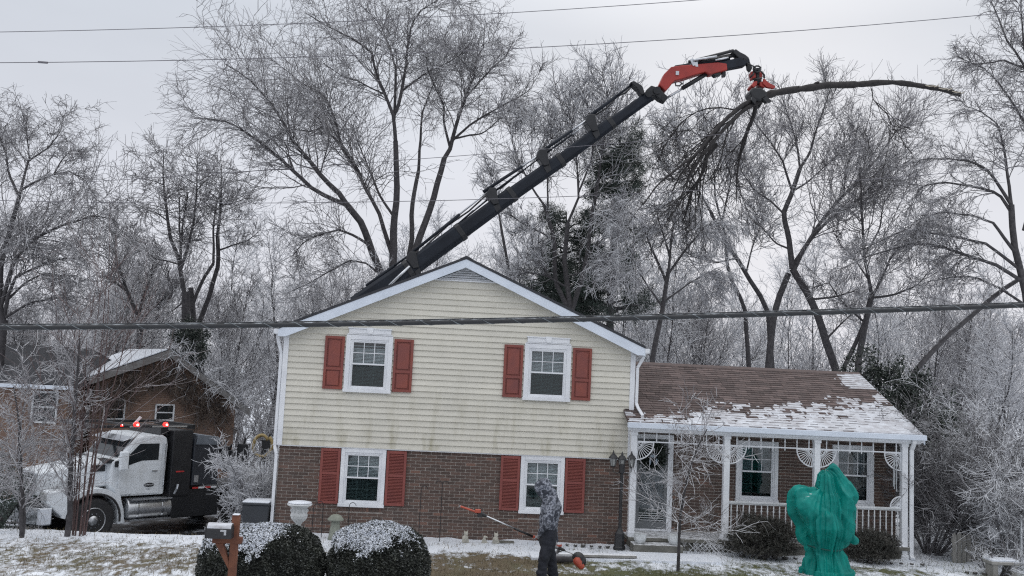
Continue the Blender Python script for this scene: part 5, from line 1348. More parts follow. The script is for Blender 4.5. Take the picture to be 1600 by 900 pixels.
# wreath on the storm door
m_ = MB(); C_ = Vector((3.32, YW-.10, 1.93)); g = np.random.default_rng(77); n_ = 2600; a = g.random(n_)*6.283; rr = .20+.05*g.normal(size=n_)
P = np.stack([C_.x+rr*np.cos(a), C_.y+g.normal(size=n_)*.03, C_.z+rr*np.sin(a)], 1); V, F_ = leaf_np(P, norm(P-np.array(C_)+g.normal(size=P.shape)*.1), .07, g, .35, .5)
wr = link('wreath', npmesh('wreath', V-np.array(C_), F_, M['holly'], tone=g.random(n_))); wr.location = C_; tag(wr, 'dark evergreen wreath hanging on the grey storm door', 'wreath')
q = part('bow', MB().ball((0, 0, 0), .06, 8, (1.5, .5, .6)).ball((-.07, -.02, -.12), .05, 8, (.5, .4, 1.6)).ball((.07, -.02, -.12), .05, 8, (.5, .4, 1.6)), simple('silver_blue_bow', (.32, .38, .45), (.2, .25, .3), 8, .5, 0), None, smooth=True); q.parent = wr; q.location = (0, -.06, -.02)
# wind chime
L_ = (8.50, -.50, 2.18); m_ = MB(); m_.lathe([(.045, 0), (.045, .012)], L_, 12); m_.tube([(L_[0], L_[1], 2.45), (L_[0], L_[1], 2.19)], .004, 4)
wc = alone('wind_chime', m_, M['alu'], L_, 'silver tube wind chime hanging beside the right corner post', 'wind chime')
for k in range(5):
    a = k*1.256; t_ = MB(); px_, py_ = L_[0]+.035*math.cos(a), L_[1]+.035*math.sin(a); t_.tube([(px_, py_, L_[2]-.08), (px_, py_, L_[2]-.55-.05*k)], .009, 6); t_.tube([(px_, py_, L_[2]), (px_, py_, L_[2]-.08)], .002, 4)
    q = part('tube', t_, M['alu'], None); q.parent = wc; q.location = -Vector(L_)
# trash bin with a snowy lid
L_ = loc3(-5.20, .10); x, y, z = L_; r_ = empty('trash_bin', L_, 'dark square bin with snow on its lid at the house corner', 'bin')
m_ = MB(); m_.prism([(x-.24, y-.24, z+.02), (x+.24, y-.24, z+.02), (x+.24, y+.24, z+.02), (x-.24, y+.24, z+.02)], (0, 0, .60)); m_.v[4:] = [((p[0]-x)*1.15+x, (p[1]-y)*1.15+y, p[2]) for p in m_.v[4:]]
part('body', m_, M['bin'], r_, bev=.02); part('lid', MB().box(x-.30, x+.30, y-.30, y+.30, z+.622, z+.66), M['bin'], r_, bev=.012)
part('snow_cap', MB().box(x-.28, x+.28, y-.28, y+.28, z+.661, z+.70), M['snow'], r_, bev=.02, kind='stuff')
# mailbox on its wooden post
Y = -7.2; A_, B_ = at(328, 829, Y), at(371, 824, Y); A_.z = B_.z = (A_.z+B_.z)/2; pc = at(366, 850, Y); px_ = pc.x; zb_ = gz(px_, Y); top = at(366, 807, Y).z
r_ = empty('mailbox', (px_, Y, zb_), 'black metal mailbox with frost on top on an orange cedar post', 'mailbox')
part('post', MB().box(px_-.05, px_+.05, Y-.045, Y+.055, zb_-.1, top+.0).prism([(px_-.05, Y-.045, top), (px_+.05, Y-.045, top), (px_+.05, Y+.055, top), (px_-.05, Y+.055, top)], (0, 0, .02)), M['wood'], r_, bev=.01)
zs = A_.z-.10
part('arm', MB().box(A_.x+.05, px_+.10, Y-.052, Y+.062, zs-.085, zs), M['wood'], r_, bev=.008)
part('brace', MB().prism([(px_-.051, Y-.04, zs-.42), (px_-.051, Y-.04, zs-.32), (A_.x+.20, Y-.04, zs-.087), (A_.x+.09, Y-.04, zs-.087)], (0, .07, 0)), M['wood'], r_, bev=.005)
prof = [(-.085, 0), (.085, 0), (.085, .11)]+[(.085*math.cos(R(a)), .11+.075*math.sin(R(a))) for a in range(15, 180, 15)]+[(-.085, .11)]
m_ = MB().prism([(A_.x, Y-.13+p[0], zs+.004+p[1]) for p in prof], (B_.x-A_.x-.03, 0, 0)); bx = part('box', m_, M['black_metal'], r_, bev=.004)
part('door', MB().prism([(A_.x-.012, Y-.13+p[0]*1.06, zs+.002+p[1]*1.03) for p in prof], (.012, 0, 0)), M['black_metal'], bx)
m_ = MB(); arc_ = [(p[0]*.98, p[1]) for p in prof[3:-1]]; top_ = [(p[0], p[1]+.004) for p in arc_]+[(p[0]*1.0, p[1]+.014) for p in reversed(arc_)]
part('snow_cap', MB().prism([(A_.x+.01, Y-.13+p[0], zs+.004+p[1]) for p in top_], (B_.x-A_.x-.05, 0, 0)), M['thin_snow'], r_, kind='stuff')
fx = A_.x+.20
part('flag', MB().box(fx-.01, fx+.07, Y-.225, Y-.219, zs+.10, zs+.125).box(fx+.04, fx+.07, Y-.225, Y-.219, zs+.055, zs+.101), M['alu'], r_)
part('post_snow', MB().box(px_-.045, px_+.045, Y-.04, Y+.05, top+.021, top+.036), M['snow'], r_, bev=.01, kind='stuff')
# picket fence, bench slab and chain-link post at the right
def fence_pk():
    x0, y0 = 9.75, -.65; r_ = empty('picket_fence', loc3(x0, y0), 'grey weathered picket fence low at the right behind the bare shrub', 'fence')
    for i in range(15):
        x = x0+i*.125; y = y0+i*.03; h_ = .62+.03*math.sin(i*2.1)
        part('picket', MB().prism([(x-.045, y, gz(x, y)-.05), (x+.045, y, gz(x, y)-.05), (x+.045, y, h_-.05), (x, y, h_), (x-.045, y, h_-.05)], (0, .018, 0)), M['greywood'], r_)
    for zz in (.15, .45): part('rail', MB().bar((x0-.05, y0+.035, zz), (x0+1.85, y0+.48, zz), .03, .07), M['greywood'], r_)
fence_pk()
a, b = at(1546, 873, -2.2), at(1588, 880, -2.2); L_ = (a.x+.2, -2.1, 0)
bn = empty('stone_bench', L_, 'small grey bench with a snowy top at the bottom right corner', 'bench'); zt = (a.z+b.z)/2
part('seat', MB().box(a.x, b.x+.02, -2.3, -1.95, zt-.07, zt), M['greywood'], bn, bev=.015)
for x in (a.x+.09, b.x-.08): part('leg', MB().box(x-.05, x+.05, -2.27, -1.98, -.05, zt-.071), M['greywood'], bn, bev=.01)
part('snow_cap', MB().box(a.x+.01, b.x+.01, -2.29, -1.96, zt+.001, zt+.035), M['snow'], bn, bev=.02, kind='stuff')
p = at(1595, 800, -1.4); L_ = loc3(p.x, -1.4)
cf = empty('chain_link_fence', L_, 'chain-link fence with a galvanised post at the right edge', 'fence')
part('post', MB().tube([L_, (p.x, -1.4, 1.1)], .03, 10).ball((p.x, -1.4, 1.12), .036, 8), M['alu'], cf)
part('rail', MB().tube([(p.x, -1.4, 1.06), (p.x+3, -1.1, 1.06)], .02, 8), M['alu'], cf)
m_ = MB()
for i in range(-1, 28):
    for s in (1, -1):
        x0 = p.x+i*.09; x1 = x0+s*1.0
        m_.bar((max(p.x, min(p.x+3, x0)), -1.4+.1*(x0-p.x), .05 if p.x <= x0 else .05+(p.x-x0)), (max(p.x, min(p.x+3, x1)), -1.4+.1*(x1-p.x), 1.05 if x1 >= p.x else .05+(x0-p.x)), .004, .004)
part('mesh', m_, M['alu'], cf, kind='stuff')
sd_ = blob('snowy_stump', [((9.78, -1.75, .12), .10, (1, 1, 1.2)), ((9.80, -1.75, .30), .085, (1, 1, 1)), ((9.72, -1.8, .05), .12, (1, .9, .6))], .014, M['urn']); tag(sd_, 'white rounded garden ornament among the weeds at the right', 'ornament')
# boards lying on the lawn behind the person
bd = alone('plank', MB().bar((.75, -1.98, .10), (2.6, -1.75, .08), .14, .05), M['greywood'], (1.6, -1.9, .08), 'long grey board lying on the snow behind the person', 'board', bev=.006)
lg = blob('log', [((.72, -2.35, .10), (1.25, -2.28, .09), .085, .075), ((.9, -2.3, .14), (1.0, -2.25, .24), .04, .03)], .014, M['bark']); tag(lg, 'short dark cut log lying on the lawn behind the legs', 'log')

# ---- the wrapped statue or shrub under a teal cover
Yt = -2.4
def tp(px, py, dy=0): v = at(px, py, Yt); v.y += dy; return v
S = 1/((Yt-CAM.y)*1.0/FPX)
def tr(p): return p/ (FPX/(Yt-CAM.y))
els = [(tp(1299, 752), tp(1303, 790), tr(19), tr(31)), (tp(1303, 790), tp(1300, 822), tr(33), tr(32)), (tp(1256, 776), tp(1256, 790), tr(16), tr(25)), (tp(1256, 790), tp(1288, 822), tr(25), tr(34)),
       (tp(1250, 776), tp(1285, 790), tr(17), tr(24)), (tp(1286, 822), tp(1287, 843), tr(39), tr(31)), (tp(1286, 843), tp(1287, 856), tr(25), tr(25)), (tp(1288, 862), tp(1292, 893), tr(27), tr(36)), (tp(1302, 737), tp(1310, 775), tr(10.5), tr(28)),
       (tp(1322, 836, -.12), tp(1330, 842, -.12), tr(5), tr(6)), (tp(1292, 893), tp(1318, 899), tr(24), tr(15)), (tp(1270, 880), tp(1264, 893), tr(14), tr(10)), (tp(1262, 833), tp(1270, 844), tr(15), tr(13)), (tp(1315, 825), tp(1314, 842), tr(20), tr(14))]
def ridge(v): return 1-abs(v)*2.2
def folds(c, n_):
    x, y, z = c; a = math.atan2(y-Yt, x-6.15); dz = z-.64
    wx = x+.10*mnoise.noise((x*2, y*2, z*2)); wz = z+.10*mnoise.noise((x*2+9, y*2, z*2))
    ca, sa = math.cos(a), math.sin(a)
    # soft folds hanging down the cover, gathered where the cord ties it in
    v1 = mnoise.noise((ca*3.0+2, sa*3.0, z*.75)); v2 = mnoise.noise((ca*6.5-3, sa*6.5, z*1.1+.5*wx)); v3 = mnoise.noise((wx*9, y*7, wz*3.2))
    gat = math.exp(-abs(dz)*2.6)
    f = .10*(.5-abs(v1)*2.0)+.040*(.5-abs(v2)*2.0)*(.45+1.1*gat)+.035*(.4-abs(mnoise.noise(((wx*.8+wz*.6)*3.2, y*1.5, (wx*.6-wz*.8)*1.2)))*2)+.018*v3+.010*mnoise.noise((wx*20, y*14, wz*9))-.012
    p = c+n_*f
    if z < .10: p = p+Vector((n_.x, n_.y, 0))*(.04+.03*math.sin(a*7))
    return p
tc_ = blob('covered_statue', els, .0125, M['tarp'], smooth_it=10, disp=folds); tag(tc_, 'teal fabric cover tied round a tall lumpy shape on the front lawn', 'cover')
base_ = Vector((6.2, Yt, 0)); tc_.data.transform(Matrix.Translation(-base_)); tc_.location = base_
pts = [tp(1288, 853)+Vector((tr(28)*math.cos(a), tr(28)*math.sin(a), .02*math.sin(a*2+1)-.01)) for a in np.linspace(0, 6.283, 30)]
q = part('tie_cord', MB().tube([p-base_ for p in pts], .014, 6), simple('teal_cord', (.01, .10, .09), (.008, .08, .07), 9, .7, 0), None); q.parent = tc_
# ============================================================ the crane truck
TA = R(43); T0 = Vector((-9.45, 2.5, -.85))
truck = empty('crane_truck', T0, 'white-cabbed black truck with lit red beacons carrying a long crane boom over the house', 'truck', rz=TA)
TM = ROOTM[truck.name]
def zmap(p):
    x, y, z = p; z = z if z < 1 else 1+(z-1)*.86; x = x if x < 0 else x*.95 if x < 1.95 else 1.85+(x-1.95)*.72; return (x, y, z)
def TP(name, mb, mat, parent=None, **k):
    mb.v = [zmap(p) for p in mb.v]; return part(name, mb, mat, parent or truck, local=True, **k)
# local space: x to the rear, y away from the viewer, z up, origin under the near front wheel
def wheel(x, y, dual=False, side=-1):
    r_ = .525; o = TP('wheel', MB().lathe([(.30, -.14), (.44, -.15), (.505, -.125), (r_, -.09), (r_, .09), (.505, .125), (.44, .15), (.30, .14)], (x, y, r_), 36, 'y'), M['rubber'], smooth=False)
    tr_ = MB()
    for i in range(36):
        a = i*2*math.pi/36; c_, s_ = math.cos(a), math.sin(a)
        tr_.bar((x+c_*(r_+.004), y-.09, r_+s_*(r_+.004)), (x+c_*(r_+.004), y+.09, r_+s_*(r_+.004)), .05, .014, up=(c_, 0, s_))
    TP('tread', tr_, M['rubber'], o)
    f = y+side*.13
    TP('rim', MB().lathe([(.30, side*-.02), (.305, side*.02), (.285, side*.025), (.27, -side*.02), (.20, -side*.035), (.13, -side*.02), (.10, side*.03), (.05, side*.05), (.001, side*.05)], (x, f, r_), 32, 'y', cap=False), M['alu'], o, smooth=True)
    lug = MB()
    for i in range(10): a = i*.628; lug.cyl((x+.165*math.cos(a), f-side*.02, r_+.165*math.sin(a)), (x+.165*math.cos(a), f+side*.03, r_+.165*math.sin(a)), .016, 6)
    TP('lug_nuts', lug, M['chrome'], o)
    ho = MB()
    for i in range(10): a = .314+i*.628; ho.cyl((x+.235*math.cos(a), f-side*.024, r_+.235*math.sin(a)), (x+.235*math.cos(a), f-side*.008, r_+.235*math.sin(a)), .026, 8)
    TP('hand_holes', ho, M['truckblack'], o)
for y, sd in ((.16, -1), (2.24, 1)): wheel(0, y, side=sd)
for x in (4.7, 6.1):
    for y, sd in ((.16, -1), (2.24, 1)): wheel(x, y, side=sd)
TP('chassis', MB().box(-1.1, 7.6, .75, .95, .62, .90).box(-1.1, 7.6, 1.45, 1.65, .62, .90), M['truckblack'])
# cab
def cabprof(y, w_): return [(1.88, y, 1.02), (.50, y, 1.02), (.42, y, 1.35), (.42, y, 2.02), (.62, y, 2.10), (1.0, y, 2.66), (1.25, y, 2.73), (1.75, y, 2.73), (1.86, y, 2.66), (1.90, y, 2.45)]
cab = TP('cab', MB().prism(cabprof(.22, 0), (0, 1.96, 0)), M['truckwhite'], bev=.05)
# windscreen, visor, door glass
TP('windshield', MB().prism([(.615, .34, 2.115), (.615, 2.06, 2.115), (.955, 1.98, 2.61), (.955, .42, 2.61)], (-.012, 0, .010)), M['dark_glass'], cab)
TP('sun_visor', MB().prism([(.98, .28, 2.66), (.98, 2.12, 2.66), (.70, 2.12, 2.56), (.70, .28, 2.56)], (0, 0, .025)), M['chrome'], cab, bev=.008)
dr = TP('door', MB().prism([(.62, .215, 1.08), (1.72, .215, 1.08), (1.74, .215, 2.50), (1.66, .215, 2.58), (1.08, .215, 2.58), (.72, .215, 2.14), (.62, .215, 1.8)], (0, -.018, 0)), M['truckwhite'], bev=.012)
TP('window', MB().prism([(.86, .196, 1.90), (1.05, .196, 1.97), (1.20, .196, 2.02), (1.64, .196, 2.03), (1.64, .196, 2.50), (1.12, .196, 2.50), (.80, .196, 2.13), (.80, .196, 1.9)], (0, -.006, 0)), M['dark_glass'], dr)
TP('vent_window', MB().prism([(.50, .212, 1.86), (.70, .212, 1.86), (.70, .212, 2.05), (.50, .212, 2.02)], (0, -.008, 0)), M['truckblack'], dr)
TP('handle', MB().box(1.48, 1.64, .172, .19, 1.70, 1.735), M['chrome'], dr, bev=.006)
TP('grab_rail', MB().tube([(1.80, .16, 1.25), (1.80, .14, 1.3), (1.80, .14, 2.45), (1.80, .2, 2.5)], .016, 8), M['chrome'], cab)
m_ = MB(); n_ = 20; m_.prism([(1.44+.14*math.cos(i*2*math.pi/n_), .196, 1.32+.055*math.sin(i*2*math.pi/n_)) for i in range(n_)], (0, -.006, 0)); bd_ = TP('badge', m_, M['truckblack'], dr)
m_ = MB(); n_ = 20; m_.prism([(1.44+.15*math.cos(i*2*math.pi/n_), .1965, 1.32+.064*math.sin(i*2*math.pi/n_)) for i in range(n_)], (0, -.004, 0)); TP('badge_rim', m_, M['chrome'], bd_)
def text(s_, size, loc, mat, parent, bold=0):
    c_ = bpy.data.curves.new('lettering', 'FONT'); c_.body = s_; c_.size = size; c_.extrude = .001; c_.offset = bold; c_.align_x = 'CENTER'; c_.align_y = 'CENTER'
    o = bpy.data.objects.new('lettering', c_); col.objects.link(o); c_.materials.append(mat); o.parent = parent; o.location = loc; o.rotation_euler = (math.pi/2, 0, 0)
    bpy.context.view_layer.update(); me = bpy.data.meshes.new_from_object(o.evaluated_get(bpy.context.evaluated_depsgraph_get())); o2 = bpy.data.objects.new('lettering', me); col.objects.link(o2)
    o2.parent = parent; o2.location = loc; o2.rotation_euler = (math.pi/2, 0, 0); bpy.data.objects.remove(o); return o2
text('KENWORTH', .045, (1.37, .188, 1.275), M['white'], bd_)
text('T880', .055, (1.35, .195, 1.17), M['chrome'], dr)
text('IIII', .05, (.90, .205, 1.04), M['truckblack'], cab)
# mirror
mi = TP('mirror', MB().box(.50, .72, -.10, .02, 1.80, 2.32), M['truckwhite'], bev=.03); TP('mirror_glass', MB().box(.722, .728, -.08, 0, 1.84, 2.28), M['dark_glass'], mi); TP('mirror_arm', MB().tube([(.62, .02, 1.9), (.66, .22, 1.93)], .015, 6).tube([(.62, .02, 2.2), (.70, .22, 2.2)], .015, 6), M['chrome'], mi)
# hood and fenders
hd = MB(); A1 = [(.45, .46, 1.30), (.45, 1.94, 1.30), (.45, 1.92, 2.02), (.45, 1.6, 2.08), (.45, .8, 2.08), (.45, .48, 2.02)]; B1 = [(-1.12, .62, 1.10), (-1.12, 1.78, 1.10), (-1.12, 1.74, 1.70), (-1.10, 1.5, 1.77), (-1.10, .9, 1.77), (-1.12, .66, 1.70)]
hd.add(A1+B1, [tuple(range(6)), tuple(range(11, 5, -1))]+[(i, (i+1) % 6, (i+1) % 6+6, i+6) for i in range(6)])
ho_ = TP('hood', hd, M['truckwhite'], bev=.04)
TP('air_intake', MB().box(.05, .38, .455, .50, 1.72, 1.90), M['truckblack'], ho_, bev=.01)
TP('cowl', MB().box(.30, .50, .24, 2.16, 1.96, 2.06), M['truckblack'], ho_, bev=.01)
gr_ = TP('grille', MB().box(-1.16, -1.10, .74, 1.66, 1.02, 1.72), M['chrome'], bev=.02)
for i in range(9): TP('grille_bar', MB().box(-1.172, -1.161, .79, 1.61, 1.07+i*.07, 1.10+i*.07), M['truckblack'], gr_)
for side, y0, y1 in ((0, .0, .46), (1, 1.94, 2.40)):
    f = MB(); n_ = 14; ou = []; inn = []
    for i in range(n_+1):
        a = R(-12+ (180+6)*i/n_); ou.append((.74*math.cos(a)*1.02, .56+.77*math.sin(a))); inn.append((.62*math.cos(a), .53+.62*math.sin(a)))
    ou2 = [(x, max(z, .42)) for x, z in ou]
    poly = [(x, y0, z) for x, z in ou2]+[(x, y0, z) for x, z in reversed(inn)]
    vs = [(x, y0, z) for x, z in ou2]+[(x, y0, z) for x, z in inn]+[(x, y1, z) for x, z in ou2]+[(x, y1, z) for x, z in inn]; k = n_+1
    for i in range(n_): f_ = None
    fs = []
    for i in range(n_):
        fs += [(i, i+1, k+i+1, k+i), (2*k+i, 3*k+i, 3*k+i+1, 2*k+i+1), (i, 2*k+i, 2*k+i+1, i+1), (k+i, k+i+1, 3*k+i+1, 3*k+i)]
    fs += [(0, k, 3*k, 2*k), (k-1, 3*k-1, 4*k-1, 2*k-1)]; f.add(vs, fs)
    # front and rear of the fender
    fo = TP('fender', f, M['truckwhite'], bev=.012)
    TP('fender_front', MB().prism([(-.70, y0+.02, .62), (-1.08, y0+.05, .98), (-1.10, y0+.05, 1.30), (-.45, y0+.02, 1.30), (-.60, y0+.02, 1.05)], (0, y1-y0-.06, 0)), M['truckwhite'], fo, bev=.04)
    TP('fender_rear', MB().prism([(.62, y0+.02, .42), (.80, y0+.02, .42), (.60, y0+.02, 1.25), (.45, y0+.02, 1.32), (.55, y0+.02, .98)], (0, y1-y0-.06, 0)), M['truckwhite'], fo, bev=.01)
    TP('wheel_arch', MB().tube([(.645*math.cos(R(a)), y0-.004, .53+.645*math.sin(R(a))) for a in range(-5, 180, 12)], .028, 6), M['rubber'], fo)
    hl = TP('headlight', MB().box(-1.135, -1.02, y0+.08, y0+.38, 1.05, 1.26), M['lampglass'], bev=.03)
bp = TP('bumper', MB().prism([(-1.42, .35, .50), (-1.42, 2.05, .50), (-1.25, 2.38, .50), (-.95, 2.40, .50), (-.95, 0, .50), (-1.25, .02, .50)], (0, 0, .40)), M['chrome'], bev=.03)
TP('fog_lamp', MB().box(-1.44, -1.39, .45, .68, .60, .74), M['truckblack'], bp); TP('fog_lamp', MB().box(-1.44, -1.39, 1.72, 1.95, .60, .74), M['truckblack'], bp)
TP('licence_plate', MB().box(-1.43, -1.422, 1.0, 1.32, .60, .78), M['white'], bp)
# fuel tank and steps
tk = TP('fuel_tank', MB().lathe([(.001, 0), (.26, 0), (.27, .02), (.27, 1.18), (.26, 1.20), (.001, 1.20)], (.88, .32, .70), 28, 'x', cap=False), M['alu'], smooth=True)
for x in (1.12, 1.78): TP('tank_strap', MB().lathe([(.275, 0), (.278, .01), (.278, .05), (.275, .06)], (x, .32, .70), 28, 'x', cap=False), M['chrome'], tk)
TP('step', MB().box(.92, 2.05, .02, .22, .93, .96), M['alu'], tk); TP('step', MB().box(.92, 2.05, .0, .12, .44, .47), M['alu'], tk)
# black body behind the cab
hb = TP('headache_rack', MB().box(1.98, 2.72, .10, 2.30, .95, 2.88), M['truckblack'], bev=.02)
TP('body_panel', MB().box(2.02, 2.70, .085, .099, 1.0, 2.0), M['truckblack'], hb)
TP('reflector', MB().box(2.15, 2.45, .070, .084, 1.66, 1.70), M['reflect'], hb)
TP('exhaust_can', MB().tube([(2.1, .02, 1.05), (2.16, -.02, 1.2), (2.2, .0, 1.32)], .04, 8), M['chrome'], hb)
bx_ = TP('tool_box', MB().prism([(2.75, .05, 1.25), (3.75, .05, 1.25), (3.75, .05, 2.42), (3.65, .05, 2.62), (2.85, .05, 2.72), (2.75, .05, 2.60)], (0, 2.3, 0)), M['boxgrey'], bev=.02)
TP('sloped_lid', MB().prism([(2.80, .02, 2.46), (3.80, .02, 2.44), (3.68, .02, 2.68), (2.86, .02, 2.76)], (0, 2.36, 0)), simple('lid_grey', (.15, .17, .20), (.11, .13, .155), 3, .5, 0), bx_, bev=.01)
TP('bolt_plate', MB().box(2.82, 2.98, .03, .049, 1.35, 1.55), M['alu'], bx_)
for i in range(4): TP('reflector', MB().box(2.78+i*.24, 3.0+i*.24, .030, .044, 1.16, 1.21), M['reflect'] if i % 2 == 0 else M['white'], bx_)
TP('side_skirt', MB().box(2.1, 3.9, .12, 2.28, .42, 1.14), M['truckblack'], bev=.02)
TP('deck', MB().box(3.85, 7.7, .1, 2.3, .98, 1.10), M['truckblack'])
# beacon rack over the cab
rk = TP('beacon_rack', MB().box(-.05, 2.75, .12, .20, 2.96, 3.04).box(-.05, 2.75, 2.2, 2.28, 2.96, 3.04).box(-.12, -.0, .12, 2.28, 2.95, 3.05).box(.9, 1.0, .2, 2.2, 2.97, 3.03).box(2.68, 2.78, .12, 2.28, 2.90, 3.05).box(1.7, 1.9, .3, 2.1, 2.74, 2.96), M['truckblack'], bev=.01)
TP('work_light', MB().box(1.35, 2.45, .10, .119, 2.975, 3.02), M['alu'], rk); TP('work_light', MB().box(.75, 1.0, .10, .119, 2.975, 3.02), M['alu'], rk)
for x, r_ in ((.55, .035), (.93, .075), (1.72, .070)):
    z_ = 3.05; b_ = TP('beacon', MB().lathe([(r_, 0), (r_*1.05, r_*.8), (r_*.7, r_*1.6), (.005, r_*1.8)], (x, .12, z_-.05), 14), M['redlamp'], rk, smooth=True)
    TP('bulb', MB().ball((x, .12-r_*1.02, z_+.0), r_*.42, 8), M['beaconcore'], b_)
TP('antenna', MB().bar((.95, .3, 3.04), (1.12, .3, 3.26), .03, .06), M['white'], rk)

# ---- crane at the rear of the truck
YC = 8.36
def cp(px, py, dy=0): v = at(px, py, YC+dy); return v
def CP(name, mb, mat, parent=None, **k): return part(name, mb, mat, parent or truck, **k)
def plate(pts, th, dy=0):
    return MB().prism([cp(x, y, dy-th/2) for x, y in pts], (0, th, 0))
colb = Vector((-4.75, YC, -.6))
CP('crane_column', MB().lathe([(.42, 0), (.42, .9), (.30, 1.0), (.26, 3.2), (.22, 3.3)], colb+Vector((0, 0, .7)), 18), M['cranedark'], bev=.02)
CP('outrigger', MB().bar(colb+Vector((-1.1, -1.15, .9)), colb+Vector((1.3, 1.3, .9)), .22, .26), M['cranedark'])
for s in (-1, 1):
    q = colb+Vector((s*1.15, s*1.2, 0)); CP('outrigger_leg', MB().tube([q+Vector((0, 0, 1.4)), q+Vector((0, 0, .1))], .07, 10).box(q.x-.2, q.x+.2, q.y-.2, q.y+.2, q.z+.02, q.z+.08), M['cranedark'])
kn = cp(572, 462); CP('inner_boom', MB().bar(colb+Vector((0, 0, 3.6)), kn+Vector((-.1, 0, -.1)), .42, .5, up=(0, 1, 0)), M['cranered'], bev=.03)
# main boom: telescoping sections, each slimmer
cl_ = [((556, 478), (640, 421), 40), ((632, 426), (720, 362), 35), ((712, 368), (800, 303), 31), ((792, 309), (876, 250), 28), ((868, 256), (955, 192), 25), ((948, 198), (1018, 148), 22)]
for i, (a, b, wd) in enumerate(cl_):
    A_, B_ = cp(*a), cp(*b); h_ = wd*.80/ (FPX/(YC-CAM.y)); th = h_*.8
    d = (B_-A_).normalized(); n_ = Vector((-d.z, 0, d.x))
    # hexagonal section, keel below
    sec = [(n_*(h_*.46)+Vector((0, s*th*.40, 0))) for s in (-1, 1)]
    prof = [(.46, -.34), (.46, .34), (.30, .5), (-.28, .5), (-.50, .22), (-.50, -.22), (-.28, -.5), (.30, -.5)]
    m_ = MB(); m_.prism([A_+n_*(p*h_)+Vector((0, q*th, 0)) for p, q in prof], B_-A_); CP('boom_section', m_, M['cranedark'], bev=.015)
    m_ = MB(); m_.prism([B_-d*.10+n_*(p*h_*1.07)+Vector((0, q*th*1.06, 0)) for p, q in prof], d*.16); CP('section_collar', m_, M['truckblack'], bev=.01)
# extension cylinders and hose rails on the top side
rails = [((572, 447), (643, 396), 3.4, 0), ((600, 437), (655, 397), 2.4, .15), ((640, 398), (765, 297), 3.0, -.1), ((655, 400), (762, 312), 2.2, .12), ((690, 372), (770, 303), 1.8, .25), ((755, 300), (852, 236), 3.2, -.1), ((765, 305), (846, 245), 2.2, .14), ((842, 240), (925, 182), 3.2, -.1), ((848, 243), (922, 190), 2.0, .14), ((918, 184), (990, 130), 3.6, 0), ((600, 446), (680, 380), 2.4, .2)]
for i, (a, b, r_, dy) in enumerate(rails):
    rr = r_*.8/(FPX/(YC-CAM.y)); A_, B_ = cp(*a, dy=dy), cp(*b, dy=dy)
    CP('extension_cylinder', MB().tube([A_, A_+(B_-A_)*.62], rr, 10), M['cranedark'], smooth=True)
    CP('cylinder_rod', MB().tube([A_+(B_-A_)*.60, B_], rr*.62, 8), M['silver'] if i % 3 != 0 else M['cranedark'], smooth=True)
CP('cylinder_rod', MB().tube([cp(608, 446, -.28), cp(640, 416, -.28)], .045, 8), M['silver'], smooth=True)
for x, y in ((643, 402), (768, 302), (847, 241), (923, 187)):
    CP('rail_bracket', plate([(x-9, y+2), (x-3, y-9), (x+7, y-9), (x+12, y+16), (x+3, y+18)], .5), M['truckblack'], bev=.02)
    CP('rail_bracket', plate([(x+2, y+20), (x+12, y+14), (x+15, y+24), (x+8, y+30)], .4), M['truckblack'], bev=.02)
for a, b in (((565, 452), (610, 428)), ((610, 428), (700, 352)), ((700, 352), (765, 300)), ((765, 300), (800, 280)), ((930, 180), (965, 150)), ((965, 150), (990, 132))):
    mid_ = ((a[0]+b[0])/2, (a[1]+b[1])/2+4); CP('hydraulic_hose', MB().tube([cp(*a, dy=.3), cp(*mid_, dy=.32), cp(*b, dy=.3)], .03, 6), M['truckblack'], smooth=True)
CP('linkage_arm', plate([(985, 128), (991, 126), (1004, 134), (1008, 146), (1003, 148), (997, 138)], .4), M['truckblack'], bev=.02)
# knuckle and jib
CP('knuckle', plate([(1010, 140), (1018, 133), (1030, 137), (1044, 151), (1040, 158), (1031, 154), (1024, 148), (1013, 150)], .4), M['truckblack'], bev=.03)
for x, y, r_ in ((1014, 147, 5), (1027, 141, 6), (1038, 153, 5)): CP('pivot', MB().cyl(cp(x, y, -.3), cp(x, y, .3), r_/(FPX/(YC-CAM.y)), 14), M['truckblack'])
CP('jib', plate([(1030, 132), (1038, 115), (1049, 104), (1062, 102), (1088, 100), (1122, 97), (1136, 99), (1137, 109), (1110, 116), (1102, 112), (1088, 116), (1070, 122), (1054, 126), (1046, 136), (1040, 142)], .36), M['cranered'], bev=.03)
CP('jib_cover', plate([(1052, 105), (1055, 102), (1076, 99), (1078, 102)], .30, .02), M['truckblack'])
CP('jib_extension', plate([(1098, 101), (1132, 95), (1158, 89), (1171, 91), (1172, 96), (1164, 102), (1138, 107), (1120, 104)], .30), M['cranedark'], bev=.02)
for a, b, r_, dy, mt in (((1076, 97), (1146, 79), 2.6, -.12, 'truckblack'), ((1092, 97), (1150, 87), 2.2, -.05, 'truckblack'), ((1083, 101), (1140, 92), 3.4, .0, 'cranedark'), ((1084, 94), (1120, 88), 1.8, -.25, 'silver'), ((1118, 94), (1138, 90), 1.6, -.2, 'silver'), ((1080, 98), (1142, 86), 2.6, .2, 'truckblack')):
    CP('extension_cylinder', MB().tube([cp(*a, dy=dy), cp(*b, dy=dy)], r_/(FPX/(YC-CAM.y)), 10), M[mt], smooth=True)
CP('clamp_band', plate([(1078, 93), (1083, 91), (1088, 101), (1083, 103)], .42), M['silver']); CP('clamp_band', plate([(1085, 97), (1090, 96), (1091, 104), (1087, 104)], .40), M['silver'])
CP('jib_head', plate([(1144, 80), (1150, 76), (1157, 81), (1165, 85), (1171, 90), (1168, 97), (1160, 95), (1152, 88)], .3), M['truckblack'], bev=.03)
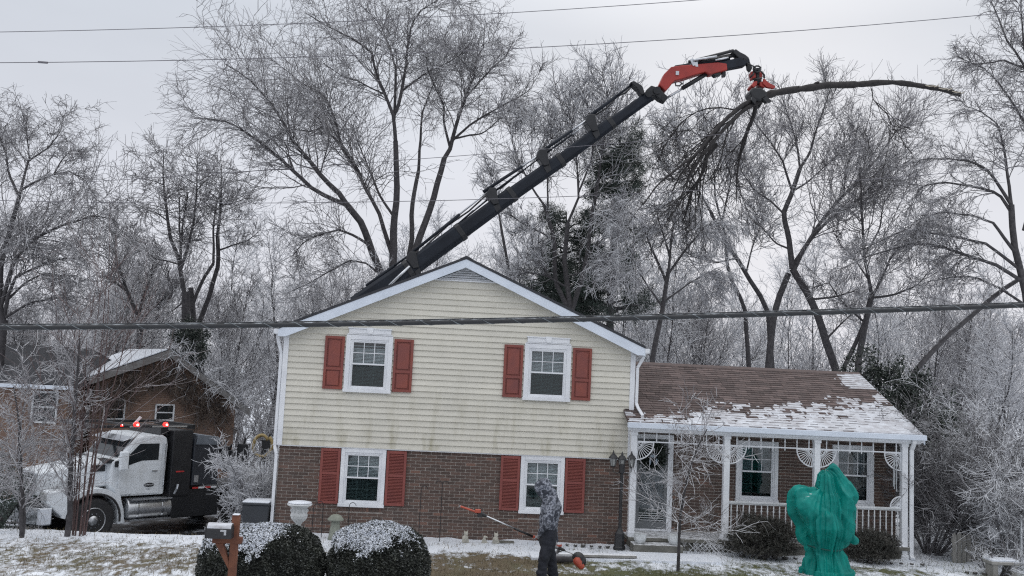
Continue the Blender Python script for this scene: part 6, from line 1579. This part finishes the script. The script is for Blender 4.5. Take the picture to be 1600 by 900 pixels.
CP('cylinder', MB().tube([cp(1108, 113), cp(1066, 138)], 3.6/(FPX/(YC-CAM.y)), 10), M['truckblack'], smooth=True); CP('cylinder_rod', MB().tube([cp(1068, 137), cp(1042, 153)], 2.0/(FPX/(YC-CAM.y)), 8), M['silver'], smooth=True)
CP('cylinder_mount', plate([(1110, 112), (1124, 110), (1128, 116), (1118, 119)], .25), M['truckblack'], bev=.02); CP('valve', plate([(1129, 112), (1134, 112), (1134, 119), (1129, 119)], .15), M['truckblack'])
CP('hydraulic_hose', MB().tube([cp(1055, 128, -.2), cp(1056, 134, -.25), cp(1062, 134, -.25), cp(1066, 130, -.2)], .025, 6), M['truckblack']); CP('manifold', plate([(1056, 111), (1061, 111), (1061, 117), (1056, 117)], .45), M['silver'])
CP('hanging_link', plate([(1166, 96), (1171, 94), (1176, 106), (1172, 112), (1168, 108)], .14), M['truckblack'], bev=.02)
CP('rotator', plate([(1173, 112), (1180, 109), (1182, 121), (1176, 123)], .30), M['cranered'], bev=.03); CP('rotator', plate([(1186, 110), (1192, 114), (1191, 123), (1186, 126)], .26), M['cranered'], bev=.03)
for a, b in (((1178, 112), (1172, 121)), ((1190, 112), (1194, 122)), ((1176, 124), (1190, 122)), ((1180, 106), (1178, 112))): CP('hydraulic_hose', MB().tube([cp(*a, dy=-.2), cp((a[0]+b[0])/2+2, (a[1]+b[1])/2, -.28), cp(*b, dy=-.2)], .03, 6), M['truckblack'], smooth=True)
CP('rotator_core', MB().tube([cp(1183, 108), cp(1184, 132)], .13, 12), M['truckblack'])
CP('hydraulic_hose', MB().tube([cp(1183+6*math.cos(a), 110+5*math.sin(a)-2, -.2) for a in np.linspace(.6, 6.0, 12)], .028, 6), M['truckblack'], smooth=True)
CP('hydraulic_hose', MB().tube([cp(1166, 98, -.15), cp(1178, 104, -.25), cp(1184, 110, -.2)], .025, 6), M['truckblack'], smooth=True)
CP('grapple_frame', plate([(1174, 133), (1178, 127), (1184, 126), (1183, 133), (1178, 137)], .5), M['cranered'], bev=.03)
CP('grapple_arm', plate([(1194, 122), (1200, 128), (1212, 135), (1210, 138), (1198, 136), (1192, 130)], .12, -.2), M['cranered'], bev=.01)
CP('grapple_frame', plate([(1187, 128), (1194, 126), (1199, 133), (1194, 137), (1188, 134)], .4), M['cranered'], bev=.03)
CP('saw_housing', plate([(1172, 142), (1176, 136), (1190, 136), (1200, 144), (1198, 152), (1188, 158), (1176, 154)], .6), M['truckblack'], bev=.06)
CP('grapple_claw', plate([(1176, 150), (1182, 156), (1180, 163), (1174, 156)], .2, -.25), M['truckblack']); CP('grapple_claw', plate([(1198, 150), (1206, 158), (1198, 160), (1192, 154)], .2, -.25), M['truckblack']); CP('grapple_claw', plate([(1184, 156), (1192, 160), (1187, 168), (1183, 164)], .2, .2), M['truckblack'])
# control levers and the coiled hose at the rear of the truck
for i, (x, y) in enumerate(((350, 700), (358, 706), (380, 696), (418, 690))):
    q = at(x, y, 6.3); CP('control_stand', MB().box(q.x-.14, q.x+.14, 6.2, 6.5, q.z-.55, q.z+.05).tube([(q.x, 6.3, q.z), (q.x+.06, 6.3, q.z+.22)], .03, 6), M['truckblack'], bev=.02)
q = at(408, 697, 6.0); CP('coiled_hose', MB().tube([(q.x+.24*math.cos(a)*(.8+.05*a), 6.0+.03*a, q.z+.30*math.sin(a)) for a in np.linspace(.6, 7.2, 26)], .045, 8), M['hose'], smooth=True)

# ---- the limb held in the grapple
YL = YC-.1
def lp(px, py, dy=0): return at(px, py, YL+dy)
lb = empty('cut_limb', lp(1190, 148), 'long dark cut limb held level in the crane grapple with branches hanging left', 'branch')
A = Acc()
main = [(1500, 148), (1470, 139), (1420, 131), (1385, 128), (1340, 132), (1290, 133), (1262, 138), (1225, 142), (1200, 147), (1188, 152)]
SC = 1/(FPX/(YC-CAM.y))
def limb(px, r0, r1, dy0=0, dy1=0, k=16, jit=.3):
    n_ = len(px); P = resample([lp(x, y, dy0+(dy1-dy0)*i/(n_-1)) for i, (x, y) in enumerate(px)], k)
    P[1:] += rg.normal(size=(k-1, 3))*.015*jit; P = resample(P, k*3); rr_ = np.linspace(r0*SC, r1*SC, k*3)*(1+.09*rg.normal(size=k*3)); V, F_ = tubes_np(P[None], rr_[None], 9); V = V+np.array([[mnoise.noise(Vector(q)*9)*.012]*3 for q in V]); A.add(V, F_); return resample(P, k), np.linspace(r0*SC, r1*SC, k)
Ls = []
limb(main, 4.0, 6.6, 1.2, 0)
V, F_ = tubes_np(resample([lp(1280, 128, .4), lp(1274, 130, .4), lp(1268, 136, .4)], 6)[None], np.linspace(.03, .06, 6)[None], 6); A.add(V, F_)
for q in ([(1190, 152), (1170, 160), (1150, 172), (1120, 200), (1098, 228), (1080, 250), (1062, 275), (1050, 300)], [(1192, 156), (1165, 170), (1142, 190), (1120, 215), (1100, 240), (1085, 262), (1070, 290), (1062, 320)], [(1188, 150), (1160, 164), (1130, 190), (1108, 215), (1090, 240), (1060, 262), (1030, 285), (1005, 320)],
          [(1182, 160), (1178, 180), (1170, 200), (1160, 225), (1154, 255), (1150, 290)], [(1150, 172), (1125, 168), (1104, 170), (1085, 176), (1066, 190), (1050, 212)], [(1120, 225), (1104, 245), (1098, 270), (1080, 300), (1070, 340)]):
    Ls.append(limb(q, 4.0 if q[1][0] != 1125 else 1.2, .9, 0, rnd.uniform(-1.2, 1.2)))
link('trunk', A.mesh('trunk', M['wetbark']), lb)
q = [(1362, 138), (1364, 155), (1375, 168), (1388, 180), (1392, 195)]; Ls.append((resample([lp(x, y) for x, y in q], 16), np.linspace(.02, .012, 16)))
LP = np.stack([p for p, r in Ls]); LR = np.stack([r for p, r in Ls]); A = Acc()
V, F_ = tubes_np(LP[-1:], LR[-1:], 5); A.add(V, F_)
P1, R1 = grow(LP, LR, 9, lambda L_, t: 1.5+0*t, (12, 35), 6, .16, (0, 0, -.14), .2, 1, .4, .4, .013); P2, R2 = grow(P1, R1, 6, lambda L_, t: L_*.5, (20, 55), 4, .2, (0, 0, -.05), .2, 1, .6, .5, .009)
MP = resample([lp(x, y, 1.2*(1-i/9)) for i, (x, y) in enumerate(main)], 12)[None]; P4, R4 = grow(MP, np.full((1, 12), .05), [16], lambda L_, t: .28+0*t, (30, 80), 4, .25, (0, 0, .1), .25, .98, .3, .4, .010)
P3, R3 = grow(P2, R2, 3, lambda L_, t: L_*.5, (20, 60), 3, .2, (0, 0, -.08), .2, 1, .6, .5, .008)
for p, r in ((P1, R1), (P2, R2), (P3, R3), (P4, R4)): V, F_ = tubes_np(p, r, 4); A.add(V, F_)
link('twigs', A.mesh('twigs', M['wetbark']), lb, kind='stuff')
P = resample([lp(1498, 148, 1.18), lp(1480, 143, 1.1), lp(1450, 136, 1.0), lp(1430, 133, .9)], 6); m_ = MB()
for i in range(9):
    a, b = P[min(5, i//2)], P[min(5, i//2+1)]; c_ = Vector(a*(1-.5*(i % 2))+b*.5*(i % 2)); m_.bar(c_+Vector((0, -.12, .0)), c_+Vector((.15, -.13, .07-.05*(i % 3))), .02, .03)
part('torn_bark', m_, simple('torn_wood', (.6, .55, .45), (.4, .36, .3), 9, .8, 0), lb, kind='stuff')
# ============================================================ the brick house next door
P0 = at(145, 590, 13.0); NW = Vector((math.sin(R(-32)), -math.cos(R(-32)), 0))      # the gable wall looks towards the camera's right
NW = Vector((math.sin(R(30)), -math.cos(R(30)), 0)); wd_ = Vector((math.cos(R(30)), math.sin(R(30)), 0)); bk = Vector((-math.sin(R(30)), math.cos(R(30)), 0))
def gp(px, py, off=0): return atP(px, py, P0+NW*off, NW)
nh = empty('brick_house', (P0.x, P0.y, gz(P0.x, P0.y)), 'orange-brown brick house at the left with vine-hung gable and snowy garage roof', 'house')
eL, pk, eR = gp(150, 592), gp(262, 553), gp(368, 632); zb = -1.4
def dn(v, z): return Vector((v.x, v.y, z))
part('gable_wall', MB().prism([dn(eL, zb), dn(eR, zb), eR, pk, eL], bk*6), M['nbrick'], nh)
for a, b, nm in ((eL, pk, 'snowy_roof_slope'), (pk, eR, 'roof_slope')):
    e_ = (b-a).normalized(); a2, b2 = a-(e_*.3 if a is eL else e_*0), b+(e_*.55 if b is eR else e_*0); up_ = Vector((0, 0, .10))
    part(nm, MB().prism([a2+NW*.30+up_, b2+NW*.30+up_, b2+bk*6.2+up_, a2+bk*6.2+up_], (0, 0, .07)), M['dark_shingle'], nh)
    part('rake_board', MB().prism([a2+NW*.315+up_*1.5, b2+NW*.315+up_*1.5, b2+NW*.315-Vector((0, 0, .10)), a2+NW*.315-Vector((0, 0, .10))], NW*.03), simple('grey_rake', (.22, .22, .22), (.14, .13, .125), 4, .8, .2), nh)
sn = MB(); e_ = (pk-eL).normalized(); a2 = eL-e_*.3; up_ = Vector((0, 0, .175)); sn.prism([a2+NW*.28+up_, pk-e_*.1+NW*.28+up_, pk-e_*.1+bk*6.1+up_, a2+bk*6.1+up_], (0, 0, .05))
e2 = (eR-pk).normalized(); sn.prism([pk+e2*.1+NW*.28+up_, pk+e2*1.1+NW*.28+up_, pk+e2*.6+bk*6+up_, pk+e2*.1+bk*6+up_], (0, 0, .03))
q = part('roof_snow', sn, M['snow'], None, kind='stuff', bev=.02); tag(q, 'smooth snow on the garage roof of the house next door', 'snow')
# small windows in the gable wall
for a, b in (((163, 623), (194, 656)), ((243, 631), (271, 658))):
    A_, B_ = gp(*a, off=.01), gp(*b, off=.01); B_.z = min(A_.z, B_.z) if False else B_.z; z1_, z0_ = A_.z, B_.z; u0, u1 = (A_-P0).dot(wd_), (B_-P0).dot(wd_); m_ = MB(); t_ = .055
    def W(u, z, o): return P0+wd_*u+NW*o+Vector((0, 0, z-P0.z))
    for p, q, r_, s_ in ((u0, u1, z1_-t_, z1_), (u0, u1, z0_, z0_+t_), (u0, u0+t_, z0_+t_, z1_-t_), (u1-t_, u1, z0_+t_, z1_-t_), (u0+t_, u1-t_, (z0_+z1_)/2-.02, (z0_+z1_)/2+.02)):
        m_.prism([W(p, r_, .0), W(q, r_, .0), W(q, s_, .0), W(p, s_, .0)], NW*.06)
    fo = part('window', m_, M['white_paint'], nh); part('pane', MB().prism([W(u0+t_, z0_+t_, .012), W(u1-t_, z0_+t_, .012), W(u1-t_, z1_-t_, .012), W(u0+t_, z1_-t_, .012)], NW*.008), M['dark_glass'], fo)
# main block with the dark roof, running off to the left
YM = 11.5; a, b = at(112, 607, YM), at(0, 598, YM); zt = (a.z+b.z)/2; x1 = a.x-.25
part('front_wall', MB().box(x1-14, x1, YM+.35, YM+8, zb, zt-.03), M['nbrick'], nh)
rz_ = at(40, 543, YM+3.4).z
part('dark_roof_slope', MB().prism([(x1-14.3, YM, zt), (x1+.3, YM, zt), (x1-.6, YM+3.6, rz_), (x1-14.3, YM+3.6, rz_)], (0, 0, .09)), M['dark_shingle'], nh)
part('dark_roof_slope', MB().prism([(x1-14.3, YM+8, zt), (x1+.3, YM+8, zt), (x1-.6, YM+3.601, rz_), (x1-14.3, YM+3.601, rz_)], (0, 0, .09)), M['dark_shingle'], nh)
part('roof_end', MB().prism([(x1+.3, YM, zt), (x1+.3, YM+8, zt), (x1-.6, YM+3.6, rz_)], (-.05, 0, 0)), M['dark_shingle'], nh)
part('gutter', MB().box(x1-14.3, x1+.3, YM-.12, YM-.005, zt-.10, zt+.03), M['fascia'], nh, bev=.02)
part('soffit', MB().box(x1-14.2, x1+.2, YM-.0, YM+.34, zt-.06, zt-.035), M['fascia'], nh)
A_, B_ = at(52, 610, YM+.34), at(88, 662, YM+.34); t_ = .06; u0, u1, z0_, z1_ = A_.x, B_.x, B_.z, min(A_.z, zt-.08); m_ = MB(); yy = YM+.30
m_.box(u0, u0+t_, yy, yy+.06, z0_, z1_).box(u1-t_, u1, yy, yy+.06, z0_, z1_).box(u0+t_, u1-t_, yy, yy+.06, z0_, z0_+t_).box(u0+t_, u1-t_, yy, yy+.06, z1_-t_, z1_).box(u0+t_, u1-t_, yy, yy+.06, (z0_+z1_)/2-.03, (z0_+z1_)/2+.03)
fo = part('window', m_, M['white_paint'], nh); part('pane', MB().box(u0+t_, u1-t_, yy+.03, yy+.04, z0_+t_, z1_-t_), M['dark_glass'], fo)
part('pipe', MB().tube([dn(eR, zb)+wd_*-.5+NW*.08, dn(eR, 1.2)+wd_*-.5+NW*.08], .05, 8), M['wood'], nh)
# dead vine on the gable and along the eaves
g = np.random.default_rng(91); n_ = 90; U = (eR-eL).dot(wd_); u = g.random(n_)*U*.95; st = np.array([list(P0+wd_*float(a)+NW*.10) for a in u]); zt_ = np.array([eL.z+(pk.z-eL.z)*min(1, a/((pk-eL).dot(wd_))) if a < (pk-eL).dot(wd_) else pk.z+(eR.z-pk.z)*(a-(pk-eL).dot(wd_))/((eR-pk).dot(wd_)) for a in u])
st[:, 2] = zt_-.05-.5*g.random(n_); L_ = .5+1.3*g.random(n_); P = np.empty((n_, 9, 3)); P[:, 0] = st; d = np.tile(np.array([0, 0, -1.]), (n_, 1)); nwv = np.array(NW)
for j in range(1, 9):
    d = norm(d+g.normal(size=(n_, 3))*.35*(1-np.abs(nwv)*.3)+np.array([0, 0, -.1])); P[:, j] = P[:, j-1]+d*(L_/8)[:, None]; off = ((P[:, j]-np.array(P0))@nwv); P[:, j] += np.outer(np.clip(.06+.06*g.random(n_)-off, 0, 9), nwv)
Rr = np.tile(np.linspace(.016, .006, 9), (n_, 1)); P1, R1 = grow(P, Rr, 16, lambda L1, t: .30+0*t, (30, 80), 5, .4, (0, 0, -.15), .05, 1, .6, .5, .006, g=g)
P1 += nwv*np.abs(g.normal(size=(len(P1), 1, 1)))*.03
vn = empty('vine', P0+wd_*2, 'leafless brown vine hanging over the gable wall of the brick house', 'vine'); A = Acc(); V, F_ = tubes_np(P, Rr, 4); A.add(V, F_); link('stems', A.mesh('stems', M['branch']), vn)
A = Acc(); V, F_ = tubes_np(P1, R1, 3); A.add(V, F_); P2, R2 = grow(P1, R1, 3, lambda L1, t: L1*.6, (30, 80), 3, .4, (0, 0, -.1), .1, 1, .7, .5, .0055, g=g); V, F_ = tubes_np(P2, R2, 3); A.add(V, F_)
link('twigs', A.mesh('twigs', simple('vine_brown', (.17, .13, .105), (.10, .08, .07), 3, .8, 0)), vn)
# iced twigs lying over the roof edge
vn2 = empty('vine', pk+Vector((0, 0, .1)), 'iced vine tangle spilling over the ridge and right slope of the garage roof', 'vine')
n_ = 60; t_ = g.random(n_)
st = np.array([list(pk+(eR-pk)*float(t)*1.1+NW*.25+Vector((0, 0, .2))) for t in t_]); P = np.empty((n_, 6, 3)); P[:, 0] = st; d = norm(g.normal(size=(n_, 3))+np.array([0, 0, .4]))
for j in range(1, 6): d = norm(d+g.normal(size=(n_, 3))*.25+np.array([0, 0, -.12])); P[:, j] = P[:, j-1]+d*.16
Rr = np.tile(np.linspace(.014, .007, 6), (n_, 1)); A = Acc(); V, F_ = tubes_np(P, Rr, 4); A.add(V, F_); P1, R1 = grow(P, Rr, 9, lambda L1, t: L1*.4, (30, 70), 3, .3, (0, 0, -.1), .1, 1, .7, .5, .0065, g=g); V, F_ = tubes_np(P1, R1, 3); A.add(V, F_)
link('twigs', A.mesh('twigs', M['icetwig']), vn2)
# ============================================================ the person with the pole saw
YPp = -4.6
def pp(px, py, dy=0): return at(px, py, YPp+dy)
PB_ = Vector((.47, YPp, 0)); person = empty('person', PB_, 'person in a hooded grey camouflage jacket and dark trousers walking left, carrying a pole saw', 'person')
sc_ = 1/(FPX/(YPp-CAM.y))
# body under the clothes: one continuous surface (head, neck, torso, arms, legs)
hip, chest, neck, head = pp(856, 842), pp(861, 795), pp(857, 775), pp(849, 762)
sN, sF = pp(862, 783, -.17), pp(860, 783, .17)               # near and far shoulder
eN, eF = pp(857, 812, -.30), pp(864, 815, .20); hN, hF = pp(843, 842, .0), pp(868, 848, .26)
hN = pp(843, 836, -.02)
kN, kF = pp(849, 876, -.10), pp(862, 878, .11); aN, aF = pp(848, 914, -.10), pp(864, 912, .13)
els = [(hip, chest, .110, .145), (hip+Vector((0, -.06, 0)), chest+Vector((0, -.07, 0)), .10, .12), (hip+Vector((0, .06, 0)), chest+Vector((0, .07, 0)), .10, .12), (chest, neck, .13, .07), (neck, head, .06, .065), (head, .115, (1, .85, 1.15)),
       (sN, eN, .066, .050), (eN, hN, .046, .032), (sF, eF, .066, .050), (eF, hF, .046, .032), (sN, sF, .07, .07), (hip+Vector((0, -.09, -.02)), kN, .10, .068), (kN, aN, .065, .045), (hip+Vector((0, .09, -.02)), kF, .10, .068), (kF, aF, .065, .045),
       (aN, aN+Vector((-.16, 0, -.05)), .045, .038), (aF, aF+Vector((-.16, 0, -.05)), .045, .038)]
body = blob('body', els, .016, M['skin'], person)
# face: nose, brow, chin seen inside the hood
f_ = head; f_ = head+Vector((.045, 0, .0)); blob('face', [(f_+Vector((-.09, 0, -.01)), .055, (1, 1.1, 1.4)), (f_+Vector((-.135, 0, .0)), f_+Vector((-.15, 0, -.025)), .012, .014), (f_+Vector((-.12, 0, -.085)), .03, (1, 1.1, .8)), (f_+Vector((-.11, -.035, .035)), f_+Vector((-.11, .035, .035)), .018, .018), (f_+Vector((-.132, -.02, -.055)), f_+Vector((-.132, .02, -.055)), .009, .009)], .007, M['skin'], person, 2)
def wr(c, n_):                                               # folds in cloth
    k = .010*mnoise.noise((c.x*16, c.y*16, c.z*24)) + .006*mnoise.noise((c.x*34, c.y*34, c.z*30)); return c+n_*k
def wr2(c, n_):
    k = .016*mnoise.noise((c.x*9, c.y*9, c.z*15)) + .008*mnoise.noise((c.x*20, c.y*20, c.z*30)); return c+n_*k
jk = [(pp(857, 817), chest, .158, .178), (pp(857, 817, -.06), chest+Vector((0, -.075, 0)), .145, .15), (pp(857, 817, .06), chest+Vector((0, .075, 0)), .145, .15), (chest, neck+Vector((0, 0, -.02)), .16, .115), (chest+Vector((.06, 0, .02)), neck+Vector((.05, 0, 0)), .13, .10),
      (sN, sF, .088, .088), (sN, eN, .088, .074), (eN, eN+(hN-eN)*.90, .074, .054), (sF, eF, .088, .074), (eF, eF+(hF-eF)*.93, .072, .050),
      (pp(857, 820, -.05), pp(857, 820, .05), .158, .158)]
jacket = blob('jacket', jk, .014, M['camo'], person, 3, wr)
hd_ = [(head+Vector((.015, 0, .02)), .128, (1.05, .92, 1.15)), (head+Vector((-.045, 0, .005)), .108, (1, .88, 1.12)), (neck+Vector((.035, 0, .0)), head+Vector((.04, 0, .0)), .125, .118), (neck+Vector((-.01, 0, -.02)), head+Vector((-.035, 0, -.06)), .10, .085), (head+Vector((.03, 0, .09)), head+Vector((.05, 0, .12)), .07, .04)]
blob('hood', hd_, .012, M['camo'], person, 2, wr)
tr_ = [(pp(857, 828), hip+Vector((0, 0, -.05)), .150, .150), (pp(857, 828, -.06), hip+Vector((0, -.06, -.05)), .138, .14), (pp(857, 828, .06), hip+Vector((0, .06, -.05)), .138, .14), (hip+Vector((0, -.06, -.02)), hip+Vector((0, .06, -.02)), .14, .14), (hip+Vector((0, -.085, -.03)), kN, .118, .090), (kN, pp(847, 897, -.10), .090, .080), (pp(847, 897, -.10), aN+Vector((0, 0, .0)), .088, .082),
       (hip+Vector((0, .085, -.03)), kF, .118, .090), (kF, pp(864, 896, .12), .090, .080), (pp(864, 896, .12), aF, .086, .08), (pp(846, 894, -.10), .094, (1, 1, .6)), (pp(863, 895, .12), .092, (1, 1, .6)), (pp(852, 862, -.17), pp(851, 874, -.17), .05, .055)]
blob('trousers', tr_, .014, M['jeans'], person, 3, wr2)
for a in (aN, aF):
    z0 = gz(a.x, a.y); b_ = Vector((a.x, a.y, z0+.07)); blob('boot', [(b_+Vector((.03, 0, 0)), b_+Vector((-.17, 0, -.015)), .062, .05), (b_, b_+Vector((0, 0, .12)), .06, .058), (b_+Vector((-.05, 0, .02)), b_+Vector((-.19, 0, -.02)), .05, .045)], .012, M['boot'], person, 2)
# the shaft of the saw runs behind the body from lower right to upper left
shA, shB = pp(752, 803, -.10), pp(880, 859, .17); sd_ = (shB-shA).normalized()
def onsh(px): t = (px-752)/(880-752); return shA+(shB-shA)*t
# gloved hands closed round the shaft: palm, four fingers and a thumb each
def hand(c, wrist, name='hand'):
    c = Vector(c); ax = sd_; to = (c-wrist); to = (to-ax*to.dot(ax)).normalized(); sdv = ax.cross(to).normalized(); e_ = [(wrist, c-to*.045, .030, .036), (c-to*.030+ax*-.03, c-to*.030+ax*.03, .024, .024)]
    for i, ln in enumerate((.92, 1.0, .96, .80)):
        o = ax*(-.033+.022*i); r_ = .0095; p = [c+o-to*.030+sdv*.018*ln, c+o+sdv*.034*ln, c+o+to*.026*ln+sdv*.020, c+o+to*.030*ln-sdv*.010, c+o+to*.012-sdv*.026]
        for a, b in zip(p[:-1], p[1:]): e_.append((a, b, r_, r_*.93))
    p = [c-to*.04-ax*.03-sdv*.01, c-ax*.050-sdv*.030, c+to*.02-ax*.045-sdv*.030]
    for a, b in zip(p[:-1], p[1:]): e_.append((a, b, .012, .010))
    return blob(name, e_, .0048, M['glove'], person, 1)
gN, gF = onsh(839), onsh(868); hand(gN, hN+(eN-hN)*.10); hand(gF, hF+(eF-hF)*.05)
# ---- pole saw, held by the person: a thing of its own
L_ = onsh(835); ps = empty('pole_saw', L_, 'orange and black pole saw with a silver shaft held level at the person\'s side', 'pole saw')
part('shaft', MB().tube([onsh(757), onsh(806)], .013, 12), M['silver'], ps, smooth=True)
part('foam_grip', MB().tube([onsh(803), onsh(832)], [.020, .019], 12), M['blackplastic'], ps, smooth=True); part('shaft_rear', MB().tube([onsh(830), onsh(884)], .014, 12), M['blackplastic'], ps, smooth=True)
part('grip_ring', MB().tube([onsh(832), onsh(839)], .026, 12), M['orange'], ps, bev=.004)
part('gear_head', MB().tube([onsh(744), onsh(748), onsh(756), onsh(760)], [.02, .036, .032, .017], 10).box(onsh(750).x-.04, onsh(750).x+.04, onsh(750).y-.04, onsh(750).y+.03, onsh(750).z-.06, onsh(750).z+.01), M['blackplastic'], ps, bev=.006)
a, b = pp(719, 791, -.12), onsh(750); up_ = Vector((-sd_.z, 0, sd_.x))
bar_ = part('bar_cover', MB().bar(a, b, .030, .062, up=(0, 1, 0)), M['orange'], ps, bev=.012)
bar_.data.update(); part('cover_tip', MB().bar(a-sd_*.012, a+sd_*.01, .022, .04, up=(0, 1, 0)), M['silver'], ps, bev=.005)
part('chain_guard', MB().box(onsh(747).x-.05, onsh(747).x+.045, onsh(747).y-.05, onsh(747).y+.02, onsh(747).z-.005, onsh(747).z+.055), M['orange'], ps, bev=.012)
t_ = onsh(873); part('trigger_handle', MB().tube([onsh(862), onsh(868), onsh(876), onsh(882)], [.02, .032, .030, .02], 10).tube([t_+Vector((-.02, 0, -.02)), t_+Vector((0, 0, -.075)), t_+Vector((.05, 0, -.05))], .010, 6), M['blackplastic'], ps, bev=.004)
part('trigger', MB().bar(t_+Vector((-.05, -.02, .03)), t_+Vector((.05, -.02, .045)), .028, .035), M['orange'], ps, bev=.006)
e_ = pp(905, 874, .20)
part('drive_tube', MB().tube([onsh(880), pp(897, 866, .2)], .013, 8), M['alu'], ps)
eng = blob('engine_housing', [(e_+Vector((-.02, 0, .03)), .105, (1, .95, .9)), (e_+Vector((.03, 0, -.03)), .095, (1, .9, 1.1))], .012, M['blackplastic'], ps, 2)
blob('engine_cover', [(e_+Vector((-.04, -.05, -.02)), e_+Vector((.03, -.05, -.10)), .075, .060), (e_+Vector((-.03, -.065, .025)), .055, (1.1, .7, .8))], .009, M['orange'], ps, 1)
part('tank_cap', MB().cyl(e_+Vector((.035, -.10, -.05)), e_+Vector((.035, -.07, -.05)), .02, 10), M['blackplastic'], ps)
for i in range(5): part('cooling_fin', MB().box(e_.x-.055, e_.x+.015, e_.y-.095, e_.y-.085, e_.z+.0+i*.012, e_.z+.005+i*.012), M['blackplastic'], ps)
part('muffler_guard', MB().box(e_.x+.06, e_.x+.10, e_.y-.04, e_.y+.04, e_.z-.06, e_.z+.02), M['alu'], ps, bev=.008)
# ============================================================ overhead lines
def wire(name, label, pts, Y, r_, mat, ext=30, n_=40, cat='cable', sag=0.0):
    P = [at(x, y, Y+(p[0] if (p := rest_) else 0)) if False else at(x, y, Y) for x, y, *rest_ in pts]
    xs = [p.x for p in P]; zs = [p.z for p in P]; deg = 2 if len(P) > 2 else 1; c = np.polyfit(xs, zs, deg)
    X = np.linspace(min(xs)-ext*.5, max(xs)+ext*.5, n_); Z = np.polyval(c, X)
    L_ = Vector((float(X[n_//2]), Y, float(Z[n_//2]))); m_ = MB(); m_.tube([(float(x)-L_.x, 0, float(z)-L_.z) for x, z in zip(X, Z)], r_, 8)
    o = part(name, m_, mat, None, smooth=True); o.location = L_; tag(o, label, cat); return o, X, Z, L_
k1 = 1/(FPX/(-13-CAM.y))
o, X, Z, L_ = wire('telephone_cable', 'thick black telephone cable with spiral lashing crossing in front of the house', [(0, 511), (400, 510), (800, 500), (1200, 491), (1600, 477)], -13, 4.0*k1, M['cable'], ext=14, n_=60)
# lashing wire wound round it, with ice on it
pts = []; x = float(X[0]); c = np.polyfit(X, Z, 2)
while x < X[-1]:
    a = (x-X[0])*2*math.pi/.24; r_ = 4.05*k1; pts.append((x-L_.x, r_*math.cos(a), float(np.polyval(c, x))+r_*math.sin(a)-L_.z)); x += .02
q = part('lashing_wire', MB().tube(pts, .0035, 4), simple('lashing_ice', (.20, .23, .25), (.06, .07, .08), 9, .3, 0), None, smooth=True); q.parent = o
q = part('messenger_wire', MB().tube([(float(x_)-L_.x, 0, float(np.polyval(c, x_))+4.6*k1-L_.z) for x_ in X], .0055, 6), M['cable'], None, smooth=True); q.parent = o
wire('power_line', 'highest thin power line across the sky at the top of the picture', [(0, 50), (550, 33), (1090, 0)], -4, .0065, M['wire'], 30)
o, X, Z, L_ = wire('power_line', 'thin power line with a splice sleeve near its left end', [(0, 98), (800, 76), (1530, 24)], -4, .007, M['wire'], 30)
s_ = at(67, 97.5, -4); q = part('splice_sleeve', MB().tube([(s_.x-.08-L_.x, 0, s_.z-L_.z+.002), (s_.x+.08-L_.x, 0, s_.z-L_.z+.0)], .020, 8), M['wire'], None); q.parent = o
wire('power_line', 'thin line passing before the left trees, upper of the two there', [(80, 285), (440, 270), (930, 222), (1300, 195), (1560, 170)], 5, .008, M['wire'], 30)
wire('power_line', 'thin line passing before the left trees, lower of the two there', [(0, 312), (700, 318), (1200, 285), (1600, 262)], 5, .009, M['wire'], 30)
